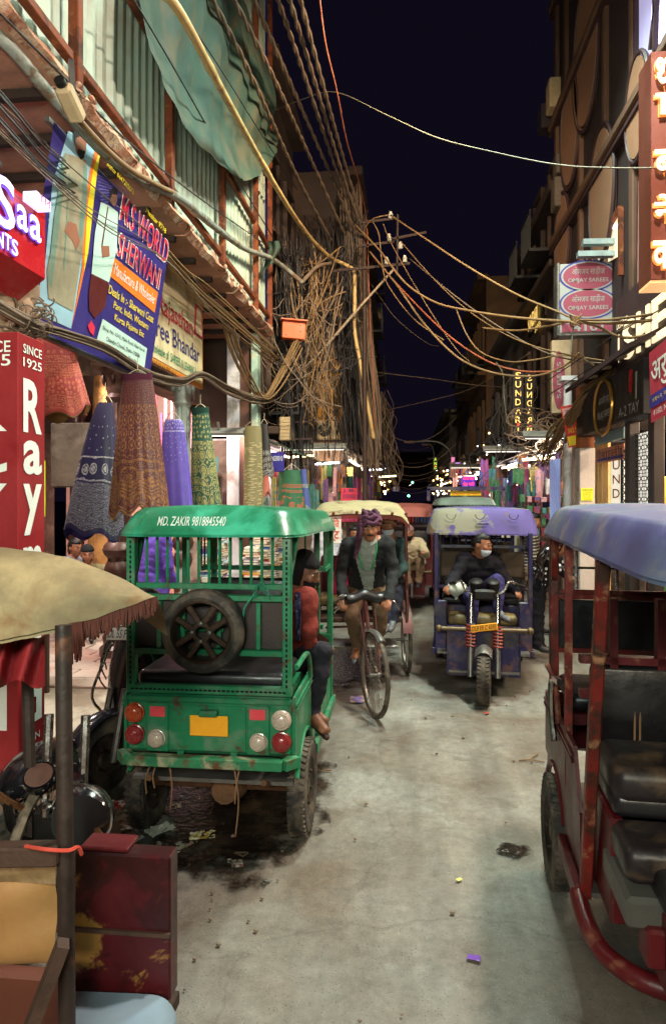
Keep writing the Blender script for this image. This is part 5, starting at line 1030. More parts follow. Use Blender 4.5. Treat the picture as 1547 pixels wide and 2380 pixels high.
def e_rickshaw(label, loc, rz, MB_, MR, M2, roof=(-.42, 1.47), seats=m_blk, rear=True, front=True, roof_z=(1.79, 1.67), roof_hw=.5, bars=13, panel=m_blkpan, steer=0.0, posts_M=None, ladder=False, roof_drop=.06, fpost=(1.28, 1.34), mpost=.62, cabin=True):
    t = T('electric_rickshaw', label, 'rickshaw', loc, rz)
    def part(name, mb, M, par=t, **kw): return O(name, mb, M, par, **kw)
    PM = posts_M or MB_
    for sx in (-1, 1): scooter_wheel(t, (sx * .44, 0, .255))
    # rear axle and differential
    mb = MB(); mb.tube([(-.42, 0, .255), (.42, 0, .255)], .035, 10); mb.ell((.03, 0, .26), (.11, .1, .105), nu=14, nv=9); mb.lathe([(.07, -.14), (.06, -.1)], 12, o=(.03, 0, .26), axis=(0, 1, 0)); part('axle', mb, m_mud)
    for sx in (-1, 1):
        mb = MB(); mb.tube(spl([(sx * .3, -.38, .42), (sx * .3, -.1, .3), (sx * .3, .1, .3), (sx * .3, .42, .42)]), .016, 6); mb.box((sx * .3, 0, .3), (.06, .1, .09)); part('leaf_spring', mb, m_mud)
        mb = MB(); mb.bar((sx * .27, .1, .2), (sx * .3, .06, .48), .05, .03); part('shock_absorber', mb, m_mud)
    # tub: rear panel, sides with wheel arches, floor
    mb = MB(); mb.box((0, -.315, .685), (.88, .05, .3), b=.02); part('rear_panel', mb, MB_)
    for sx in (-1, 1):
        poly = [(-.33, .53), (-.25, .53)] + [(.30 * math.cos(R(a)), .26 + .30 * math.sin(R(a))) for a in range(150, 29, -15)] + [(.34, .36), (1.3 if cabin else .66, .36), (1.3 if cabin else .64, .62), (.62, .62), (.5, .84), (-.33, .84)]
        mb = MB(); mb.prism(poly, (sx * .445 - .008, 0, 0), (0, 1, 0), (0, 0, 1), .016); part('side_panel', mb, MB_)
        mb = MB(); pts = arc((sx * .452, 0, .26), .305, 152, 28, 12, 'yz')
        mb.tube(pts, .012, 6); part('wheel_arch', mb, MB_)
        for zz in (.80, .775):
            mb = MB(); mb.bar((sx * .456, -.33, zz), (sx * .456, .5, zz), .012, .012); part('moulding', mb, MB_)
        mb = MB(); mb.bar((sx * .47, .3, .35), (sx * .47, 1.32 if cabin else .72, .35), .03, .07, b=.004); part('sill', mb, MB_)
    mb = MB(); mb.box((0, .6 if cabin else .24, .375), (.86, 1.75 if cabin else 1.03, .02)); part('floor', mb, m_steel)
    if rear:
        mb = MB(); mb.box((0, -.34, .672), (.40, .012, .235), b=.004); part('tailgate', mb, MB_)
        for sx in (-1, 1):
            mb = MB(); mb.box((sx * .265, -.345, .672), (.115, .016, .25), b=.004); part('lamp_panel', mb, MB_)
            mb = MB(); mb.box((sx * .14, -.35, .548), (.035, .02, .02), b=.003); part('hinge', mb, MB_)
        mb = MB(); mb.bar((-.43, -.33, .815), (.43, -.33, .815), .03, .035, b=.006, up=V((0, 1, 0))); part('rear_rail', mb, MB_)
        mb = MB(); mb.bar((-.40, -.40, .522), (.40, -.40, .522), .05, .06, b=.004, up=V((0, 1, 0))); mb.bar((-.40, -.40, .522), (-.46, -.33, .522), .05, .06, up=V((0, 1, 0))); mb.bar((.40, -.40, .522), (.46, -.33, .522), .05, .06, up=V((0, 1, 0))); part('bumper', mb, m_bump)
        for (x, z, M, rr) in ((-.385, .745, m_orange, .047), (-.385, .632, m_redlens, .047), (.385, .73, m_clear, .047), (.385, .62, m_redlens, .047), (-.268, .615, m_clear, .043), (.268, .615, m_clear, .043)):
            mb = MB(); mb.lathe([(rr * 1.1, 0), (rr * 1.1, .012), (rr, .014), (rr * .98, .03), (rr * .85, .036), (rr * .8, .034), (rr * .6, .041), (rr * .55, .039), (rr * .3, .044), (0, .045)], 22, o=(x, -.345, z), axis=(0, -1, 0)); part('tail_lamp', mb, M)
        for sx in (-1, 1):
            mb = MB(); mb.box((sx * .262, -.356, .755), (.08, .004, .052)); part('reflector', mb, m_reflect)
        pl = part('number_plate', MB().box((0.01, -.358, .69), (.2, .008, .105), b=.006), m_plate)
        mb = MB(); mb.box((.01, -.36, .757), (.095, .05, .03), b=.004); part('plate_lamp', mb, MB_)
    # perforated ladder beams and posts
    def slots(pts, horiz):
        mb = MB()
        for (x, y, z) in pts: mb.box((x, y, z), (.018, .006, .010) if horiz else (.011, .006, .018), b=.003)
        o = part('slot_holes', mb, m_void); o['kind'] = 'stuff'
    mb = MB(); mb.bar((-.435, -.325, .868), (.435, -.325, .868), .045, .042, up=V((0, 1, 0)), b=.004); part('perforated_beam', mb, PM)
    zt = roof_z[1] + .02
    for sx in (-1, 1):
        mb = MB(); mb.bar((sx * .41, -.325, .86), (sx * .41, -.325, zt), .05, .045, b=.004); part('rear_post', mb, PM)
    if rear:
        slots([(-.4 + i * .0242, -.349, .868) for i in range(34)], True)
        for sx in (-1, 1): slots([(sx * .41, -.3495, .9 + i * .026) for i in range(29)], False)
    for z, h in ((1.40 if rear else 1.36, .022), (1.342, .05), (1.062, .05)):
        mb = MB(); mb.bar((-.39, -.32, z), (.39, -.32, z), .03, h, up=V((0, 1, 0)), b=.003); part('rear_crossbar', mb, PM)
    for x in (-.262, .262):
        mb = MB(); mb.bar((x, -.325, 1.08), (x, -.325, 1.32), .03, .024, b=.003); part('mullion', mb, PM)
    mb = MB(); mb.box((0, -.295, 1.2), (.78, .02, .25), b=.005); part('back_panel', mb, panel)
    for i in range(bars):
        x = -.36 + .72 * (i + .5) / bars
        mb = MB(); mb.tube([(x, -.32, 1.4 if rear else 1.1), (x, -.32, zt)], .0085 if rear else .011, 6); part('window_bar', mb, PM)
    for sx in (-1, 1):
        mb = MB(); mb.bar((sx * .43, -.12, zt), (sx * .41, -.31, 1.43), .03, .03); part('brace', mb, PM)
        mb = MB(); mb.bar((sx * .44, mpost, .6), (sx * .44, mpost, zt - (0 if cabin else .045)), .03, .03); part('middle_post', mb, PM)
        mb = MB(); mb.bar((sx * .445, fpost[0], .34), (sx * .445, fpost[1], zt - (0 if cabin else .045)), .042, .045, b=.006); part('front_post', mb, PM)
        mb = MB(); mb.tube(spl([(sx * .45, -.28, .98), (sx * .46, .0, .99), (sx * .46, .12, .92), (sx * .46, .16, .82)]), .014, 8); part('grab_rail', mb, PM)
        if not cabin: continue
        mb = MB(); mb.bar((sx * .44, 1.0, 1.35), (sx * .44, 1.3, 1.35), .025, .03); part('side_rail', mb, PM)
        for k_ in range(4):
            yy = .98 + k_ * .08; mb = MB(); mb.tube([(sx * .44, yy, 1.36), (sx * .44, yy, zt)], .007, 6); part('side_bar', mb, PM)
    # benches
    mb = MB(); mb.box((0, -.08, .905), (.80, .42, .085), b=.035); part('rear_seat', mb, seats)
    mb = MB(); mb.box((0, -.06, .83), (.82, .36, .05)); part('seat_base', mb, MB_)
    mb = MB(); mb.box((0, .78, .80), (.80, .36, .09), b=.035); part('front_bench', mb, seats)
    mb = MB(); mb.box((0, .80, .58), (.82, .34, .36), b=.01); part('bench_box', mb, MB_)
    mb = MB(); mb.box((.0, .99 if cabin else .5, 1.13 if cabin else 1.02), (.78, .06, .32), b=.025); part('bench_back', mb, seats)
    if cabin:
     mb = MB(); mb.bar((-.43, 1.0, 1.36), (.43, 1.0, 1.36), .03, .045, up=V((0, 1, 0))); part('partition_rail', mb, PM)
     mb = MB(); mb.bar((-.43, 1.0, .95), (.43, 1.0, .95), .03, .045, up=V((0, 1, 0))); part('partition_rail', mb, PM)
    for i in range(11 if cabin else 0):
        x = -.38 + .76 * i / 10; mb = MB(); mb.tube([(x, 1.0, 1.37), (x, 1.0, zt)], .0065, 6); part('partition_bar', mb, PM)
    if ladder:
        for k_ in range(6):
            mb = MB(); mb.bar((-.2, .97, 1.42 + k_ * .042), (.2, .97, 1.42 + k_ * .042), .02, .016, up=V((0, 1, 0))); part('ladder_rung', mb, PM)
    # roof
    _, rf = roof_shell(roof[0], roof[1], roof_hw, roof_z[0], roof_z[1], MR, t, drop=roof_drop)
    mb = MB()
    for sx in (-1, 1): mb.bar((sx * .43, roof[0] + .12, zt - .012), (sx * .43, roof[1] - .2, zt - .012), .03, .03)
    part('roof_frame', mb, PM)
    # cab
    mb = MB(); mb.box((0, 1.18, .66), (.66, .26, .1), b=.035); part('driver_seat', mb, M2)
    mb = MB(); mb.box((0, 1.18, .49), (.64, .26, .24), b=.01); part('driver_seat_box', mb, MB_)
    if front:
        mb = MB(); mb.prism([(-.33, .2), (.33, .2), (.33, .66), (-.33, .66)], (0, 1.62, 0), (1, 0, 0), (0, 0, 1), .03); part('front_panel', mb, MB_)
        for sx in (-1, 1):
            mb = MB(); mb.prism([(1.3, .22), (1.62, .22), (1.62, .64), (1.3, .36)], (sx * .325, 0, 0), (0, 1, 0), (0, 0, 1), .012); part('cab_side', mb, MB_)
            mb = MB(); mb.box((sx * .40, 1.3, .6), (.12, .05, .5), b=.01); part('shield', mb, MB_)
        mb = MB(); mb.box((0, 1.46, .24), (.64, .36, .02)); part('footboard', mb, m_steel)
        mb = MB(); mb.tube([(-.4, 1.66, .64), (.4, 1.66, .64)], .022, 10); mb.ell((-.41, 1.66, .64), .035, nu=10, nv=7); mb.ell((.41, 1.66, .64), .035, nu=10, nv=7); part('crash_bar', mb, m_chrome2)
        st = Matrix.Rotation(steer, 4, 'Z'); ft = bpy.data.objects.new('front_fork', None); COL.objects.link(ft); ft.parent = t; ft.location = (0, 1.72, 0); ft.rotation_euler = (0, 0, steer)
        for sx in (-1, 1):
            mb = MB(); mb.tube([(sx * .12, -.1, .98), (sx * .12, -.03, .7)], .022, 10); O('fork_tube', mb, m_chrome, ft)
            mb = MB(); mb.tube([(sx * .12, -.02, .66), (sx * .12, .1, .24)], .026, 10); O('fork_leg', mb, m_steel, ft)
            mb = MB(); pts = []
            for i in range(64):
                a = i * 2 * math.pi / 9; z = .69 - .2 * i / 63; pts.append((sx * .12 + .04 * math.cos(a), -.02 + .045 * (i / 63) + .04 * math.sin(a), z))
            mb.tube(pts, .009, 5); O('coil_spring', mb, m_spring, ft)
        mb = MB(); mb.tube(spl([(-.3, -.2, 1.04), (-.22, -.12, 1.08), (-.14, -.08, .98), (.14, -.08, .98), (.22, -.12, 1.08), (.3, -.2, 1.04)]), .013, 8); O('handlebar', mb, m_chrome, ft)
        for sx in (-1, 1):
            mb = MB(); mb.tube([(sx * .27, -.17, 1.055), (sx * .35, -.27, 1.02)], .018, 8); O('grip', mb, m_hub, ft)
        for sx in (-.075, .075):
            mb = MB(); mb.lathe([(.05, -.06), (.062, -.02), (.062, .05), (.05, .06), (0, .062)], 18, o=(sx, -.06, 1.04), axis=(0, .35, 1)); O('gauge', mb, m_hub, ft)
        mb = MB(); mb.box((0, -.02, .97), (.2, .1, .1), b=.02); O('headlamp_shell', mb, m_hub, ft)
        wh = scooter_wheel(ft, (0, .1, .25), .25, .115)
        mb = MB(); mb.grid(lambda u, v: V(((v - .5) * .15, .1 + .285 * math.cos(R(60 + 80 * u)), .25 + .285 * math.sin(R(60 + 80 * u)) - .05 * (2 * v - 1) ** 2)), 14, 6); O('mudguard', mb, m_steel, ft)
        pl = O('number_plate', MB().box((0, .05, .68), (.24, .01, .065), Matrix.Rotation(R(9), 3, 'Y'), b=.004), m_plate, ft)
    return t, rf
m_green = mat('chipped green enamel', (28, 112, 74), .45, v=.32, s=6, b=.3, bs=9, c2=(78, 54, 40), k=.625, s2=13, soft=.06, c3=(84, 116, 92), k3=.58, s3=5)
m_bump = mat('worn green bumper', (40, 116, 78), .55, .1, v=.3, s=7, b=.2, c2=(150, 146, 118), k=.56, s2=6, c3=(92, 56, 36), k3=.6, s3=11)
m_greenroof = mat('glossy green roof paint', (26, 114, 80), .38, v=.3, s=4, b=.25, bs=7, c2=(60, 160, 128), k=.6, s2=2.4, c3=(122, 66, 38), k3=.74, s3=7, coat=.3)
m_spring = mat('red coil spring paint', (128, 50, 42), .45, v=.25, s=10)
m_chrome2 = mat('dull brass crash bar', (100, 84, 62), .5, .5, v=.3, s=9)
gr, grf = e_rickshaw('green electric rickshaw with a spare wheel mounted on its back', (-1.015, 3.76, 0), 0.0, m_green, m_greenroof, m_blk)
# spare wheel: tyre and ten-spoke alloy
sp = bpy.data.objects.new('spare_wheel', None); COL.objects.link(sp); sp.parent = gr; sp.location = (-.005, -.40, 1.185)
mb = MB(); mb.lathe([(.150, -.02), (.158, -.05), (.175, -.062), (.2, -.05), (.212, -.02), (.212, .02), (.2, .05), (.16, .055)], 48, axis=(0, 1, 0), cap=False); O('tyre', mb, m_tyre, sp)
mb = MB(); mb.lathe([(.158, -.05), (.150, -.055), (.143, -.045), (.14, 0), (.14, .05)], 40, axis=(0, 1, 0), cap=False); O('rim', mb, m_alloy, sp)
mb = MB(); mb.lathe([(.03, -.03), (.03, -.045), (.05, -.045), (.056, -.03), (.056, 0)], 24, axis=(0, 1, 0), cap=False); O('hub', mb, m_alloy, sp)
for i in range(8):
    a = 2 * math.pi * (i // 2) / 4 + math.pi / 4 + (-.3 if i % 2 else .3) + .0; d = V((math.cos(a), 0, math.sin(a))); d0 = V((math.cos(2 * math.pi * (i // 2) / 4 + math.pi / 4 + (-.55 if i % 2 else .55)), 0, math.sin(2 * math.pi * (i // 2) / 4 + math.pi / 4 + (-.55 if i % 2 else .55))))
    mb = MB(); mb.bar(d0 * .045 + V((0, -.032, 0)), d * .148 + V((0, -.035, 0)), .03, .02, up=V((0, 1, 0)), b=.005); O('spoke', mb, m_alloy, sp)
for i in range(4):
    a = math.pi / 2 * i; mb = MB(); mb.lathe([(.01, 0), (.01, .012), (0, .014)], 8, o=(.045 * math.cos(a), -.045, .045 * math.sin(a)), axis=(0, -1, 0)); O('wheel_nut', mb, m_steel, sp)
mb = MB(); mb.bar((-.15, -.33, 1.185), (.08, -.33, 1.185), .03, .02, up=V((0, 1, 0))); mb.bar((-.13, -.335, 1.09), (-.13, -.335, 1.3), .03, .02); mb.bar((.06, -.335, 1.09), (.06, -.335, 1.3), .03, .02); O('spare_bracket', mb, m_green, gr)
letters('MD. ZAKIR 9818845540', (0, 0, 0), (1, 0, 0), (0, 0, 1), (-.245, 1.715, .11, 1.762), m_paintw, gr, off=.008, shear=.25, fn=lambda a, b: V((a, -.4245 + (b - 1.66) * .3, b + a * .0)), name='painted_name')
letters('yatri DLX', (0, -.331, 0), (1, 0, 0), (0, 0, 1), (.19, .783, .345, .808), m_green, gr, depth=.006, off=.01, name='maker_lettering')
letters('yc', (0, -.331, 0), (1, 0, 0), (0, 0, 1), (-.30, .78, -.25, .808), m_green, gr, depth=.006, off=.02, name='maker_lettering')
letters('TONYAN SEAT', (.505, 0, 0), (0, 1, 0), (0, 0, 1), (.3, 1.70, .8, 1.725), m_paintw, gr, name='faded_lettering')
# frayed green strap tied to the beam and strings under the tail
m_strap = mat('green nylon strap', (40, 120, 92), .7)
mb = MB(); mb.tube(spl([(.27, -.35, 1.42), (.24, -.36, 1.36), (.2, -.37, 1.3), (.19, -.36, 1.24)]), .005, 5)
for i in range(9): mb.tube(spl([(.28, -.345, 1.39), (.28 + rnd.uniform(-.04, .05), -.37, 1.41 + rnd.uniform(-.01, .02)), (.28 + rnd.uniform(-.06, .07), -.375, 1.37 + rnd.uniform(-.03, .02))], 3), .0018, 4)
O('tied_strap', mb, m_strap, gr)
m_str = mat('muddy string', (132, 98, 72), .9)
for (x, z0, z1) in ((-.2, .5, .26), (-.29, .5, .33), (.14, .5, .14), (.17, .48, .3), (-.26, .5, .36)):
    mb = MB(); mb.tube(spl([(x, -.36, z0), (x + rnd.uniform(-.03, .03), -.37, (z0 + z1) / 2), (x + rnd.uniform(-.03, .03), -.36, z1)]), .004, 5); O('hanging_string', mb, m_str, gr)

# purple electric rickshaw coming towards us
m_purp = mat('scuffed purple enamel', (33, 27, 72), .45, v=.35, s=5, b=.1, c2=(72, 66, 66), k=.58, s2=6, soft=.08, c3=(104, 72, 50), k3=.62, s3=8)
m_purproof = mat('peeling purple and grey roof', (78, 66, 128), .65, v=.3, s=4, b=.1, c2=(116, 114, 98), k=.53, s2=2.1, soft=.02, c3=(92, 74, 56), k3=.64, s3=3)
m_cush = mat('worn olive and tan cushion', (120, 104, 62), .55, v=.3, s=5, c2=(74, 58, 40), k=.5, s2=4)
m_net = mat('brown mesh seat cloth', (74, 60, 48), .85, v=.3, s=30, b=.4, bs=120)
pr_, prf = e_rickshaw('purple electric rickshaw with peeling roof driving towards us', (.82, 8.05, 0), R(176), m_purp, m_purproof, m_cush, roof=(-.4, 1.25), rear=False, roof_z=(1.725, 1.50), roof_hw=.56, bars=12, panel=m_net, steer=R(-4), ladder=True, roof_drop=.0)
pf = [c for c in pr_.children if c.name.startswith('front_fork')][0]
letters('DL8 ER C 6595', (0, .056, .68), (-1, 0, 0), (0, 0, 1), (-.105, -.02, .105, .022), m_ink, pf, lift=-.0005, fn=lambda a, b: V((-a, .0575, .68 + b + a * .158)), name='plate_number')
mb = MB(); mb.box((0, 1.25, 1.60), (.12, .012, .025), b=.004); O('roof_catch', mb, m_purproof, pr_)
for x in (-.3, .02, .3): 
    mb = MB(); mb.tube(arc((x, 1.235, 1.69), .045, 180, 360, 8, 'xz'), .006, 5); O('roof_loop', mb, m_purproof, pr_)
for sx in (-1, 1):
    mb = MB(); mb.box((sx * .3, 1.02, 1.18), (.22, .05, .26), b=.03); O('seat_back', mb, m_net, pr_)
# a white carrier bag hung on the handlebar
m_bag = mat('thin white plastic bag', (150, 158, 150), .45, v=.1, s=8, b=.4, bs=18)
bp = P(1060, 1368, 6.6)
mb = MB(); mb.grid(lambda u, v: V((bp.x + (.015 + .075 * math.sin(math.pi * min(1, v * 1.15 + .05)) ** .7) * math.cos(2 * math.pi * u) * (1 + .18 * math.sin(5 * 2 * math.pi * u)), bp.y + .06 * math.sin(2 * math.pi * u) * math.sin(math.pi * min(1, v + .1)) * (1 + .15 * math.sin(4 * math.pi * u)), bp.z + .07 - .16 * v + .015 * math.sin(7 * u))), 28, 14); O('carrier_bag', mb, m_bag, label='white plastic carrier bag hanging at the purple rickshaw handlebar', cat='bag', sharp=180)

# the red vehicle close by on the right, its front towards us
m_redp = mat('dull red enamel', (84, 16, 22), .42, v=.3, s=5, b=.12, c2=(62, 16, 18), k=.56, s2=4, soft=.12, c3=(140, 96, 74), k3=.7, s3=9)
m_redpost = mat('rubbed red and rust post', (116, 34, 28), .5, .2, v=.35, s=7, b=.2, c2=(60, 36, 28), k=.53, s2=7, c3=(158, 112, 84), k3=.62, s3=9)
m_blueroof = mat('blue-violet painted roof', (72, 72, 122), .55, v=.35, s=4, b=.08, bs=18, c2=(86, 106, 110), k=.56, s2=1.6, soft=.16, c3=(150, 130, 104), k3=.68, s3=5)
rr_, rrf = e_rickshaw('dark red electric rickshaw with blue-violet roof parked on the right', (1.16, 3.36, 0), R(176.5), m_redp, m_blueroof, m_blk, roof=(-.5, 1.75), rear=False, front=False, roof_z=(1.80, 1.675), roof_hw=.475, posts_M=m_redpost, bars=0, panel=m_blk, roof_drop=.02, fpost=(.70, 1.02), mpost=.3, cabin=False)
# ------------------------------------------------------------------ cycle rickshaws, scooter, motorcycle
m_cyc = mat('chipped red-brown cycle paint', (84, 40, 36), .5, .2, v=.35, s=9, b=.15, c2=(70, 46, 38), k=.55, s2=8)
m_wood = mat('dark worn timber', (62, 42, 32), .75, v=.4, s=8, b=.4, bs=40)
m_spoke = mat('dull wire spoke', (130, 122, 112), .4, .8, v=.3)
def cycle_wheel(par, loc, r=.345, rz=0.0, name='wheel', axis=(1, 0, 0)):
    t = bpy.data.objects.new(name, None); COL.objects.link(t); t.parent = par; t.location = loc; t.rotation_euler = (0, 0, rz); ax = V(axis)
    mb = MB(); mb.lathe([(r - .03, -.016), (r - .012, -.021), (r - .002, -.012), (r, 0), (r - .002, .012), (r - .012, .021), (r - .03, .016)], 48, axis=ax, cap=False); O('tyre', mb, mat('cycle tyre', (66, 58, 50), .8, v=.3, s=10, c2=(112, 100, 84), k=.55, s2=8), t)
    mb = MB(); mb.lathe([(r - .03, -.016), (r - .042, -.012), (r - .042, .012), (r - .03, .016)], 48, axis=ax, cap=False); O('rim', mb, m_spoke, t)
    mb = MB(); e1 = ax.orthogonal().normalized(); e2 = ax.cross(e1)
    for i in range(36):
        a = 2 * math.pi * i / 36; b = a + (.35 if i % 2 else -.35); sg = 1 if (i // 2) % 2 else -1; mb.tube([(e1 * math.cos(b) + e2 * math.sin(b)) * .022 + ax * .028 * sg, (e1 * math.cos(a) + e2 * math.sin(a)) * (r - .035)], .0021, 3, cap=False)
    O('spokes', mb, m_spoke, t, kind='stuff'); mb = MB(); mb.lathe([(.008, -.06), (.02, -.045), (.02, -.03), (.012, -.02), (.012, .02), (.02, .03), (.02, .045), (.008, .06)], 12, axis=ax); O('hub', mb, m_steel, t)
    return t
def dome_hood(par, pts_front, M, MF, bows, fr=True): pass
# the one being pedalled towards us: local +y forward
cr = T('cycle_rickshaw', 'red-framed cycle rickshaw with a straw-coloured hood coming towards us', 'rickshaw', (-.50, 7.22, 0), R(187))
def C(n, mb, M, **kw): return O(n, mb, M, cr, **kw)
for sx in (-1, 1): cycle_wheel(cr, (sx * .5, 0, .35), .35)
mb = MB(); mb.tube([(-.56, 0, .35), (.56, 0, .35)], .014, 8); C('axle', mb, m_steel)
fy = 1.46; fx = -.05
sw_ = cycle_wheel(cr, (fx, fy, .355), .355, R(14), 'front_wheel')
ty = Matrix.Rotation(R(14), 3, 'Z')
def fk(x, y, z): q = ty @ V((x, y, 0)); return V((fx + q.x, fy + q.y, z))
mb = MB(); mb.tube([fk(0, -.26, .96), fk(0, -.17, .72)], .018, 8); C('head_tube', mb, m_cyc)
for sx in (-1, 1): mb = MB(); mb.tube(spl([fk(sx * .03, -.17, .74), fk(sx * .05, -.12, .6), fk(sx * .055, -.04, .42), fk(sx * .055, 0, .355)]), .011, 6); C('fork_blade', mb, m_cyc)
for sx in (-1, 1): mb = MB(); mb.tube([fk(sx * .055, .0, .355), fk(sx * .07, -.2, .88)], .006, 5); C('fork_stay', mb, m_cyc)
mb = MB(); mb.tube(spl([fk(-.28, -.42, .93), fk(-.25, -.3, .96), fk(-.19, -.24, 1.0), fk(-.06, -.26, .98), fk(.06, -.26, .98), fk(.19, -.24, 1.0), fk(.25, -.3, .96), fk(.28, -.42, .93)]), .011, 8); C('handlebar', mb, m_chrome)
for sx in (-1, 1): mb = MB(); mb.tube(spl([fk(sx * .22, -.2, .96), fk(sx * .25, -.17, .93), fk(sx * .3, -.2, .86)]), .006, 5); C('brake_lever', mb, m_chrome)
mb = MB(); mb.grid(lambda u, v: fk((u - .5) * .36, -.26 + .05 * math.cos(v * 2 * math.pi), .985 + .045 * math.sin(v * 2 * math.pi) - .02 * math.sin(u * 9)), 16, 12); C('handlebar_cloth', mb, m_blk, sharp=180)
mb = MB(); mb.grid(lambda u, v: fk((v - .5) * .07, .385 * math.cos(R(60 + 70 * u)), .355 + .385 * math.sin(R(60 + 70 * u)) - .02 * (2 * v - 1) ** 2), 14, 4); C('mudguard', mb, m_steel)
for (a, b_, r_) in ((fk(0, -.2, .76), V((0, .62, .9)), .016), (fk(0, -.17, .70), V((0, .72, .36)), .017), (V((0, .55, 1.0)), V((0, .72, .36)), .016), (V((0, .72, .36)), V((.0, .05, .36)), .014), (V((-.35, .1, .5)), V((-.05, .66, .62)), .012), (V((.35, .1, .5)), V((.05, .66, .62)), .012)): mb = MB(); mb.tube([a, b_], r_, 8); C('frame_tube', mb, m_cyc)
mb = MB(); mb.lathe([(.09, -.004), (.09, .004)], 24, o=(.04, .72, .36), axis=(1, 0, 0)); C('chainwheel', mb, m_steel)
for sg in (-1, 1):
    pz_ = .36 + sg * .12; py_ = .72 + sg * .12; mb = MB(); mb.bar((sg * .07, .72, .36), (sg * .07, py_, pz_), .02); C('crank', mb, m_steel); mb = MB(); mb.box((sg * .13, py_, pz_), (.1, .06, .025), b=.005); C('pedal', mb, m_hub)
mb = MB(); mb.grid(lambda u, v: V(((u - .5) * (.24 - .17 * v), .40 + .3 * v, 1.0 + .02 * math.sin(math.pi * u) - .03 * v)), 8, 8); mb.box((0, .5, .985), (.16, .2, .04), b=.02); C('saddle', mb, m_blk)
# passenger body
mb = MB(); mb.box((0, .1, .62), (.84, .5, .05), b=.01); C('deck', mb, m_wood)
mb = MB(); mb.box((0, -.05, .78), (.82, .46, .1), b=.03); C('seat', mb, m_cush); mb = MB(); mb.box((0, -.27, 1.02), (.82, .08, .4), b=.03); C('seat_back', mb, m_redp)
mb = MB(); mb.box((0, .45, .40), (.7, .3, .03), b=.005); C('foot_tray', mb, m_steel)
for sx in (-1, 1):
    mb = MB(); mb.tube(spl([(sx * .45, .3, .45), (sx * .47, .32, .7), (sx * .47, .2, .98), (sx * .46, -.2, 1.05)]), .014, 6); C('arm_rail', mb, m_cyc)
    mb = MB(); mb.tube(spl([(sx * .46, -.25, .6), (sx * .47, -.1, 1.2), (sx * .46, .1, 1.6), (sx * .42, .3, 1.68)]), .015, 6); C('hood_bow', mb, m_cyc)
    mb = MB(); mb.tube([(sx * .47, .25, .5), (sx * .46, .28, 1.70)], .015, 6); C('hood_post', mb, m_cyc)
    mb = MB(); mb.grid(lambda u, v: V((sx * (.5 + .03 * (2 * v - 1) ** 2 * -1), .41 * math.cos(R(20 + 140 * u)), .35 + .41 * math.sin(R(20 + 140 * u)))) + V(((v - .5) * .1, 0, 0)), 14, 4); C('mudguard', mb, m_cyc)
m_straw = mat('straw-coloured canvas', (150, 138, 104), .8, v=.3, s=5, b=.4, bs=40, c2=(104, 84, 62), k=.6, s2=6)
def hood(u, v): a = u * 2 - 1; y = -.5 + .98 * v; return V((a * .47, y, 1.835 - .05 * abs(a) ** 3 - .06 * max(0, abs(a) - .85) / .15 - .10 * (1 - v) ** 2 - .15 * max(0, (v - .55) / .45) ** 1.5 + .012 * math.cos(v * 12) + .006 * noise.noise(V((a * 5, y * 5, 0)))))
mb = MB(); mb.grid(hood, 28, 20); mb.grid(lambda u, v: hood(1 - u, v) - V((0, 0, .02)), 28, 20); C('hood', mb, m_straw, sharp=180)
m_fr = mat('dark red fringe', (96, 42, 32), .9, v=.3, s=20)
mb = MB()
for i in range(90): a = -.47 + .94 * i / 89; z = hood((a / .47 + 1) / 2, 1).z; mb.box((a, .482, z - .022 - rnd.uniform(0, .008)), (.008, .008, .045))
for sx in (-1, 1):
    for i in range(60): y = -.5 + .98 * i / 59; mb.box((sx * .47, y, hood(.5 + sx * .5, i / 59).z - .022), (.008, .008, .05))
C('fringe', mb, m_fr, kind='stuff')
for (x, y) in ((-.3, .478), (.05, .478), (.28, .478)):
    mb = MB(); mb.ell((x, y, hood((x / .47 + 1) / 2, 1).z + .015), .016, nu=8, nv=5); C('hood_stud', mb, m_rust)
# ---- near left: hood, posts, box and seat of a parked cycle rickshaw
m_canv = mat('stained cream canvas', (138, 119, 86), .8, v=.45, s=5, b=.6, bs=14, c2=(104, 88, 64), k=.54, s2=5, soft=.12, c3=(104, 62, 30), k3=.66, s3=6)
nr = T('cycle_rickshaw', 'parked cycle rickshaw with a fringed cream hood at the near left', 'rickshaw', (-1.15, 1.9, 0)); NB = V((-1.15, 1.9, 0))
def N_(n, mb, M, **kw): o = O(n, mb, M, nr, **kw); o.location = -NB; return o
# hood: near lip from frame edge to tip, crown rising behind
tip = P(362, 1386, 2.0)
def nhood(u, v):
    # u: along the near lip from frame edge to tip ; v: from lip up over the crown
    x = -560 + 922 * u; u = abs((x + 140) / 502)
    lip = P(x, 1502 - 34 * u - 82 * u * u, 1.72 + .28 * u)
    crown = P(x, 1272 - 6 * math.sin(u * 3) + (u ** 2.6) * 118, 2.05)
    q = lip + (crown - lip) * v; bul = .13 * math.sin(math.pi * v) * (1 - u ** 4)
    q += V((0, -.35 * math.sin(math.pi * v * .5) * 0 - bul * .6, bul * .25)); q.z += .006 * noise.noise(V((u * 9, v * 6, 1)))
    return q
mb = MB(); mb.grid(nhood, 64, 22)
def nback(u, v):
    a = nhood(u, 1); return a + V((-.05 * v, .55 * v * (1 - .55 * u), -.05 * v - .12 * v * v))
mb.grid(nback, 64, 10); mb.grid(lambda u, v: nhood(1 - u, v) + V((0, .012, -.012)), 64, 22); N_('hood', mb, m_canv, sharp=180)
mb = MB(); r_ = random.Random(12)
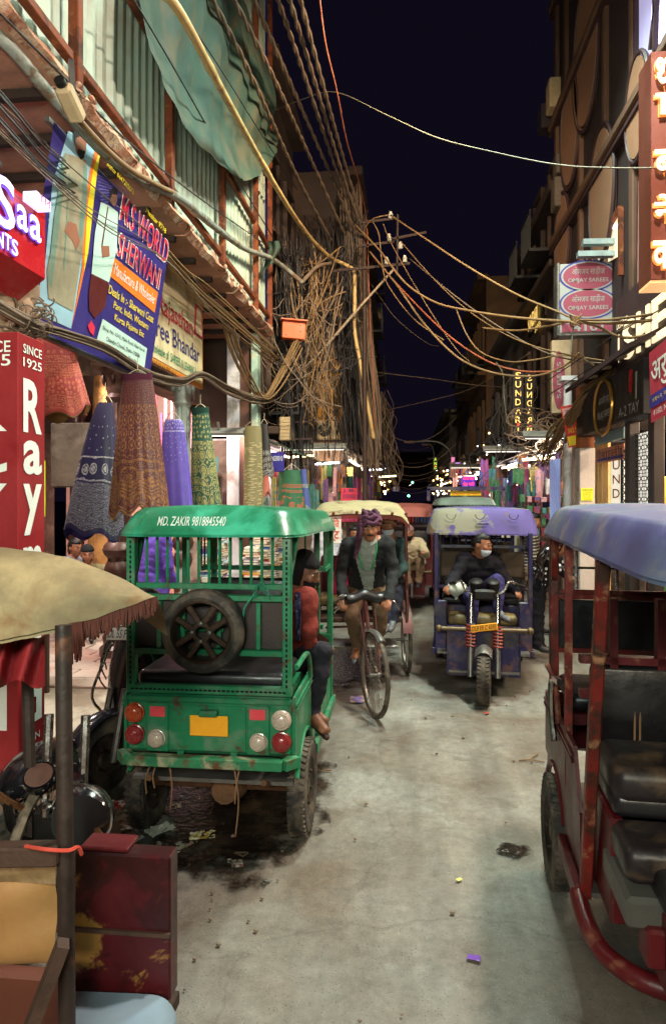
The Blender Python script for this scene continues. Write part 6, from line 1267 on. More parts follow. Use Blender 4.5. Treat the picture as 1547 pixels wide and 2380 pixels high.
for i in range(230):
    u = .60 + .40 * r_.random(); p = nhood((502 * u + 420) / 922, .02) + V((0, .01, 0)); h = r_.uniform(.03, .075) * (1.15 - .35 * u); q = p + V((r_.uniform(-.008, .008), r_.uniform(-.006, .006), -h)); mb.tube([p, (p + q) / 2 + V((r_.uniform(-.004, .004), 0, 0)), q], [.0035, .004, .0025], 4)
for i in range(40):
    u = .60 + .06 * r_.random(); p = nhood((502 * u + 420) / 922, .0); mb.tube([p, p + V((r_.uniform(-.01, .01), 0, -r_.uniform(.06, .12)))], .004, 4)
N_('fringe', mb, mat('rust-red tassel wool', (78, 36, 26), .9, v=.35, s=30), kind='stuff')
mb = MB(); mb.grid(lambda u, v: P(-30 + 135 * u, 1472 + 118 * v + 10 * math.sin(u * 9), 1.95 + .05 * math.sin(u * 14 + v * 3)), 18, 10); N_('hanging_cloth', mb, mat('dark red cloth', (84, 30, 30), .9, v=.4, s=8), sharp=180)
m_oldpost = mat('greasy rusted pole', (50, 38, 33), .55, .3, v=.45, s=9, b=.3, c2=(96, 58, 38), k=.6, s2=7)
pa, pb_ = P(148, 1452, 1.72), P(158, 2500, 1.66)
mb = MB(); mb.tube(spl([pa, P(150, 1700, 1.70), P(153, 2000, 1.68), pb_]), .022, 10); N_('near_post', mb, m_oldpost); mb = MB(); mb.tube([P(-340, 1452, 1.72), P(-350, 2500, 1.66)], .022, 10); N_('near_post', mb, m_oldpost)
mb = MB(); mb.tube([P(62, 1470, 2.2), P(70, 1780, 2.2)], .02, 8); N_('far_post', mb, m_oldpost)
mb = MB(); mb.bar(P(-330, 1990, 1.66), P(140, 1982, 1.66), .05, .05, b=.005); N_('cross_rail', mb, m_wood)
mb = MB(); mb.tube(spl([P(60, 1966, 1.6), P(110, 1974, 1.58), P(160, 1976, 1.6), P(182, 1968, 1.62), P(190, 1985, 1.64)]), .005, 5); N_('red_cord', mb, mat('red cord', (176, 60, 44), .8))
mb = MB(); mb.bar(P(60, 2420, 1.58), P(148, 2190, 1.62), .045, .03); N_('seat_strut', mb, m_wood)
m_tanv = mat('tan rexine back rest', (146, 104, 60), .55, v=.25, s=4, b=.25, bs=22, c2=(140, 108, 66), k=.55, s2=3, soft=.15)
mb = MB()
def cush(u, v, k): p = P(-280 + 412 * u, 2016 + 222 * v, 1.74); return p + V((0, -.05 * k * (math.sin(math.pi * min(1, max(0, u))) ** .5) * (math.sin(math.pi * v) ** .5) + .008 * math.sin(v * 9 + u * 4), 0))
mb.grid(lambda u, v: cush(u, v, 1), 20, 20); mb.grid(lambda u, v: cush(1 - u, v, -.5), 20, 20); N_('seat_back', mb, m_tanv, sharp=180)
mb = MB(); mb.grid(lambda u, v: P(-280 + 410 * u, 2012 + 52 * v * (1 - .25 * u + .12 * math.sin(u * 7)), 1.70 + .004 * math.sin(u * 11 + v * 6)), 20, 6); N_('torn_cover', mb, mat('torn plastic cover', (120, 96, 66), .4, v=.4, s=12, b=.4), sharp=180)
mb = MB(); a = P(-300, 2236, 1.78); b_ = P(140, 2420, 1.78); mb.box((a + b_) / 2 + V((0, .02, 0)), (b_.x - a.x, .05, a.z - b_.z), b=.01); N_('seat_skirt', mb, mat('rust-brown rexine', (84, 42, 28), .6, v=.25, s=4))
# red side box with torn paint
m_rbox = mat('maroon enamel with torn paper', (66, 13, 19), .4, v=.3, s=6, b=.12, c2=(128, 92, 44), k=.555, s2=3.1, soft=.015, c3=(44, 10, 13), k3=.55, s3=3)
a = P(172, 2310, 1.98); b_ = P(396, 1992, 1.98); mb = MB(); mb.box(((a.x + b_.x) / 2, 2.015, (a.z + b_.z) / 2), (b_.x - a.x, .07, b_.z - a.z), b=.006); N_('side_box', mb, m_rbox)
mb = MB(); mb.box(((a.x + b_.x) / 2 - .06, 2.03, b_.z + .008), ((b_.x - a.x) * .5, .09, .014), b=.004); N_('box_lid', mb, m_redp)
zc = P(300, 2170, 1.97).z; mb = MB(); mb.bar((a.x, 1.976, zc), (b_.x, 1.976, zc), .012, .012, up=V((0, 1, 0))); N_('box_seam', mb, m_wood)
m_bluev = mat('pale blue rexine seat', (122, 142, 158), .42, v=.12, s=3, b=.15, bs=16, spec=.5)
def bseat(u, v, k): 
    x0, x1 = 120, 408; p = P(x0 + (x1 - x0) * u, 2300 + 12 * u + 170 * v, 1.95 - .35 * v); e_ = (1 - abs(2 * u - 1) ** 8); return p + V((0, 0, -.0 - .05 * (1 - e_) * 1.0 - (.07 if k else 0)))
mb = MB(); mb.grid(lambda u, v: bseat(u, v, 0), 30, 16); mb.grid(lambda u, v: bseat(1 - u, v, 1), 30, 16); mb.grid(lambda u, v: bseat(1, u, 0) + V((.006 * math.sin(v * 3.1), 0, -.09 * v)), 12, 6); mb.grid(lambda u, v: bseat(u, 0, 0) + V((0, 0, -.07 * v)), 30, 3); N_('seat', mb, m_bluev, sharp=60)
mb = MB(); mb.tube([P(330, 2420, 1.9), P(330, 2600, 1.9)], .02, 6); mb.box((-1.0, 2.0, .2), (.5, .4, .04)); N_('under_frame', mb, m_wood)
for sx, yy in ((-.62, 2.55), (-1.7, 2.55)): pass
cycle_wheel(nr, (-.35, .85, .345), .345); cycle_wheel(nr, (-1.1, -.2, .345), .345)
# ---- motorcycle behind it: lamp, mirror, bars
m_gloss = mat('glossy black enamel', (16, 15, 18), .12, v=.3, s=6, b=.03, coat=.6); m_dial = mat('mirror and dial glass', (74, 56, 50), .15, v=.4, s=6, b=0)
mc = T('motorcycle', 'black motorcycle with round lamp and mirrors parked behind the cream hood', 'motorcycle', (-1.55, 2.75, 0)); MC0 = V((-1.55, 2.75, 0))
def Q(n, mb, M): o = O(n, mb, M, mc); o.location = -MC0; return o
c = P(195, 1890, 2.6); mb = MB(); mb.lathe([(.11, -.06), (.125, -.02), (.12, .0), (.10, .05), (.05, .11), (0, .13)], 26, o=c, axis=(-.25, 1.0, .1)); Q('headlamp', mb, m_gloss); mb = MB(); mb.tube([c + V((.123 * math.cos(q * .2417), -.02, .123 * math.sin(q * .2417))) for q in range(26)], .008, 6, closed=True); Q('lamp_ring', mb, m_chrome)
c = P(92, 1806, 2.6); mb = MB(); mb.lathe([(.0, .012), (.058, .012), (.062, .016), (.066, .0), (.06, -.03), (.03, -.05)], 26, o=c, axis=(.1, -.55, .8)); Q('dial', mb, m_gloss); mb = MB(); mb.lathe([(.0, .014), (.054, .0145)], 24, o=c + V((.002, -.003, .003)), axis=(.1, -.55, .8), cap=False); Q('dial_glass', mb, m_dial)
c = P(165, 1806, 2.65); mb = MB(); mb.lathe([(.0, .012), (.05, .012), (.056, .016), (.06, .0), (.05, -.03)], 24, o=c, axis=(.2, -.5, .85)); Q('dial', mb, m_gloss)
mb = MB(); mb.tube(spl([P(-30, 1825, 2.45), P(20, 1862, 2.5), P(75, 1884, 2.6), P(130, 1880, 2.65), P(190, 1860, 2.7), P(230, 1935, 2.55), P(246, 1950, 2.5)]), .013, 8); Q('handlebar', mb, mat('copper-tinted chrome', (170, 120, 84), .3, .9))  # handlebar metal is tinted copper
for (x, y) in ((45, 1872), (110, 1884)): mb = MB(); p = P(x, y, 2.56); mb.box(p, (.03, .04, .05), b=.008); Q('clamp', mb, m_chrome)
mb = MB(); a = P(105, 1905, 2.55); mb.box(a + V((0, .05, -.06)), (.13, .1, .2), b=.02); Q('steering_cover', mb, m_hub)
for k_ in range(4): mb = MB(); mb.tube(spl([P(10 + k_ * 5, 1868, 2.5), P(22 + k_ * 8, 1925 + k_ * 6, 2.52), P(60 + k_ * 10, 1950, 2.6)]), .006, 5); Q('cable', mb, m_hub)
mb = MB(); mb.ell((c.x - .3, 2.95, .62), (.13, .3, .11)); Q('fuel_tank', mb, m_gloss); scooter_wheel(mc, (-.05, -.25 + .1, .29), .29, .09); mb = MB()
for sx in (-.08, .08): mb.tube([(c.x - .05 + sx, 2.72, .95), (c.x - .02 + sx, 2.6, .3)], .02, 8)
Q('fork', mb, m_chrome)
# ---- scooter parked beside the green vehicle, nose towards us
m_scoot = mat('dark blue-black scooter plastic', (26, 28, 38), .2, v=.3, s=5, b=.05, coat=.5, c2=(84, 78, 72), k=.66, s2=6)
sc_ = T('scooter', 'dark scooter with a white number plate parked left of the green rickshaw', 'scooter', (-1.62, 4.55, .02)); S0 = V((-1.62, 4.55, .02))
def S(n, mb, M): o = O(n, mb, M, sc_); o.location = -S0; return o
wc = P(245, 1768, 4.0); ax = V((.9, -.42, .1)).normalized()
t_ = scooter_wheel(sc_, wc - S0, .27, .085, tuple(ax))
# front mudguard hugging the tyre, fork, apron and headlamp shell
fwd = V((0, 0, 1)).cross(ax).normalized(); fwd = -fwd if fwd.y > 0 else fwd
def mg(u, v): a = R(-8 + 150 * u); d = fwd * math.cos(a) + V((0, 0, 1)) * math.sin(a); return wc + d * (.315 - .03 * (2 * v - 1) ** 2) + ax * (v - .5) * .15
mb = MB(); mb.grid(mg, 20, 8); S('mudguard', mb, m_scoot)
for sg in (-1, 1): mb = MB(); mb.tube([wc + ax * .07 * sg, wc + ax * .06 * sg - fwd * .1 + V((0, 0, .42))], .022, 8); S('fork_leg', mb, m_steel)
ap = wc - fwd * .13 + V((-.05, 0, 0))
def apron(u, v): 
    a = (u - .5) * 2; w_ = .17 + .06 * math.sin(v * 2.4); return ap + ax * a * w_ + V((0, 0, .22 + .62 * v)) - fwd * (.16 * v + .14 * a * a - .05 * math.sin(math.pi * v))
mb = MB(); mb.grid(apron, 18, 18); mb.grid(lambda u, v: apron(1 - u, v) - fwd * .02, 18, 18); S('apron', mb, m_scoot)
hc = ap - fwd * .18 + V((0, 0, .93)); mb = MB(); mb.ell(hc, (.2, .13, .11), Matrix((ax, -fwd, V((0, 0, 1)))).transposed(), 20, 12); S('headlamp_shell', mb, m_scoot); mb = MB(); mb.ell(hc + fwd * .09, (.09, .06, .07), Matrix((ax, -fwd, V((0, 0, 1)))).transposed(), 16, 10); S('headlamp', mb, m_clear)
mb = MB(); mb.tube(spl([hc - ax * .34 - fwd * .1 + V((0, 0, .02)), hc - ax * .15, hc + ax * .15, hc + ax * .34 - fwd * .1 + V((0, 0, .02))]), .014, 8); S('handlebar', mb, m_hub)
ppl = apron(.5, .84) + fwd * .03; px_ = Plane(ppl, ax, V((0, 0, 1)) + fwd * -.25); pobj = px_.board(-.16, -.04, .16, .04, .01, m_platew, sc_, 'number_plate', .003); pobj.location = -S0
lt = letters('DL 5S F 5093', px_.o, px_.u, px_.w, (-.145, -.026, .145, .026), m_ink, sc_, lift=.003); lt.location = -S0
for k_ in range(3):
    mb = MB(); mb.tube(spl([apron(.02, .25 + .1 * k_) + fwd * .03, apron(.12, .45 + .12 * k_) + fwd * .08, apron(.05, .8 + .06 * k_) + fwd * .05]), .006, 5); S('guard_rod', mb, m_chrome)
mb = MB(); mb.tube(spl([apron(.0, .05) + fwd * .1, apron(.1, .25) + fwd * .13, apron(.0, .55) + fwd * .06, apron(.02, .9) + fwd * .02]), .010, 6); S('guard_rod', mb, m_chrome)
mb = MB(); e0 = ap - fwd * .95 + V((0, 0, .45)); mb.ell(e0, (.17, .5, .26), Matrix((ax, -fwd, V((0, 0, 1)))).transposed(), 18, 12); S('rear_body', mb, m_scoot); mb = MB(); mb.ell(e0 + V((0, 0, .3)), (.14, .42, .08), Matrix((ax, -fwd, V((0, 0, 1)))).transposed(), 18, 10); S('seat', mb, m_blk); mb = MB(); mb.box(ap - fwd * .4 + V((0, 0, .1)), (.3, .5, .06), Matrix((ax, -fwd, V((0, 0, 1)))).transposed(), b=.02); S('footboard', mb, m_scoot); scooter_wheel(sc_, wc - fwd * 1.22 - S0 + V((0, 0, 0)), .25, .09, tuple(ax))
# ---- more of the red vehicle on the right: bumper, seats, strings, front wheel
m_tanblk = mat('creased dark vinyl with painted tan sheen', (34, 28, 30), .42, v=.5, s=6, b=.5, bs=10, c2=(84, 66, 48), k=.6, s2=4)  # sheen of the seats is painted in as tan colour patches
def RQ(n, mb, M): return O(n, mb, M, rr_)
mb = MB(); mb.tube(spl([(.47, .7, .35), (.46, .84, .31), (.42, .98, .295), (.32, 1.08, .29), (.16, 1.12, .29), (-.1, 1.12, .29)]), .034, 10); RQ('curved_bumper', mb, m_redp)
mb = MB(); mb.box((.1, 1.02, .70), (.62, .3, .12), b=.04); RQ('driver_cushion', mb, m_tanblk); mb = MB(); mb.box((.12, 1.05, .585), (.6, .34, .1), b=.015); RQ('battery_cover', mb, mat('grey fibre cover', (72, 72, 68), .4)); mb = MB(); mb.box((.08, 1.2, .5), (.58, .1, .12), b=.01); RQ('cross_member', mb, m_redp)
mb = MB(); mb.box((.0, .80, .87), (.80, .34, .13), b=.05); RQ('passenger_cushion', mb, m_tanblk)
for (x, M) in ((.2, m_str), (.22, m_str), (-.02, mat('red string', (190, 60, 44), .8)), (-.04, mat('red string', (190, 60, 44), .8))): mb = MB(); mb.tube([(x, .52, 1.06), (x + .01, .55, .75)], .004, 5); RQ('tie_string', mb, M)
for z in (1.2, 1.06): mb = MB(); mb.bar((-.43, .5, z), (.43, .5, z), .03, .05, up=V((0, 1, 0))); RQ('cross_rail', mb, m_redp)
for x in (-.1, .12, .3): mb = MB(); mb.bar((x, .5, 1.06), (x, .5, 1.45), .05, .03); RQ('partition_post', mb, m_redp)
mb = MB(); mb.tube(spl([(.46, .2, 1.02), (.48, .1, 1.0), (.48, .08, .85), (.47, .1, .72)]), .016, 8); RQ('grab_handle', mb, m_chrome)
for i in range(4): mb = MB(); mb.tube([(.40 - i * .1, -.31, 1.38), (.40 - i * .1, -.31, 1.66)], .009, 6); RQ('chrome_bar', mb, m_chrome)
for i in range(3): mb = MB(); mb.bar((.42, -.32, 1.36 + i * .13), (-.1, -.32, 1.36 + i * .13), .012, .02, up=V((0, 1, 0))); RQ('chrome_rail', mb, m_chrome)
mb = MB(); mb.lathe([(.11, 0), (.11, .05), (.085, .06), (.08, .05), (0, .045)], 24, o=(.12, .95, 1.5), axis=(0, 1, 0)); RQ('speaker', mb, m_hub)
mb = MB(); mb.tube(spl([(.28, 1.34, .6), (.27, 1.42, .4), (.24, 1.5, .34), (.18, 1.5, .42), (.17, 1.45, .55)]), .008, 6); RQ('brake_cable', mb, m_hub); mb = MB(); mb.bar((.15, 1.4, .5), (.15, 1.45, .38), .03); mb.box((.17, 1.46, .37), (.07, .04, .03), b=.006); RQ('pedal', mb, m_rust)
mb = MB(); mb.prism([(1.55, .2), (2.0, .2), (1.95, .75), (1.55, .7)], (.1, 0, 0), (0, 1, 0), (0, 0, 1), .02); RQ('front_fairing', mb, m_redp); mb = MB(); mb.tube(spl([(.25, .86, .80), (.12, 1.0, .78), (.02, 1.16, .62), (-.05, 1.25, .4)]), .014, 6); RQ('tape_strap', mb, m_canv)
scooter_wheel(rr_, (-.02, 1.9, .25), .25, .1)
# far red vehicle behind the cycle rickshaw
m_redcan = mat('pinkish canvas roof', (160, 92, 84), .7, v=.2, s=4); fr_, _f = e_rickshaw('red electric rickshaw with a pink canvas roof behind the cycle rickshaw', (.02, 12.9, 0), R(178), m_redp, m_redcan, m_cush, rear=False, roof=(-.4, 1.3), roof_z=(1.72, 1.6))
e2_, _f = e_rickshaw('dark electric rickshaw with a yellow roof sign far behind the purple one', (.95, 11.6, 0), R(0), m_hub, mat('grey-green roof', (110, 130, 124), .5), m_blk, rear=False, front=False, roof_z=(1.84, 1.74)); mb = MB(); mb.box((.0, -.3, 1.92), (.5, .03, .08), b=.01); sgn = O('roof_sign', mb, flat('yellow acrylic', (232, 200, 30)), e2_); letters('Shakti Green', (0, -.316, 1.92), (1, 0, 0), (0, 0, 1), (-.22, -.025, .22, .03), flat('printed red', (206, 44, 40)), e2_, lift=.002)
mb = MB(); mb.bar((-.62, -.35, 2.0), (.62, -.35, 2.0), .06, .05, up=V((0, 1, 0))); mb.bar((-.6, -.35, 1.8), (-.6, -.35, 2.0), .05); mb.bar((.6, -.35, 1.8), (.6, -.35, 2.0), .05); O('roof_rack', mb, m_purp, e2_)
# ------------------------------------------------------------------ people
m_skin = mat('brown skin', (142, 92, 66), .5, v=.12, s=12, b=.08, bs=90, coord='O'); m_skin_d = mat('deep brown skin', (108, 68, 48), .5, v=.12, s=12, b=.08, bs=90, coord='O')
m_hair = mat('black hair', (17, 14, 15), .45, v=.4, s=60, b=.5, bs=160); m_eye = mat('eye white', (214, 208, 200), .3, b=0, v=.05); m_pup = mat('dark iris', (20, 14, 12), .2, b=0); m_lip = mat('brown lips', (112, 62, 54), .5)
def cloth(n, c, **kw): return mat('cloth ' + n, c, .85, v=kw.pop('v', .22), s=kw.pop('s', 9), b=.35, bs=110, spec=.2, **kw)
def person(label, J, mats, face=(0, -1, 0), tilt=0.0, voxel=.010, hair='short', collar=None, shirt_long=0.0, barefoot=False, feet=True, jacket_open=None, mask=None, fat=1.0, gloves=(True, True), grip=((0, 0, 0), (0, 0, 0)), beard=False, skin=None, mous=False, group=None, sleeve=1.0, puff=1.0, name='person'):
    """one continuous body grown over a posed skeleton; J holds joints as street points, mats = top, legs, shoes"""
    skin = skin or m_skin; top, legs, shoe = mats[:3]; slots = [top, legs, shoe, skin, m_lip] + list(mats[3:])
    pr = []                                                     # (p, q, r0, r1, slot)
    def cap(p, q, r0, r1, s): pr.append((V(p), V(q), r0, r1, s))
    hd = V(J['head']); sR, sL = V(J['shR']), V(J['shL']); hip = V(J['hip']); mid = (sR + sL) / 2; lat = (sL - sR).normalized(); up = (mid - hip).normalized()
    f = V(face).normalized(); hu = (V((0, 0, 1)) - f * f.z).normalized(); hs = f.cross(hu).normalized()
    sw = (sL - sR).length / 2; fw = lat.cross(up).normalized()
    if fw.dot(f) < -.2: fw = -fw
    # torso as stacked cross-capsules
    for (t, w, r) in ((1.0, .80, .072), (.86, .78, .098), (.7, .66, .108), (.52, .54, .108), (.34, .5, .108), (.16, .56, .112), (.0, .6, .116)):
        c = hip + (mid - hip) * t; hw = max(.02, min(sw, .2) * w * 1.0 - r * .35); cap(c - lat * hw, c + lat * hw, r * fat * puff, r * fat * puff, 0 if t > -.02 + .0 else 1)
    nk = mid + up * .02
    cap(nk, hd - hu * .07 - f * .012, .058, .052, 3)
    if collar: cap(mid - lat * .05 + up * .035, mid + lat * .05 + up * .035, .066, .066, 0)
    for sd, s_ in (('R', sR), ('L', sL)):
        el, ha = V(J['el' + sd]), V(J['ha' + sd])
        cap(s_, s_ + (el - s_) * .35, .07 * puff, .06 * puff, 0); cap(s_ + (el - s_) * .3, el, .06 * puff, .05 * puff, 0)
        k_ = sleeve; mid_f = el + (ha - el) * k_ * .93
        cap(el, mid_f, .05 * puff, .038 * puff, 0)
        if k_ < 1: cap(el + (ha - el) * (k_ * .85), ha, .036, .027, 3)
        d = (ha - el).normalized(); g = V(grip[0 if sd == 'R' else 1]); dirh = (d + g).normalized(); sid = dirh.cross(V((0, 0, 1)));
        sid = sid.normalized() if sid.length > .1 else lat; pn = sid.cross(dirh).normalized()
        cap(ha - d * .02, ha + dirh * .02, .026, .028, 3)
        for q in range(4):
            b = ha + dirh * .03 + sid * (.028 - .0185 * q); L_ = (.030, .035, .033, .026)[q]
            cap(ha + dirh * .0 + sid * (.018 - .012 * q), b + dirh * .02, .015, .012, 3)
            m1 = b + dirh * (.02 + L_ * .7) - pn * .012; m2 = m1 + dirh * L_ * .25 - pn * (L_ * .85); cap(b + dirh * .02, m1, .0105, .0095, 3); cap(m1, m2, .0095, .0085, 3)
        th = ha + sid * .03; m1 = th + sid * .022 + dirh * .03 - pn * .01; cap(ha + sid * .012, th, .016, .013, 3); cap(th, m1, .0125, .011, 3); cap(m1, m1 + dirh * .024 - pn * .012, .011, .009, 3)
    hw = min(sw, .2) * .5
    for sd, sg in (('R', -1), ('L', 1)):
        h0 = hip + lat * sg * hw; kn, ft = V(J['kn' + sd]), V(J['ft' + sd])
        cap(h0, h0 + (kn - h0) * .5, .098 * fat, .082, 1); cap(h0 + (kn - h0) * .5, kn, .082, .066, 1); cap(kn, kn + (ft - kn) * .35, .064, .066, 1); cap(kn + (ft - kn) * .35, ft + V((0, 0, .05)), .064, .052, 1)
        if shirt_long: cap(h0, h0 + (kn - h0) * shirt_long, .112 * fat, .108 * fat, 0)
        if feet:
            td = V(J.get('toe' + sd, (f.x, f.y, -.05))).normalized(); ss = 3 if barefoot else 2
            cap(ft + V((0, 0, .03)) - td * .03, ft + td * .05 + V((0, 0, .012)), .036, .036, ss); cap(ft + td * .05, ft + td * .15 - V((0, 0, .01)), .037, .028, ss)
            if barefoot:
                sdv = td.cross(V((0, 0, 1))).normalized(); 
                for q in range(5): a = ft + td * .13 + sdv * (.03 - .015 * q) - V((0, 0, .015)); cap(a, a + td * .03, .010, .009, 3)
                cap(ft - td * .04 - V((0, 0, .03)), ft + td * .17 - V((0, 0, .045)), .02, .02, 2)
    mb = MB()
    for (p, q, r0, r1, s_) in pr:
        d = q - p; L_ = d.length; z = d.normalized() if L_ > 1e-5 else V((0, 0, 1)); x = z.orthogonal().normalized(); y = z.cross(x); vs = []; N, K = 12, 4; rows = []
        for i in range(K + 1): a = math.pi / 2 * (1 - i / K); rows.append((-r0 * math.sin(a), r0 * math.cos(a)))
        for i in range(K + 1): a = math.pi / 2 * i / K; rows.append((L_ + r1 * math.sin(a), r1 * math.cos(a)))
        for (h_, rr) in rows:
            for j in range(N): a = 2 * math.pi * j / N; vs.append(p + z * h_ + (x * math.cos(a) + y * math.sin(a)) * max(rr, 1e-4))
        mb.add(vs, [(i * N + j, i * N + (j + 1) % N, (i + 1) * N + (j + 1) % N, (i + 1) * N + j) for i in range(len(rows) - 1) for j in range(N)] + [tuple(range(N - 1, -1, -1)), tuple((len(rows) - 1) * N + j for j in range(N))])
    HR = Matrix((hs, f, hu)).transposed()
    def E(c, rad): mb.ell(hd + hs * c[0] + f * c[1] + hu * c[2], rad, HR, 20, 14); hp.append((hd + hs * c[0] + f * c[1] + hu * c[2], max(rad)))
    hp = []
    E((0, -.012, .02), (.076, .094, .098)); E((0, .026, -.03), (.062, .066, .085)); E((0, .05, -.088), (.034, .032, .03)); E((0, .085, .012), (.05, .012, .012)); E((0, .094, -.03), (.012, .018, .018)); E((0, .09, -.01), (.009, .012, .03)); E((0, .078, -.062), (.024, .012, .011))
    for sg in (-1, 1): E((sg * .078, -.01, -.012), (.01, .02, .032)); E((sg * .04, .062, -.025), (.024, .022, .024))
    tmpm = mb.mesh('bench_body', m_skin, 180); ob = bpy.data.objects.new('bench_body', tmpm); TMP.collection.objects.link(ob)
    mo = ob.modifiers.new('r', 'REMESH'); mo.mode = 'VOXEL'; mo.voxel_size = voxel; ms = ob.modifiers.new('s', 'SMOOTH'); ms.factor = .5; ms.iterations = 3
    with bpy.context.temp_override(scene=TMP, view_layer=TMP.view_layers[0]): dg = bpy.context.evaluated_depsgraph_get()
    me = bpy.data.meshes.new_from_object(ob.evaluated_get(dg), depsgraph=dg); bpy.data.objects.remove(ob); bpy.data.meshes.remove(tmpm)
    me.name = 'person'; me.materials.clear()
    for M in slots: me.materials.append(M)
    base = V((hip.x, hip.y, min(v.co.z for v in me.vertices)))
    segs = [(p, q - p, (q - p).length_squared or 1e-9, r0, r1, s_) for (p, q, r0, r1, s_) in pr]
    # each point takes the surface it lies nearest to
    sl = []
    nrm = [v.normal.copy() for v in me.vertices]
    for v in me.vertices:
        c = v.co; best = 9; bs_ = 3
        if (c - hd).length < .15 and (c - hd).dot(hu) > -.12: best = max(-.02, (c - hd).length - .13) - .01
        for (p, dv, L2, r0, r1, s_) in segs:
            t = (c - p).dot(dv) / L2; t = 0 if t < 0 else 1 if t > 1 else t
            d = (c - p - dv * t).length - (r0 + (r1 - r0) * t)
            if s_ == 3: d += .002
            if d < best: best = d; bs_ = s_
        sl.append(bs_)
    for i, v in enumerate(me.vertices):
        if sl[i] in (0, 1):
            c = v.co; k_ = .014 * noise.noise(V((c.x * 9, c.y * 9, c.z * 17))) + .006 * noise.noise(V((c.x * 26 + c.z * 12, c.y * 26, c.z * 22))); v.co = c + nrm[i] * (k_ + (.004 if sl[i] == 0 else 0))
    me.polygons.foreach_set('use_smooth', [True] * len(me.polygons))
    mi = []
    for p in me.polygons:
        q = [sl[i] for i in p.vertices]; mi.append(max(set(q), key=q.count))
    if jacket_open is not None:                                  # front of the torso shows the shirt worn underneath
        for k_, p in enumerate(me.polygons):
            if mi[k_] == 0:
                c = p.center; a = (c - mid).dot(fw); t = (c - hip).dot(up) / (mid - hip).length; o_ = abs((c - (mid + hip) / 2).dot(lat))
                if a > .02 and -.1 < t < 1.25 and o_ < jacket_open * (.3 + .75 * max(0, t)) and (c - sR).length > .1 and (c - sL).length > .1: mi[k_] = 5
    me.polygons.foreach_set('material_index', mi)
    for v in me.vertices: v.co -= base
    me.update()
    o = O(name, me, None, None, label, 'person', group, loc=base)
    def at(c): return hd + hs * c[0] + f * c[1] + hu * c[2] - base
    for sg in (-1, 1):
        e_ = MB(); e_.ell(at((sg * .031, .075, 0.004)), (.014, .008, .0075), HR, 10, 7); eo = O('eye', e_, m_eye, o); e_ = MB(); e_.ell(at((sg * .031, .0815, .004)), (.006, .004, .006), HR, 8, 6); O('iris', e_, m_pup, eo)
        e_ = MB(); e_.tube(spl([at((sg * .012, .094, .020)), at((sg * .03, .094, .027)), at((sg * .05, .08, .02))], 3), .0042, 5); O('eyebrow', e_, m_hair, o)
    e_ = MB(); e_.tube(spl([at((-.022, .082, -.064)), at((0, .092, -.061)), at((.022, .082, -.064))], 3), .004, 5); O('mouth', e_, m_lip, o)
    if mous: e_ = MB(); e_.tube(spl([at((-.03, .08, -.056)), at((0, .094, -.05)), at((.03, .08, -.056))], 4), .0075, 6); O('moustache', e_, m_hair, o)
    def shell(nm, M, k_, keep, nz=.05, nu=30, nv=20, off=(0, -.012, .02), rad=(.078, .096, .1)):
        hb = MB(); vs = []; ok = []
        for i in range(nv + 1):
            t = math.pi * i / nv
            for j in range(nu):
                a = 2 * math.pi * j / nu; p = V((math.sin(t) * math.cos(a), math.sin(t) * math.sin(a), math.cos(t))); n_ = 1 + nz * noise.noise(p * 6) + nz * .6 * noise.noise(p * 15)
                kk = keep(p); sc = k_ * n_ if kk else .93
                vs.append(at((p.x * rad[0] * sc + off[0], p.y * rad[1] * sc + off[1], p.z * rad[2] * sc + off[2]))); ok.append(kk)
        fs = [q for q in [(i * nu + j, (i + 1) * nu + j, (i + 1) * nu + (j + 1) % nu, i * nu + (j + 1) % nu) for i in range(nv) for j in range(nu)] if sum(ok[z] for z in q) >= 1]
        hb.add(vs, fs); return O(nm, hb, M, o, sharp=180)
    if hair == 'short': shell('hair', m_hair, 1.1, lambda p: p.z > .42 - .0 * p.y if p.y > .35 else (p.z > -.1 - .5 * max(0, -p.y) if p.y > -.1 else p.z > -.55))
    if hair in ('beanie', 'hood'):
        M = mats[5] if len(mats) > 5 else m_hair; shell('beanie', M, 1.13, lambda p: p.z > .30 - .25 * (p.y < 0), .02)
        if hair == 'hood': shell('hood', M, 1.22, lambda p: p.y < .25 and p.z > -.9, .04)
    if hair == 'long': shell('hair', m_hair, 1.12, lambda p: p.z > .45 if p.y > .35 else p.z > -.8)
    if beard: shell('beard', m_hair, 1.0, lambda p: p.z < -.45 and p.y > -.15, .03, off=(0, .018, -.03), rad=(.068, .072, .088))
    if mask: shell('face_mask', mask[0], 1.0, lambda p: p.y > .1 and abs(p.z + mask[1]) < .42, .01, off=(0, .03, -.035), rad=(.068, .078, .09))
    o['base'] = tuple(base)
    return o, at, (hd - base, f, hu, hs)
def joints(**k): return {n: (P(*v) if not isinstance(v, V) else v) for n, v in k.items()}
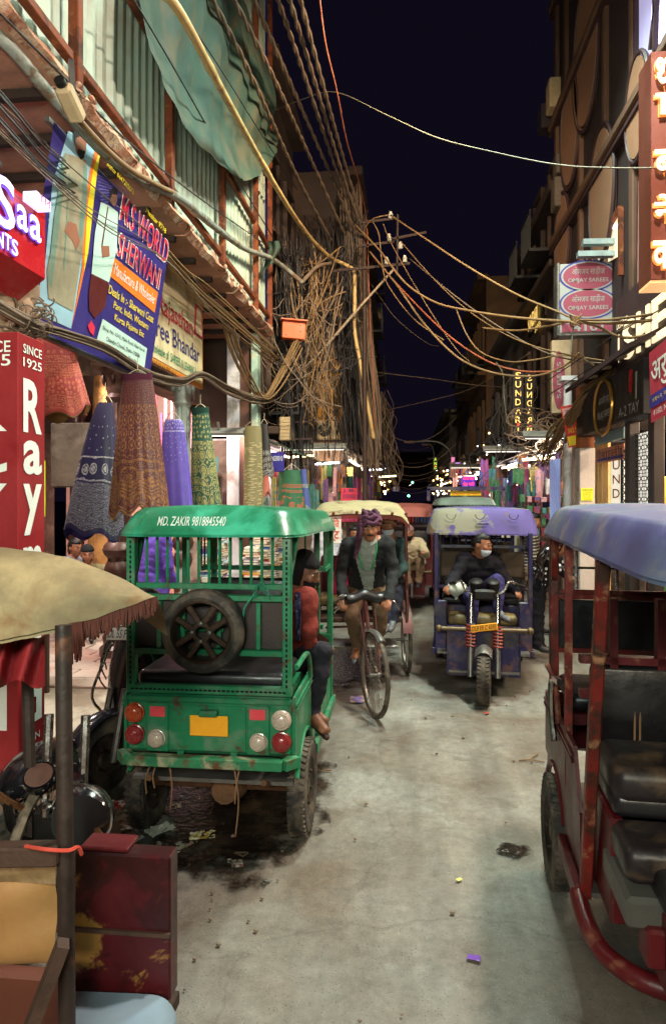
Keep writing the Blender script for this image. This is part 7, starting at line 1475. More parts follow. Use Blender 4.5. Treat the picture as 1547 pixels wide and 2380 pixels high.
# the cycle-rickshaw puller
c_hood = cloth('black zip sweatshirt', (34, 35, 37)); c_tro = cloth('drab brown trousers', (104, 82, 64)); c_gshirt = cloth('pale grey shirt', (150, 154, 146)); m_sandal = mat('blue-grey rubber sandal', (110, 120, 128), .6)
J = joints(head=(860, 1226, 6.15), shR=(811, 1266, 6.24), shL=(898, 1262, 6.24), elR=(791, 1334, 6.22), elL=(914, 1332, 6.22), haR=(797, 1396, 5.98), haL=(902, 1396, 5.98), hip=(852, 1365, 6.5), knR=(817, 1430, 6.22), knL=(884, 1425, 6.2), ftR=(829, 1512, 6.35), ftL=(879, 1500, 6.5))
J['toeR'] = V((-.1, -1, -.1)); J['toeL'] = V((.1, -1, -.1))
pul, at, fr = person('man in a black sweatshirt and purple headscarf pedalling the cycle rickshaw', J, (c_hood, c_tro, m_sandal, c_gshirt), face=(.06, -1, -.12), voxel=.009, hair='short', collar=True, jacket_open=.1, barefoot=True, mous=True, grip=((.2, -.6, -.3), (-.2, -.6, -.3)), puff=1.05)
c_turb = cloth('purple checked scarf', (92, 58, 80), c2=(66, 40, 56), k=.5, s2=24)
for i in range(5):
    mb = MB(); z0 = .058 + .017 * i; rr = 1.02 - .07 * i; mb.tube([at((.088 * rr * math.cos(2 * math.pi * q / 28), -.01 + .108 * rr * math.sin(2 * math.pi * q / 28), z0 + (.03 if i % 2 else -.02) * math.cos(2 * math.pi * q / 28 + i * .7) + .012 * math.sin(q * 1.3 + i))) for q in range(28)], .017, 8, closed=True); O('scarf_wrap', mb, c_turb, pul)
mb = MB(); mb.grid(lambda u, v: at((.07 + .05 * v + .03 * (1 - u) + .012 * math.sin(u * 16 + v * 4), .02 + .07 * u + .02 * math.sin(v * 6), .05 - .30 * v - .03 * math.sin(u * 8))), 16, 16); O('scarf_tail', mb, c_turb, pul, sharp=180)
# grey collar, green trim and chest print
m_gtrim = cloth('green piping', (30, 120, 74))
mids = (V(J['shR']) + V(J['shL'])) / 2 - V(pul['base']); 
for sg in (-1, 1):
    mb = MB(); mb.tube(spl([mids + V((sg * .075, -.06, .06)), mids + V((sg * .085, -.112, -.04)), mids + V((sg * .06, -.128, -.14)), mids + V((sg * .035, -.13, -.22))]), .007, 6); O('jacket_trim', mb, m_gtrim, pul)
    mb = MB(); mb.grid(lambda u, v: mids + V((sg * (.03 + .055 * u), -.105 - .02 * v + .02 * u, .075 - .085 * v * (1 - .4 * u))), 6, 6); O('shirt_collar', mb, c_gshirt, pul, sharp=180)
    h = V(J['haR' if sg < 0 else 'haL']) - V(pul['base']); e_ = V(J['elR' if sg < 0 else 'elL']) - V(pul['base']); d = (h - e_).normalized(); mb = MB(); mb.tube([e_ + (h - e_) * .88, e_ + (h - e_) * .93], .044, 12); O('cuff_stripe', mb, c_gshirt, pul)
# his passenger
c_den = cloth('dark green denim jacket', (44, 62, 60)); c_jean = cloth('dark jeans', (34, 36, 48)); m_shoe = mat('dark shoe leather', (30, 27, 28), .5); m_maskb = cloth('pale blue mask', (186, 194, 206), v=.08)
J = joints(head=(902, 1216, 6.98), shR=(888, 1262, 7.12), shL=(928, 1264, 7.1), elR=(870, 1318, 7.0), elL=(938, 1318, 7.02), haR=(880, 1345, 6.8), haL=(916, 1342, 6.82), hip=(905, 1362, 7.3), knR=(896, 1378, 6.85), knL=(921, 1376, 6.85), ftR=(898, 1456, 6.72), ftL=(914, 1450, 6.74)); J['toeR'] = J['toeL'] = V((-.2, -1, -.15))
pas, at, fr = person('young passenger in a green denim jacket riding behind the puller', J, (c_den, c_jean, mat('white soled shoe', (90, 88, 90), .5)), face=(-.25, -1, -.2), voxel=.011, mask=(m_maskb, .62), beard=True)
# driver of the purple vehicle
c_blk = cloth('black jacket', (24, 22, 30)); c_navy = cloth('indigo jeans', (52, 48, 92)); 
J = joints(head=(1122, 1266, 6.72), shR=(1082, 1303, 6.78), shL=(1148, 1302, 6.86), elR=(1056, 1346, 6.68), elL=(1174, 1346, 6.8), haR=(1046, 1366, 6.5), haL=(1204, 1378, 6.72), hip=(1108, 1385, 6.98), knR=(1100, 1392, 6.55), knL=(1160, 1352, 6.62), ftR=(1098, 1460, 6.6), ftL=(1160, 1434, 6.56)); J = {k_: v + V((0, .13, 0)) for k_, v in J.items()}; J['toeL'] = V((.5, -.8, -.1)); J['toeR'] = V((-.1, -1, -.1))
drv, at, fr = person('driver in a black jacket with a lowered mask in the purple rickshaw', J, (c_blk, c_navy, mat('grey canvas shoe', (96, 94, 98), .7)), face=(.82, -.5, -.12), voxel=.010, mask=(m_maskb, .66), puff=1.12, grip=((0, -.3, -.3), (.3, 0, -.3)))
# man sitting sideways in the green vehicle with a phone
c_rustk = cloth('rust red jumper', (120, 48, 42)); c_bjean = cloth('charcoal jeans', (36, 35, 42)); c_bmask = cloth('black mask', (16, 15, 18))
J = joints(head=(708, 1330, 4.15), shR=(712, 1392, 4.02), shL=(672, 1394, 4.28), elR=(716, 1470, 4.0), elL=(690, 1472, 4.3), haR=(721, 1512, 4.1), haL=(717, 1508, 4.2), hip=(668, 1528, 4.2), knR=(748, 1514, 4.06), knL=(738, 1516, 4.3), ftR=(726, 1668, 4.06), ftL=(716, 1650, 4.3)); J['toeR'] = V((.6, -.8, -.12)); J['toeL'] = V((.7, -.6, -.1))
grd, at, fr = person('bearded man in a dark cap and black mask sitting sideways in the green rickshaw', J, (c_rustk, c_bjean, mat('brown sandal', (50, 34, 28), .6), c_rustk, c_rustk, cloth('black knit cap', (20, 19, 22))), face=(.93, -.28, -.2), voxel=.0085, hair='hood', mask=(c_bmask, .55), barefoot=True, skin=m_skin_d, grip=((.6, .3, .2), (.6, -.2, .2)))
letters('NK', at((0, 0, 0)), V((.28, .93, 0)).normalized(), (0, 0, 1), (-.03, -.09, .03, -.05), flat('gold print', (190, 150, 60)), grd, lift=.085)
ph = P(738, 1502, 4.1); mb = MB(); mb.box((0, 0, 0), (.078, .012, .15), Matrix.Rotation(R(35), 3, 'Y') @ Matrix.Rotation(R(-30), 3, 'X'), b=.005); O('mobile_phone', mb, mat('dark phone glass', (40, 24, 18), .15), label='dark mobile phone held by the man in the green rickshaw', cat='phone', loc=ph)
mb = MB(); b0 = V(grd['base']); mb.grid(lambda u, v: P(690 + 10 * u, 1372 + 110 * v, 3.95) + V((.01 * math.sin(u * 9), -.06 - .02 * math.sin(v * 5 + u * 3), 0)) - b0, 6, 14); O('plaid_scarf', mb, cloth('navy plaid scarf', (44, 50, 84), c2=(120, 124, 150), k=.6, s2=30), grd, sharp=180)
# rider in beige farther back
J = joints(head=(949, 1238, 10.9), shR=(930, 1262, 11.0), shL=(975, 1262, 11.0), elR=(930, 1290, 10.8), elL=(990, 1288, 10.8), haR=(938, 1292, 10.4), haL=(984, 1283, 10.4), hip=(958, 1302, 11.2), knR=(945, 1310, 10.7), knL=(975, 1308, 10.7), ftR=(948, 1360, 10.6), ftL=(972, 1358, 10.6))
person('masked rider in a loose beige shirt driving the red vehicle behind', J, (cloth('beige loose shirt', (176, 160, 132)), c_tro, m_shoe, c_tro, c_tro, cloth('checked cap', (130, 100, 100))), face=(-.1, -1, -.15), voxel=.014, hair='beanie', mask=(c_bmask, .5), fat=1.15, puff=1.2)
# man in a striped shirt by the bright shop
def striped():
    M = cloth('striped jumper', (64, 56, 52)); nt = M.node_tree; b = nt.nodes['Principled BSDF']; L = nt.links.new; src = b.inputs['Base Color'].links[0].from_socket; g = nd(nt, 'ShaderNodeNewGeometry'); s_ = nd(nt, 'ShaderNodeSeparateXYZ'); L(g.outputs['Position'], s_.inputs[0]); m_ = nd(nt, 'ShaderNodeMath', operation='MULTIPLY'); m_.inputs[1].default_value = 24; L(s_.outputs[2], m_.inputs[0]); fr_ = nd(nt, 'ShaderNodeMath', operation='FRACT'); L(m_.outputs[0], fr_.inputs[0]); lt = nd(nt, 'ShaderNodeMath', operation='LESS_THAN'); lt.inputs[1].default_value = .3; L(fr_.outputs[0], lt.inputs[0]); mx = nd(nt, 'ShaderNodeMix', data_type='RGBA'); mx.inputs[7].default_value = (*lin((170, 160, 140)), 1); L(lt.outputs[0], mx.inputs[0]); L(src, mx.inputs[6]); L(mx.outputs[2], b.inputs['Base Color']); return M
def stand(x, Y, h, face, yaw, arm=0.0, lean=0.0):
    """upright skeleton at plate column x, distance Y, body height h, facing angle yaw"""
    g = P(x, 1155, Y); bx, by = g.x, g.y; r_ = Matrix.Rotation(yaw, 3, 'Z'); k_ = h / 1.7
    q = lambda a, b, c: V((bx, by, 0)) + r_ @ V((a * k_, b * k_, c * k_))
    return dict(head=q(0, -.03 - lean * .5, 1.57), shR=q(-.185, -lean * .4, 1.38), shL=q(.185, -lean * .4, 1.38), elR=q(-.23, .02 - arm * .1 - lean * .4, 1.1), elL=q(.23, .02 - arm * .1 - lean * .4, 1.1), haR=q(-.22, -.06 - arm * .3, .88 + arm * .15), haL=q(.22, -.06 - arm * .3, .88 + arm * .15), hip=q(0, 0, .92), knR=q(-.1, -.03, .5), knL=q(.1, -.02, .5), ftR=q(-.11, .03, .06), ftL=q(.12, -.06, .06), toeR=r_ @ V((-.1, -1, 0)), toeL=r_ @ V((.1, -1, 0))), r_ @ V((0, -1, -.1))
J, fc = stand(1233, 9.4, 1.66, None, R(75), .7); person('man in a brown striped jumper standing by the bright shop', J, (striped(), cloth('khaki trousers', (128, 104, 74)), m_shoe), face=fc, voxel=.014, hair='short', beard=True)
# woman with long hair bending towards the red vehicle
J = {k_: v for k_, v in joints(head=(1300, 1268, 7.9), shR=(1277, 1282, 7.75), shL=(1280, 1278, 8.1), elR=(1300, 1325, 7.7), elL=(1305, 1325, 8.1), haR=(1325, 1340, 7.7), haL=(1330, 1340, 8.1), hip=(1249, 1352, 7.95), knR=(1245, 1430, 7.85), knL=(1250, 1430, 8.05), ftR=(1247, 1508, 7.85), ftL=(1254, 1506, 8.08)).items()}; J['toeR'] = J['toeL'] = V((1, -.2, 0))
def dotted():
    M = cloth('black cloth with white dots', (22, 20, 24)); nt = M.node_tree; b = nt.nodes['Principled BSDF']; L = nt.links.new; src = b.inputs['Base Color'].links[0].from_socket; g = nd(nt, 'ShaderNodeNewGeometry'); vo = nd(nt, 'ShaderNodeTexVoronoi', Scale=17.0, Randomness=.2); L(g.outputs['Position'], vo.inputs['Vector']); lt = nd(nt, 'ShaderNodeMath', operation='LESS_THAN'); lt.inputs[1].default_value = .3; L(vo.outputs['Distance'], lt.inputs[0]); mx = nd(nt, 'ShaderNodeMix', data_type='RGBA'); mx.inputs[7].default_value = (*lin((210, 206, 204)), 1); L(lt.outputs[0], mx.inputs[0]); L(src, mx.inputs[6]); L(mx.outputs[2], b.inputs['Base Color']); return M
wom, at, fr = person('woman in a dotted black top with long hair bending by the red rickshaw', J, (dotted(), c_bjean, m_shoe), face=(.9, -.1, -.4), voxel=.013, hair='long')
mb = MB(); b0 = V(wom['base']); r_ = random.Random(4)
for i in range(60):
    a = P(1292 + r_.uniform(-10, 8), 1250 + r_.uniform(-6, 10), 7.78 + r_.uniform(0, .25)); c = P(1258 + r_.uniform(-8, 14), 1290 + r_.uniform(-8, 10), 7.68 + r_.uniform(0, .2)); d = P(1248 + r_.uniform(-6, 12), 1330 + r_.uniform(-20, 18), 7.66 + r_.uniform(0, .2)); mb.tube(spl([a - b0, c - b0, d - b0], 4), .009, 4)
O('long_hair', mb, mat('dark brown hair', (40, 26, 20), .5, v=.4, s=40), wom)
# people in the arcade on the left
def sit(x, Y, yaw, dz=0.0):
    g = P(x, 1155, Y); r_ = Matrix.Rotation(yaw, 3, 'Z'); q = lambda a, b, c: V((g.x, g.y, dz if c > .3 else 0)) + r_ @ V((a, b, c))
    t = T('low_stool', 'low wooden stool under the seated man %s' % ('in the beanie' if x > 180 else 'in the grey hooded top'), 'stool', (g.x, Y, .08)); mb = MB(); mb.box((0, 0, .26), (.34, .34, .05), b=.01); O('seat', mb, m_wood, t)
    for sx in (-1, 1):
        for sy in (-1, 1): mb = MB(); mb.bar((sx * .13, sy * .13, 0), (sx * .13, sy * .13, .24), .04); O('leg', mb, m_wood, t)
    return dict(head=q(0, -.06, 1.13), shR=q(-.185, 0, .93), shL=q(.185, 0, .93), elR=q(-.24, -.08, .68), elL=q(.24, -.08, .68), haR=q(-.12, -.34, .56), haL=q(.12, -.34, .56), hip=q(0, .04, .46), knR=q(-.14, -.40, .52), knL=q(.14, -.40, .52), ftR=q(-.13, -.42, .13), ftL=q(.13, -.42, .13), toeR=r_ @ V((-.1, -1, 0)), toeL=r_ @ V((.1, -1, 0))), r_ @ V((0, -1, -.1))
c_vio = cloth('violet shirt', (106, 76, 176)); J, fc = stand(352, 7.0, 1.74, None, R(160), .1); J['haR'] = J['haR'] + V((.0, .05, 0)); person('man in a violet shirt walking away under the arcade', J, (c_vio, cloth('navy trousers', (38, 34, 56)), m_shoe), face=fc, voxel=.012, shirt_long=.18, sleeve=.9)
J, fc = sit(206, 8.4, R(15)); person('man in a printed black beanie looking out of the arcade', J, (cloth('olive jacket', (110, 100, 70)), c_bjean, m_shoe, c_blk, c_blk, cloth('black beanie with grey band', (30, 32, 34))), face=V(fc) + V((.2, 0, 0)), voxel=.012, hair='beanie', beard=True)
J, fc = sit(170, 8.7, R(60), .06); person('man in a grey hooded top seen from the side in the arcade', J, (cloth('grey hooded top', (130, 128, 140)), c_bjean, m_shoe), face=fc, voxel=.012, collar=True, puff=1.15)
J, fc = stand(303, 9.0, 1.6, None, R(200), .2); person('person in a blue-grey jacket behind the green posts', J, (cloth('blue-grey jacket', (110, 116, 150)), c_bjean, m_shoe), face=fc, voxel=.015)
# farther passers-by
for i, (x, Y, h, yaw, c, lb) in enumerate(((822, 10.3, 1.42, 20, (50, 54, 90), 'young woman in a dark blue top behind the puller'), (760, 11.2, 1.6, 190, (200, 200, 214), 'person in a white shirt walking away by the lit stall'), (1213, 13.5, 1.66, 200, (120, 150, 140), 'person in a teal top at the bright shop counter'), (1022, 16.0, 1.66, 30, (150, 60, 60), 'passer-by in a red top far behind the purple rickshaw'), (1062, 13.0, 1.7, 180, (60, 60, 66), 'passer-by in dark clothes behind the purple rickshaw'), (985, 19, 1.68, 10, (70, 90, 130), 'passer-by in blue in the middle of the far street'), (900, 15, 1.66, 170, (90, 70, 60), 'passer-by in brown on the left of the far street'), (1180, 11.5, 1.7, 150, (190, 186, 176), 'passer-by in a pale shirt seen through the purple bars'), (940, 17, 1.7, 20, (160, 60, 50), 'passer-by in a rust shirt left of the far street middle'), (1040, 22, 1.7, 180, (150, 150, 160), 'passer-by in grey near the far right stalls'), (965, 25, 1.7, 0, (60, 80, 70), 'passer-by in green in the far street'), (1090, 17, 1.65, 90, (170, 150, 60), 'passer-by in mustard by the right stalls'), (880, 20, 1.68, 200, (170, 160, 150), 'passer-by in cream by the far left stalls'), (1140, 15, 1.7, 60, (110, 50, 90), 'passer-by in plum by the bag stall'), (860, 13.2, 1.66, 160, (50, 60, 110), 'passer-by in navy by the left stall'))):
    J, fc = stand(x, Y, h, None, R(yaw), .3); person(lb, J, (cloth('passer top %d' % i, c), c_bjean, m_shoe), face=fc, voxel=.02, hair='short' if i else 'long')
# ------------------------------------------------------------------ overhead wiring
m_cab = [mat('dusty tan cable', (128, 98, 64), .6, v=.25, s=9, b=.2), mat('grey-brown cable', (112, 92, 76), .65, v=.3, s=9, b=.2), mat('black cable', (44, 38, 38), .55, v=.3, s=9), mat('orange cable', (150, 78, 50), .6, v=.2, s=9), mat('pale grey cable', (104, 98, 80), .6, v=.2, s=9), mat('cream conduit', (180, 148, 96), .5, v=.2, s=6, b=.1, c2=(130, 98, 60), k=.6, s2=4)]
CN = ['tan', 'grey-brown', 'black', 'orange', 'pale', 'cream']
def cable(desc, pts, r, k=0, name='cable', n=6, cat='cable', M=None, jit=.0):
    q = spl([P(*p) + V((rnd.uniform(-jit, jit), 0, rnd.uniform(-jit, jit))) for p in pts], 8); mb = MB(); mb.tube(q, [r * (1.2 if i % 9 == 4 and i < 50 else 1) for i in range(len(q))] if name == 'conduit' else r, n); return O(name, mb, M or m_cab[k], label=desc, cat=cat, sharp=180)
def twist(desc, pts, r=.016, turns=5.0):
    q = spl([P(*p) for p in pts], 26); t = T('twisted_cable', desc, 'cable', q[-1], group='twisted supply cables over the street'); B = q[-1]; L_ = 0
    for s_ in range(2):
        mb = MB(); out = []; L_ = 0
        for i, p in enumerate(q):
            if i: L_ += (p - q[i - 1]).length
            tg = (q[min(i + 1, len(q) - 1)] - q[max(0, i - 1)]).normalized(); u = tg.orthogonal().normalized(); w = tg.cross(u); a = L_ * turns * 2 + s_ * math.pi
            out.append(p + (u * math.cos(a) + w * math.sin(a)) * r * .9 - B)
        mb.tube(out, r, 5); O('strand', mb, m_cab[1], t, sharp=180)
for i, pts in enumerate((((486, -15, 6.0), (590, 190, 7.6), (690, 410, 10.5), (770, 560, 12.6)), ((536, -15, 6.2), (640, 190, 8), (735, 400, 10.8), (800, 545, 12.6)), ((584, -15, 6.4), (660, 160, 8), (765, 400, 11), (828, 545, 12.6)), ((640, -15, 6.6), (705, 170, 8.4), (790, 420, 11.2), (838, 540, 12.6)), ((668, -15, 6.6), (728, 180, 8.4), (800, 420, 11.2), (846, 548, 12.6)), ((694, -15, 6.8), (748, 190, 8.4), (806, 400, 11.2), (850, 540, 12.6)))):
    twist('%s of six twisted supply cables running up out of view' % ['leftmost', 'second from left', 'third from left', 'fourth from left', 'fifth from left', 'rightmost'][i], pts, .017)
cable('thick cream conduit slanting across the tin wall to the cable pole', ((368, -30, 3.95), (425, 40, 4.3), (530, 236, 5.7), (640, 432, 8.2), (712, 542, 10.2), (765, 596, 11.3), (804, 616, 11.6), (822, 634, 11.6), (824, 700, 11.6), (824, 770, 11.6), (838, 850, 11.6), (852, 930, 11.6), (868, 1020, 11.7)), .032, 5, 'conduit', 10, 'conduit')
for (u_, x, y, Y) in ((0, 439, 60, 4.4), (1, 502, 180, 5.3), (2, 570, 310, 6.8), (3, 660, 466, 8.9)): pass
cable('thick grey cable wrapped along the stone ledge', ((-40, 48, 3.25), (40, 128, 3.45), (110, 212, 3.7), (190, 300, 4.05), (262, 372, 4.5), (340, 425, 5.0), (420, 462, 5.75), (500, 528, 7.0), (570, 578, 8.4), (630, 600, 9.6), (668, 628, 10.2), (702, 656, 10.4)), .036, 4, M=mat('grey taped cable', (138, 140, 130), .6, v=.35, s=7, b=.3, c2=(104, 84, 66), k=.55, s2=6))
cable('thinner tan cable taped to the grey one on the ledge', ((150, 238, 3.6), (230, 330, 4.0), (300, 392, 4.5), (370, 432, 5.1), (400, 446, 5.4)), .02, 0)
cable('grey loop joining the ledge cable to the pole', ((702, 656, 10.4), (716, 640, 10.5), (740, 618, 10.8), (768, 612, 11.2)), .03, 1)
cable('thin wire hung with clips in front of the tin wall', ((-10, 20, 3.0), (140, 170, 3.7), (300, 330, 4.7), (470, 465, 6.2), (620, 570, 9.2)), .006, 2); cable('thin black wire crossing the tarpaulin', ((300, -20, 4.3), (400, 150, 5.1), (520, 360, 7), (640, 560, 10), (760, 740, 12), (880, 900, 14)), .007, 2); cable('second thin black wire crossing above the tarpaulin', ((390, -20, 4.6), (500, 140, 5.8), (600, 300, 8), (690, 440, 11)), .006, 2)
cable('thin orange wire hanging down the sky from the top', ((742, -10, 6.5), (756, 100, 6.8), (782, 210, 7.4), (806, 330, 8.6), (838, 440, 10.5), (852, 520, 11.5), (856, 640, 11.6), (862, 800, 11.7), (868, 900, 11.8), (870, 1000, 11.9)), .008, 3)
cable('long pale wire crossing the sky to the right facade', ((628, 262, 10.2), (700, 232, 9.4), (778, 214, 8.8), (900, 268, 8), (1010, 318, 7.2), (1140, 352, 6.6), (1290, 382, 6), (1420, 390, 5.6), (1520, 390, 5.3)), .0055, 4); 
G = [('tan cable from the top insulator down to the oval sign', ((907, 500, 11), (990, 556, 10), (1090, 622, 9), (1200, 684, 8.4), (1290, 722, 8), (1336, 742, 7.8)), .016, 0), ('heavy tan cable sagging to the oval sign and on out of view', ((824, 522, 11.6), (880, 580, 11), (940, 656, 10.2), (1010, 702, 9.6), (1090, 722, 9), (1200, 738, 8.3), (1340, 748, 7.7), (1440, 750, 6.8), (1570, 738, 6)), .02, 0), ('second heavy cable tied at the oval sign', ((1120, 762, 9.2), (1200, 768, 8.6), (1280, 756, 8.0), (1340, 744, 7.7), (1420, 742, 6.9), (1570, 722, 6)), .016, 0), ('tan cable dipping right from the tie at the oval sign', ((1340, 746, 7.7), (1390, 760, 7.3), (1430, 780, 7), (1470, 784, 6.6), (1570, 766, 6)), .018, 0),
     ('lowest heavy cable sagging across the street', ((858, 584, 11.6), (920, 660, 11), (980, 746, 10.2), (1050, 820, 9.8), (1110, 855, 9.6), (1180, 872, 9.5), (1250, 872, 9.4), (1310, 850, 9.2), (1345, 820, 9)), .02, 0), ('orange-tan cable sagging just above the lowest one', ((868, 600, 11.6), (950, 690, 11), (1040, 778, 10.2), (1130, 838, 9.8), (1210, 862, 9.6), (1290, 862, 9.4)), .017, 3), ('pale cable looping from mid street to the right pillar', ((1060, 720, 10), (1085, 780, 9.8), (1120, 820, 9.6), (1180, 840, 9.3), (1240, 836, 9.1), (1300, 826, 8.9), (1350, 832, 8.8), (1390, 856, 8.7), (1404, 852, 8.7)), .013, 0), ('thin cable from the pole arm to the dark awning', ((930, 560, 11), (1000, 640, 10.4), (1080, 716, 9.8), (1180, 780, 9), (1290, 818, 8.4), (1430, 842, 7.8)), .011, 0), ('grey cable running from upper centre to the awning', ((950, 600, 11), (1060, 690, 10), (1160, 760, 9.2), (1260, 816, 8.6), (1340, 838, 8.3), (1440, 846, 7.8)), .012, 1),
     ('tan cable arching out from the pole head', ((842, 560, 11.6), (848, 530, 11.5), (868, 508, 11.3), (900, 500, 11.2)), .015, 0), ('second arched cable at the pole head', ((866, 515, 11.4), (880, 545, 11.3), (886, 600, 11.3), (900, 660, 11.2), (960, 740, 10.6), (1030, 790, 10)), .012, 0), ('third arched cable at the pole head', ((890, 520, 11.4), (906, 560, 11.3), (950, 640, 11), (1010, 740, 10.6), (1060, 812, 10.4), (1090, 840, 10.2)), .010, 0), ('cable end dangling over the street', ((1152, 842, 9.6), (1168, 870, 9.6), (1170, 920, 9.6), (1176, 966, 9.6), (1186, 992, 9.6)), .009, 4), ('pale cable tail hanging from the sign tie', ((1334, 748, 7.7), (1330, 770, 7.7), (1327, 800, 7.7), (1326, 820, 7.7)), .011, 4), ('pale cable drooping under the black shop board', ((1438, 850, 7.6), (1440, 876, 7.5), (1462, 900, 7.3), (1490, 910, 7)), .010, 4), ('thin wire crossing low from left to right roofs', ((850, 862, 14), (1000, 880, 14.5), (1120, 896, 15), (1290, 905, 13)), .009, 1), ('thin wire crossing upwards to the right', ((874, 958, 16), (1000, 930, 15), (1100, 900, 14), (1230, 820, 12.5)), .009, 1), ('thin blue-grey wire sagging high in the sky', ((862, 660, 12), (920, 740, 12.5), (990, 796, 13), (1020, 804, 13.5)), .008, 1),
     ('black wire rising to the mint panel', ((1240, 905, 9), (1340, 838, 8.2), (1440, 770, 7), (1570, 700, 5.8)), .008, 2), ('golden wire rising to the frame edge', ((1400, 800, 7.6), (1450, 760, 7), (1570, 700, 6)), .008, 0), ('black wire running under the fascia', ((1270, 920, 9.2), (1380, 850, 8.2), (1470, 800, 7.2), (1570, 720, 6.2)), .008, 2)]
for d, pts, r, k in G: cable(d, pts, r * .8, k)
mb = MB(); c = P(1336, 744, 7.66)
for i in range(9): mb.tube([c + V((.05 * math.cos(a / 6 * math.pi) * (1 + .2 * math.sin(i)), .03 * math.sin(a / 6 * math.pi), .012 * i - .05 + .02 * math.sin(a + i))) for a in range(12)], .008, 5, closed=True)
O('cable_tie', mb, m_cab[0], label='knot of cord tying the cables at the oval sign', cat='knot')
# pole head: arms, insulators, stay
ph_ = T('cable_pole', 'iron cable pole with cross arms and white insulators beside the brown house', 'pole', V((P(848, 1155, 11.5).x, 11.5, 0))); B = V(ph_.location)
mb = MB(); m_pole = mat('sooty iron pole', (58, 40, 34), .7, .2, v=.4, s=6); mb.tube([V((0, 0, 0)), P(846, 505, 11.5) - B], [.045, .034], 10); O('post', mb, m_pole, ph_)
for (x0, y0, x1, y1) in ((838, 518, 914, 508), (830, 572, 916, 562), (772, 630, 952, 612), (908, 556, 990, 540)): mb = MB(); mb.bar(P(x0, y0, 11.45) - B, P(x1, y1, 11.45) - B, .03, .04); O('cross_arm', mb, m_pole, ph_)
mb = MB(); mb.bar(P(924, 498, 11.45) - B, P(922, 640, 11.45) - B, .03); O('arm_post', mb, m_pole, ph_)
for (x, y) in ((907, 500), (904, 552), (930, 570), (940, 602), (898, 606)): mb = MB(); mb.lathe([(.03, 0), (.045, .02), (.03, .04), (.045, .06), (.03, .085), (.02, .12), (0, .125)], 12, o=P(x, y + 8, 11.45) - B); O('insulator', mb, mat('white porcelain', (206, 200, 186), .25), ph_)
cable('long pale bamboo stay slanting from the yellow board up to the pole', ((664, 888, 11.2), (733, 830, 11.3), (830, 720, 11.4), (914, 626, 11.4)), .022, 4, 'stay_pole', 8, 'pole', mat('grey bamboo', (150, 130, 110), .7))
# loops and drops around it
def tangle(name, label, n, fn, r, k, seed, kind='stuff', cat=None):
    r_ = random.Random(seed); mb = MB()
    for i in range(n):
        pts = fn(r_, i)
        if len(pts) > 1: mb.tube(spl(pts, 5), r * r_.uniform(.6, 1.4), 4)
    return O(name, mb, m_cab[k], label=label, cat=cat or 'cables', kind=kind, sharp=180)
def drop(x0, x1, y0, xb0, xb1, y1, Ya, Yb, wob=10):
    def f(r_, i):
        a, b = r_.random(), r_.random(); xs, xe = x0 + (x1 - x0) * a, xb0 + (xb1 - xb0) * min(1, max(0, a + r_.uniform(-.25, .25))); Y = Ya + (Yb - Ya) * r_.random(); m = 5; ya = y0 + r_.uniform(0, 60); yb = y1 - r_.uniform(0, 90)
        return [P(xs + (xe - xs) * q / m + r_.uniform(-wob, wob) * (0 < q < m), ya + (yb - ya) * q / m, Y) for q in range(m + 1)]
    return f
def sag(x0, x1, y0, y1, Ya, Yb, dip=60):
    def f(r_, i):
        a, b = (r_.uniform(x0, x1), r_.uniform(y0, y1)), (r_.uniform(x0, x1), r_.uniform(y0, y1)); Y = r_.uniform(Ya, Yb); d = r_.uniform(.2, 1) * dip
        return [P(a[0] + (b[0] - a[0]) * q / 5 + r_.uniform(-4, 4), a[1] + (b[1] - a[1]) * q / 5 + d * math.sin(math.pi * q / 5) + r_.uniform(-4, 4), Y + .1 * q / 5) for q in range(6)]
    return f
def loops(cx, cy, rx, ry, Ya, Yb, sp=1.0):
    def f(r_, i):
        x, y, Y = cx + r_.uniform(-rx, rx), cy + r_.uniform(-ry, ry), Ya + (Yb - Ya) * r_.random(); R_ = r_.uniform(12, 42) * sp; a0 = r_.random() * 6.28; out = []; m = r_.randint(5, 12)
        for q in range(m): a = a0 + q * .8; out.append(P(x + R_ * math.cos(a) * (1 + .06 * q), y + R_ * .8 * math.sin(a) + q * 2, Y + .02 * q))
        return out
    return f
tangle('cable_tangle', 'dense vertical curtain of old cables down the brown house edge', 70, drop(790, 840, 420, 845, 885, 1110, 12.6, 13.4, 6), .014, 1, 1); tangle('cable_tangle', 'dark cables falling past the yellow dealer board', 46, drop(700, 800, 500, 720, 850, 1120, 12.2, 13.2, 16), .010, 2, 2); tangle('cable_tangle', 'slack tan cable swags around the orange junction box', 46, sag(625, 800, 560, 900, 10.4, 12, 90), .009, 0, 3); tangle('cable_tangle', 'knotted grey cables over the far end of the ledge', 70, sag(560, 800, 640, 980, 10.0, 11.8, 70), .007, 1, 4); tangle('cable_tangle', 'coils of slack cable left of the yellow dealer board', 14, loops(690, 880, 50, 80, 10.6, 11.8, .8), .008, 1, 16); tangle('cable_tangle', 'thin black wires webbed between pole and ledge', 60, sag(560, 880, 480, 900, 10.4, 12.2, 50), .005, 2, 17); tangle('cable_tangle', 'black cables bunched down the drainpipes past the ledge', 60, drop(640, 700, 540, 650, 720, 1110, 10.6, 11.6, 8), .009, 2, 5); tangle('cable_tangle', 'tan cables hanging loose beside the orange box', 22, drop(640, 740, 600, 650, 780, 1000, 10.5, 11.8, 22), .009, 0, 6)
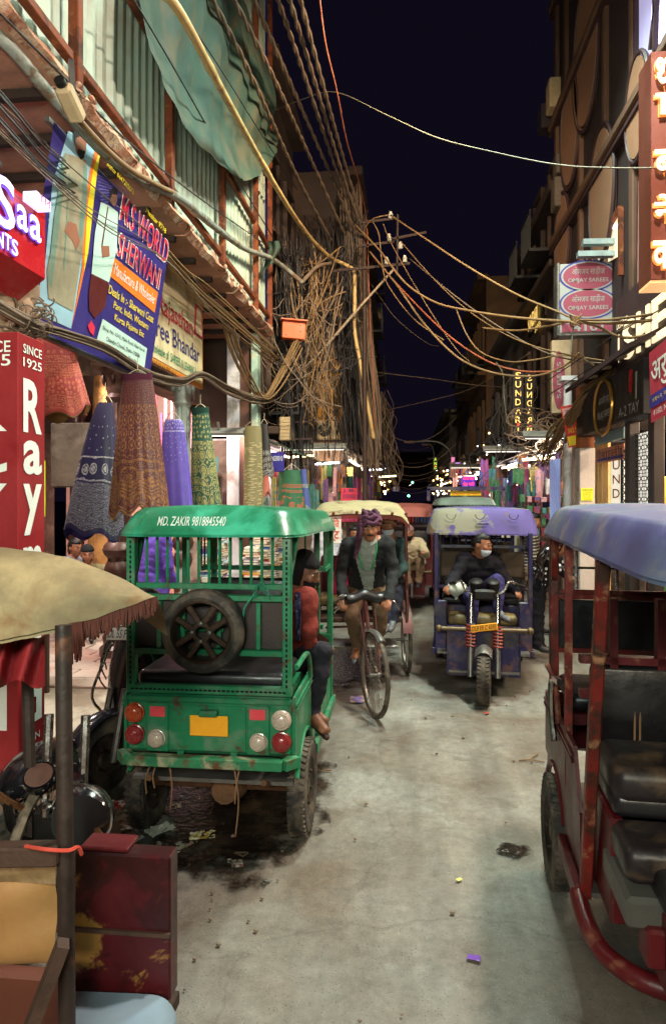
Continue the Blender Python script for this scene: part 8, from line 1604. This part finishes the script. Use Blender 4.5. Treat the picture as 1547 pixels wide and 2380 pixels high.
tangle('cable_tangle', 'matted cables hanging above the far left stalls', 60, drop(840, 900, 900, 850, 930, 1150, 15, 24, 14), .014, 1, 7); tangle('cable_tangle', 'loose cables matted over the right stalls', 34, loops(1250, 1010, 50, 60, 10.5, 12.5, .8), .009, 1, 8); tangle('cable_tangle', 'cables hanging before the dark houses on the right', 26, drop(1140, 1290, 860, 1100, 1270, 1120, 11.5, 18, 20), .009, 2, 9); tangle('cable_tangle', 'tan cable bundle coming down to the tilted poster', 26, lambda r_, i: [P(1436 + r_.uniform(-20, 14), 850 + r_.uniform(-14, 14), 7.7), P(1370 + r_.uniform(-10, 16), 905 + r_.uniform(-10, 14), 8.3), P(1330 + r_.uniform(-10, 12), 960 + r_.uniform(-14, 14), 8.7), P(1290 + r_.uniform(-20, 20), 1020 + r_.uniform(-20, 20), 9.4), P(1262 + r_.uniform(-20, 14), 1066 + r_.uniform(-16, 20), 10)], .009, 0, 10)
# bundles passing in front of the left signs
def run(pts, sx, sy):
    def f(r_, i):
        a, b = r_.uniform(-1, 1), r_.uniform(-1, 1); return [P(x + sx * a * k_, y + sy * b * k_ + r_.uniform(-3, 3), Y) for (x, y, Y, k_) in pts]
    return f
tangle('cable_bundle', 'bundle of dark wires running past the banner to the far pole', 4, run(((-30, 260, 3.1, 2.4), (120, 400, 3.5, 2.6), (260, 520, 4.4, 2.4), (390, 600, 5.7, 1.0), (500, 720, 7.4, 1.0), (600, 810, 9.2, 1.0), (690, 858, 10.6, .6)), 22, 34), .0032, 1, 11); tangle('cable_bundle', 'pale wires hanging along the cream board', 16, run(((385, 590, 5.9, .6), (430, 640, 6.4, .8), (470, 680, 7.0, 1.2), (540, 740, 8, 1.2), (640, 830, 9.6, .8)), 12, 22), .006, 0, 12); tangle('cable_bundle', 'sagging cable bundle under the banner', 26, run(((-20, 700, 3.3, 1.0), (70, 750, 3.6, 1), (150, 775, 4.2, .7), (250, 810, 4.8, .8), (340, 868, 5.8, .8), (420, 888, 6.8, .8), (470, 870, 7.6, .6), (530, 905, 8.6, .8), (600, 930, 9.4, .7), (640, 920, 10, .5)), 8, 12), .007, 1, 13); tangle('cable_bundle', 'tan cables draped from the ledge down to the garments', 16, run(((520, 700, 8.4, 1), (545, 800, 8.8, 1), (580, 880, 9.2, .8), (615, 925, 9.6, .4), (650, 880, 10, .8), (690, 800, 10.4, 1)), 14, 16), .010, 0, 14)
tangle('cable_tangle', 'slack wires looped at the carved capital on the near left', 30, loops(60, 735, 60, 40, 3.5, 3.9, .7), .005, 1, 15)
for i in range(9):
    x = [905, 930, 960, 890, 920, 1000, 940, 1050, 970][i]; y = [1010, 1070, 1090, 1100, 1120, 1060, 1130, 1030, 1105][i]; Y = 20 + i * 2; cable('sagging wire %s crossing the far street' % ['first', 'second', 'third', 'fourth', 'fifth', 'sixth', 'seventh', 'eighth', 'ninth'][i], ((860, y - 30, Y), (910, y + 4, Y), (960, y + 16, Y), (1010, y + 2, Y), (1060, y - 40, Y)), .012, 1)
tangle('cable_bundle', 'dark wires slanting down to the lit red sign', 12, run(((-40, 200, 3.0, 1.4), (40, 290, 3.2, 1.4), (110, 370, 3.6, 1.2), (200, 440, 4.6, 1.0)), 10, 40), .004, 2, 18)
# rag caught on the ledge cable, CCTV camera
mb = MB(); mb.grid(lambda u, v: P(622 + 26 * u - 6 * v + 5 * math.sin(v * 5), 560 + 70 * v * (1 - .3 * u), 9.6 + .05 * math.sin(u * 7)), 8, 10); O('rag', mb, m_tarp, label='pale green rag caught on the cables at the ledge end', cat='rag', sharp=180)
cc = T('security_camera', 'small security camera under the stone ledge', 'camera', P(165, 240, 3.6)); mb = MB(); mb.box((0, 0, 0), (.09, .2, .08), Matrix.Rotation(R(-25), 3, 'X'), b=.015); O('housing', mb, m_acm, cc); mb = MB(); mb.lathe([(.03, 0), (.03, .03), (0, .03)], 12, o=(0, -.1, .045), axis=(0, -1, .3)); O('lens', mb, m_hub, cc); mb = MB(); mb.bar((0, .03, .03), (-.05, .1, .3), .03); O('bracket', mb, m_steel, cc)
# ------------------------------------------------------------------ arcade contents and litter
# books piled on the arcade counter
bc = [(206, 200, 186), (90, 110, 170), (190, 70, 60), (220, 214, 200), (120, 90, 150), (210, 160, 80), (170, 190, 200), (236, 232, 222)]
m_bk = [flat('book cover %d' % i, c, .6) for i, c in enumerate(bc)]; m_page = flat('book pages', (214, 204, 180), .8)
bk_me = []
for i in range(8):
    mb = MB(); mb.box((0, 0, 0), (.2, .26, .032), m=0, b=.003); mb.box((.004, -.004, 0), (.195, .262, .022), m=1); bk_me.append(mb.mesh('book', [m_bk[i], m_page]))
for s_, (x, Y, n, z0) in enumerate(((492, 8.9, 16, .75), (508, 9.0, 22, .75), (610, 9.3, 18, .72), (630, 9.35, 24, .72), (588, 9.2, 14, .72), (648, 9.5, 20, .72), (88, 6.2, 12, .9))):
    g = P(x, 1155, Y)
    for i in range(n):
        o = O('book', bk_me[(i * 3 + s_) % 8], None, label='%s book up from the bottom of the pile %s' % (ordw(i + 1), ['by the pale iron column', 'second from the pale iron column', 'by the mint post', 'right of the mint post, the tallest', 'left of the mint post, the shortest', 'in the far passage', 'behind the red column sign'][s_]), cat='book', group='books piled in the arcade', loc=(g.x + rnd.uniform(-.012, .012), Y + rnd.uniform(-.012, .012), z0 + i * .034)); o.rotation_euler = (0, 0, rnd.uniform(-.12, .12) + (1.57 if rnd.random() < .3 else 0))
for s_, (x, Y, w, z) in enumerate(((500, 8.95, .7, .73), (618, 9.35, .95, .70), (86, 6.2, .5, .88))):
    g = P(x, 1155, Y); t = T('book_table', ['low table of books by the pale iron column', 'low table of books by the mint post', 'small book table behind the red column sign'][s_], 'table', (g.x, Y, 0)); mb = MB(); mb.box((0, 0, z - .02), (w, .5, .04), b=.006); O('table_top', mb, m_wood, t)
    for sx in (-1, 1):
        for sy in (-1, 1): mb = MB(); mb.bar((sx * (w / 2 - .04), sy * .2, .04), (sx * (w / 2 - .04), sy * .2, z - .04), .04); O('leg', mb, m_wood, t)
# pale tree trunk in the arcade court
p = P(236, 1300, 9.8); t = T('tree', 'thick tan tree trunk inside the arcade court', 'tree', (p.x, 9.8, .05)); mb = MB()
mb.grid(lambda u, v: V(((.20 + .06 * (1 - v) ** 3 + .02 * noise.noise(V((math.cos(6.283 * u) * 2, math.sin(6.283 * u) * 2, v * 4)))) * math.cos(6.283 * u) + .1 * v, (.2 + .05 * (1 - v) ** 3) * math.sin(6.283 * u), 3.6 * v)), 24, 20); O('trunk', mb, mat('tan bark', (176, 128, 70), .85, v=.35, s=5, b=.6, bs=18, c2=(120, 84, 48), k=.55, s2=4), t, sharp=180)
mb = MB(); mb.tube(spl([(.08, 0, 2.6), (.4, .1, 3.3), (.9, .2, 3.9)]), [.1] * 6 + [.08] * 6 + [.06], 8); O('limb', mb, mat('tan bark', (176, 128, 70)), t)
# shop walls inside the arcade, lit
mb = MB(); mb.box((-4.6, 11.2, 2.1), (2.4, .1, 4.1)); L0(mb, 'lit_wall', mat('pink distemper', (214, 160, 146), .8, v=.2, s=2))
lamp('shop_tube_lamp', 'tube lamp in the pink-walled shop behind the hanging skirts', (-3.6, 9.6, 3.55), (-4.2, 10.8, 1.6), 240, PINK, (.9, .15), cat='lamp')
lamp('shop_tube_lamp', 'tube lamp on the arcade ceiling over the pavers', (-4.3, 6.6, 3.9), (-3.9, 7.2, 0), 150, (1, .86, .82), (.9, .2), cat='lamp')
lamp('shop_tube_lamp', 'tube lamp under the ledge lighting the hanging skirts', (-2.9, 4.2, 3.9), (-2.2, 5.6, 1.6), 45, NEUT, (.7, .12), cat='lamp', body=True)
for i in range(16):
    x = 352 + (i % 8) * 12; q = rnd.randrange(len(pal)); g = P(x, 900 + 60 * (i // 8), 10.4 + .3 * (i % 3)); h = .55; mb = MB(); mb.grid(lambda u, v: V((.2 * (u - .5), .03 * math.sin(u * 12), -h * v)), 8, 4); O('hung_cloth', mb, m_pal[[0, 1, 2, 10, 0, 8, 2, 10][i % 8]], label='%s cloth, number %s along the %s rail of the pink-walled shop' % (pal[[0, 1, 2, 10, 0, 8, 2, 10][i % 8]][0], ['one', 'two', 'three', 'four', 'five', 'six', 'seven', 'eight'][i % 8], ['upper', 'lower'][i // 8]), cat='cloth', group='cloth on the rails of the pink-walled shop', loc=g, sharp=180)
# dark roller shutter, shelf and back posters behind the red skirt
mb = MB(); a = P(120, 1060, 5.6); mb.box((-2.85, 5.6, 2.22), (.36, .1, .55), b=.01); O('shop_shutter_box', mb, m_plas, label='grey shutter box behind the red tie-dye skirt', cat='shutter')
t = T('wall_poster', 'dark poster wall with a pale torn sheet behind the red lit sign', 'poster', (0, 0, 0)); mb = MB(); mb.box((-2.9, 3.4, 3.75), (.05, 2.2, .95)); O('backing', mb, m_dark, t); mb = MB(); mb.box((-2.86, 2.9, 3.8), (.02, .75, .8)); O('pale_sheet', mb, m_board, t); mb = MB(); mb.box((-2.85, 2.9, 3.55), (.02, .76, .3)); O('red_sheet', mb, m_sred, t); mb = MB(); mb.box((-2.85, 3.72, 3.7), (.02, .3, .7)); O('pink_sheet', mb, flat('pale pink sheet', (206, 180, 176)), t)
# carved capital, near left
t = T('carved_capital', 'weathered carved stone capital above the red column sign', 'capital', (-2.42, 3.75, 2.72)); m_carv = mat('weathered carved stone', (150, 120, 96), .85, v=.35, s=9, b=.6, bs=30)
mb = MB(); mb.lathe([(.16, -2.7), (.15, 0), (.19, .04), (.17, .1), (.22, .24), (.27, .34), (.27, .4)], 20); O('shaft', mb, m_carv, t)
for i in range(10): a = i * .628; mb = MB(); mb.ell((.22 * math.cos(a), .22 * math.sin(a), .22), (.05, .05, .09), nu=10, nv=7); O('scroll', mb, m_carv, t)
# -------- litter
def crumple(label, p, s, M, seed, cat='packet', name='litter_packet', flatn=.35):
    r_ = random.Random(seed); mb = MB(); mb.grid(lambda u, v: V(((u - .5) * s * 1.5 + .1 * s * noise.noise(V((u * 4, v * 4, seed))), (v - .5) * s, .003 + s * flatn * (.5 + .5 * noise.noise(V((u * 5, v * 5, seed + 3)))))), 10, 8); o = O(name, mb, M, label=label, cat=cat, loc=(p.x, p.y, p.z + .008)); o.rotation_euler = (r_.uniform(-.06, .06), r_.uniform(-.06, .06), r_.random() * 6); return o
def pm(n, a, b, k=.5, s=30): return mat('wrapper ' + n, a, .35, v=.1, c2=b, k=k, s2=s, soft=.02)
crumple('bright yellow snack packet by the scooter wheel', PG(205, 1795) + V((0, 0, .04)), .15, pm('yellow', (236, 206, 20), (60, 90, 190), .66), 1, flatn=.5); crumple('red and white wrapper between scooter and motorcycle', PG(262, 1880), .1, pm('red white', (226, 216, 210), (200, 50, 40)), 2); crumple('red and white wrapper under the motorcycle bars', PG(30, 1950), .09, pm('red white', (226, 216, 210), (200, 50, 40)), 3); crumple('violet wrapper behind the yellow packet', PG(190, 1762), .1, pm('violet', (110, 60, 150), (220, 210, 220), .62), 4); crumple('purple and yellow sachet in front of the cycle wheel', PG(830, 1629), .13, pm('sachet', (120, 110, 170), (220, 190, 50), .55), 5, flatn=.15); crumple('small violet sachet on the near road', PG(1101, 2232), .035, pm('sachet2', (110, 70, 160), (220, 150, 80), .6), 6, flatn=.15); crumple('tiny yellow scrap on the near road', PG(1066, 2048), .02, pm('scrap', (210, 200, 60), (200, 200, 120)), 7, flatn=.1); crumple('tiny red scrap on the road before the purple rickshaw', PG(1130, 1660), .03, pm('redscrap', (200, 40, 40), (190, 60, 50)), 8, flatn=.2); crumple('crumpled white paper by the rear wheel of the green vehicle', PG(372, 1938), .1, pm('paper', (206, 204, 190), (160, 150, 140), .6), 9); crumple('muddy plastic scrap in the sludge', PG(470, 1952), .09, pm('gold', (170, 140, 60), (200, 190, 160)), 10); crumple('pale flattened cup under the green vehicle', PG(545, 1840), .1, pm('cup', (190, 200, 196), (120, 120, 120)), 11); crumple('white scrap beside the red side box', PG(318, 1956), .05, pm('paper2', (214, 214, 206), (160, 150, 140), .6), 12)
r_ = random.Random(5); scr = [pm('scrap a', (190, 180, 160), (120, 110, 96)), pm('scrap b', (150, 130, 100), (90, 76, 60)), pm('scrap c', (206, 206, 200), (170, 120, 110)), m_dirt]
mb = MB()
for i in range(110):
    p = PG(r_.uniform(190, 560), r_.uniform(1830, 2020)); s_ = r_.uniform(.012, .05); a = r_.random() * 6; mb.grid(lambda u, v: p + V(((u - .5) * s_ * 1.5 * math.cos(a) - (v - .5) * s_ * math.sin(a), (u - .5) * s_ * 1.5 * math.sin(a) + (v - .5) * s_ * math.cos(a), .022 + s_ * .25 * noise.noise(V((u * 3, v * 3, i))))), 4, 3, m=i % 4)
O('litter', mb, scr, label='trampled paper and plastic scraps at the littered road edge', cat='litter', kind='stuff', sharp=180)
mb = MB(); m_peb = mat('grey-brown pebble', (124, 108, 92), .85, v=.35, s=30)
for i in range(260):
    x = r_.uniform(-2.2, -.6) if i < 230 else r_.uniform(-.5, 1.6); k_ = r_.uniform(.3, 1.2); mb.ell((x, r_.uniform(2.4, 7.5), .012), (.012 * k_, .010 * k_, .008 * k_), nu=6, nv=4)
O('gravel', mb, m_peb, label='loose grit and pebbles scattered on the road', cat='gravel', kind='stuff')
m_tw = mat('dry twig', (120, 90, 60), .9)
for i, (x, y) in enumerate(((1232, 1772), (740, 1798), (1240, 1766))): p = PG(x, y); mb = MB(); mb.tube([(-.08, 0, .012), (0, .015, .016), (.09, -.01, .012)], .005, 5); O('twig', mb, m_tw, label=['dry twig on the road left of the red vehicle', 'dry twig beside the rear wheel of the green vehicle', 'forked dry twig left of the red vehicle'][i], cat='twig', loc=p).rotation_euler = (0, 0, i * .6)

def display(where, x0, x1, Y, z0, z1, n, seed, aim, power, color, boxes=0):
    r_ = random.Random(seed)
    for i in range(n):
        q = r_.randrange(len(pal)); w = r_.uniform(.06, .2); h = r_.uniform(.2, .7); mb = MB(); mb.grid(lambda u, v: V((w * (u - .5) * (1 + .25 * v * math.sin(i)), .03 * math.sin(u * 10 + i) * (.3 + v), -h * v + .02 * math.sin(u * 7 + i))), 8, 5)
        O('hung_cloth', mb, m_pal[q], label='%s cloth, %s along %s' % (pal[q][0], ordw(i + 1), where), cat='cloth', group='cloth along ' + where, loc=(x0 + (x1 - x0) * (i + .5) / n, Y + r_.uniform(-.25, .1), r_.uniform(z0, z1)), sharp=180).rotation_euler = (0, 0, r_.uniform(-.7, .7))
    for i in range(boxes):
        q = r_.randrange(len(pal)); mb = MB(); bw, bh = r_.uniform(.06, .11), r_.uniform(.06, .15); mb.box((0, 0, bh / 2), (bw, .2, bh), b=.006)
        O('goods_box', mb, m_pal[q], label='%s box, %s on the %s shelf of %s' % (pal[q][0], ordw(i % 7 + 1), ordw(i // 7 + 1), where), cat='box', group='boxes of ' + where, loc=(x0 + (x1 - x0) * (i % 7 + .5) / 7, Y - .3 + r_.uniform(-.05, .05), .7 + .18 * (i // 7)))
    lamp('stall_lamp', 'tube lamp over ' + where, ((x0 + x1) / 2, Y - .9, 2.75), ((x0 + x1) / 2, Y, 1.4), power, color, (x1 - x0, .12))
display('the rail facing us under the brown house', -2.3, -1.15, 13.4, 1.7, 2.6, 26, 21, None, 32, WARM)
display('the rail facing us past the ledge', -3.0, -2.3, 10.42, 1.6, 2.5, 14, 22, None, 18, PINK)
display('the rack facing us by the striped-shirt man', 1.75, 2.5, 11.35, 2.0, 2.6, 12, 23, None, 24, NEUT, 49)
display('the rack facing us beyond the purple roof', 1.5, 2.5, 14.3, 1.7, 2.7, 24, 24, None, 24, BLUE, 28)
display('the far rack facing us on the right', 1.3, 2.4, 21.5, 1.6, 3.0, 28, 25, None, 40, WARM, 14)

# pink handbag on the cycle rickshaw seat; yellow paper strip by the red column sign
t = T('handbag', 'magenta handbag standing on the cycle rickshaw seat', 'bag', P(792, 1385, 7.2)); mb = MB(); mb.box((0, 0, .13), (.2, .12, .26), b=.04); O('bag_body', mb, mat('magenta leather', (170, 34, 84), .45), t); mb = MB(); mb.tube(spl([(-.06, 0, .25), (-.04, 0, .4), (.04, 0, .4), (.06, 0, .25)]), .008, 6); O('strap', mb, mat('magenta leather', (170, 34, 84)), t)
t = T('paper_strip', 'yellow paper strip hung beside the red column sign', 'notice', P(98, 1200, 3.95)); mb = MB(); mb.box((0, 0, .17), (.04, .01, .34)); O('paper', mb, flat('fluorescent yellow paper', (226, 226, 40)), t)
# lamps strung over the stalls, far: small lit tubes that give the street its glow
for i, (x, y, Y) in enumerate(((700, 1062, 12.9), (760, 1078, 13.3), (1250, 1068, 11.2), (1200, 1086, 13.5), (1130, 1098, 17), (1085, 1108, 20), (900, 1108, 20), (872, 1092, 17))):
    p = P(x, y, Y); mb = MB(); mb.tube([(-.25, 0, 0), (.25, 0, .03)], .02, 8); o = O('tube_light', mb, glow('far tube %d' % (i % 3), [(255, 226, 170), (240, 246, 255), (255, 200, 150)][i % 3], 9), label='lit tube, %s of the row over the far stalls' % ordw(i + 1), cat='tube light', group='tubes over the far stalls', loc=p)

r_ = random.Random(77); mb = MB()
for i in range(120):
    side = r_.random() < .6; Y = r_.uniform(13, 44); x = r_.uniform(1.5, 2.45) if side else r_.uniform(-1.9, -1.0); mb.ell((x, Y, r_.uniform(1.9, 3.3)), Y * r_.uniform(.0007, .0015), nu=6, nv=4, m=r_.randrange(3))
O('string_lights', mb, [g_b[0], g_b[1], g_b[1]], label='swarm of tiny shop lights along the far stalls', cat='lights', kind='stuff')
bpy.data.scenes.remove(TMP)
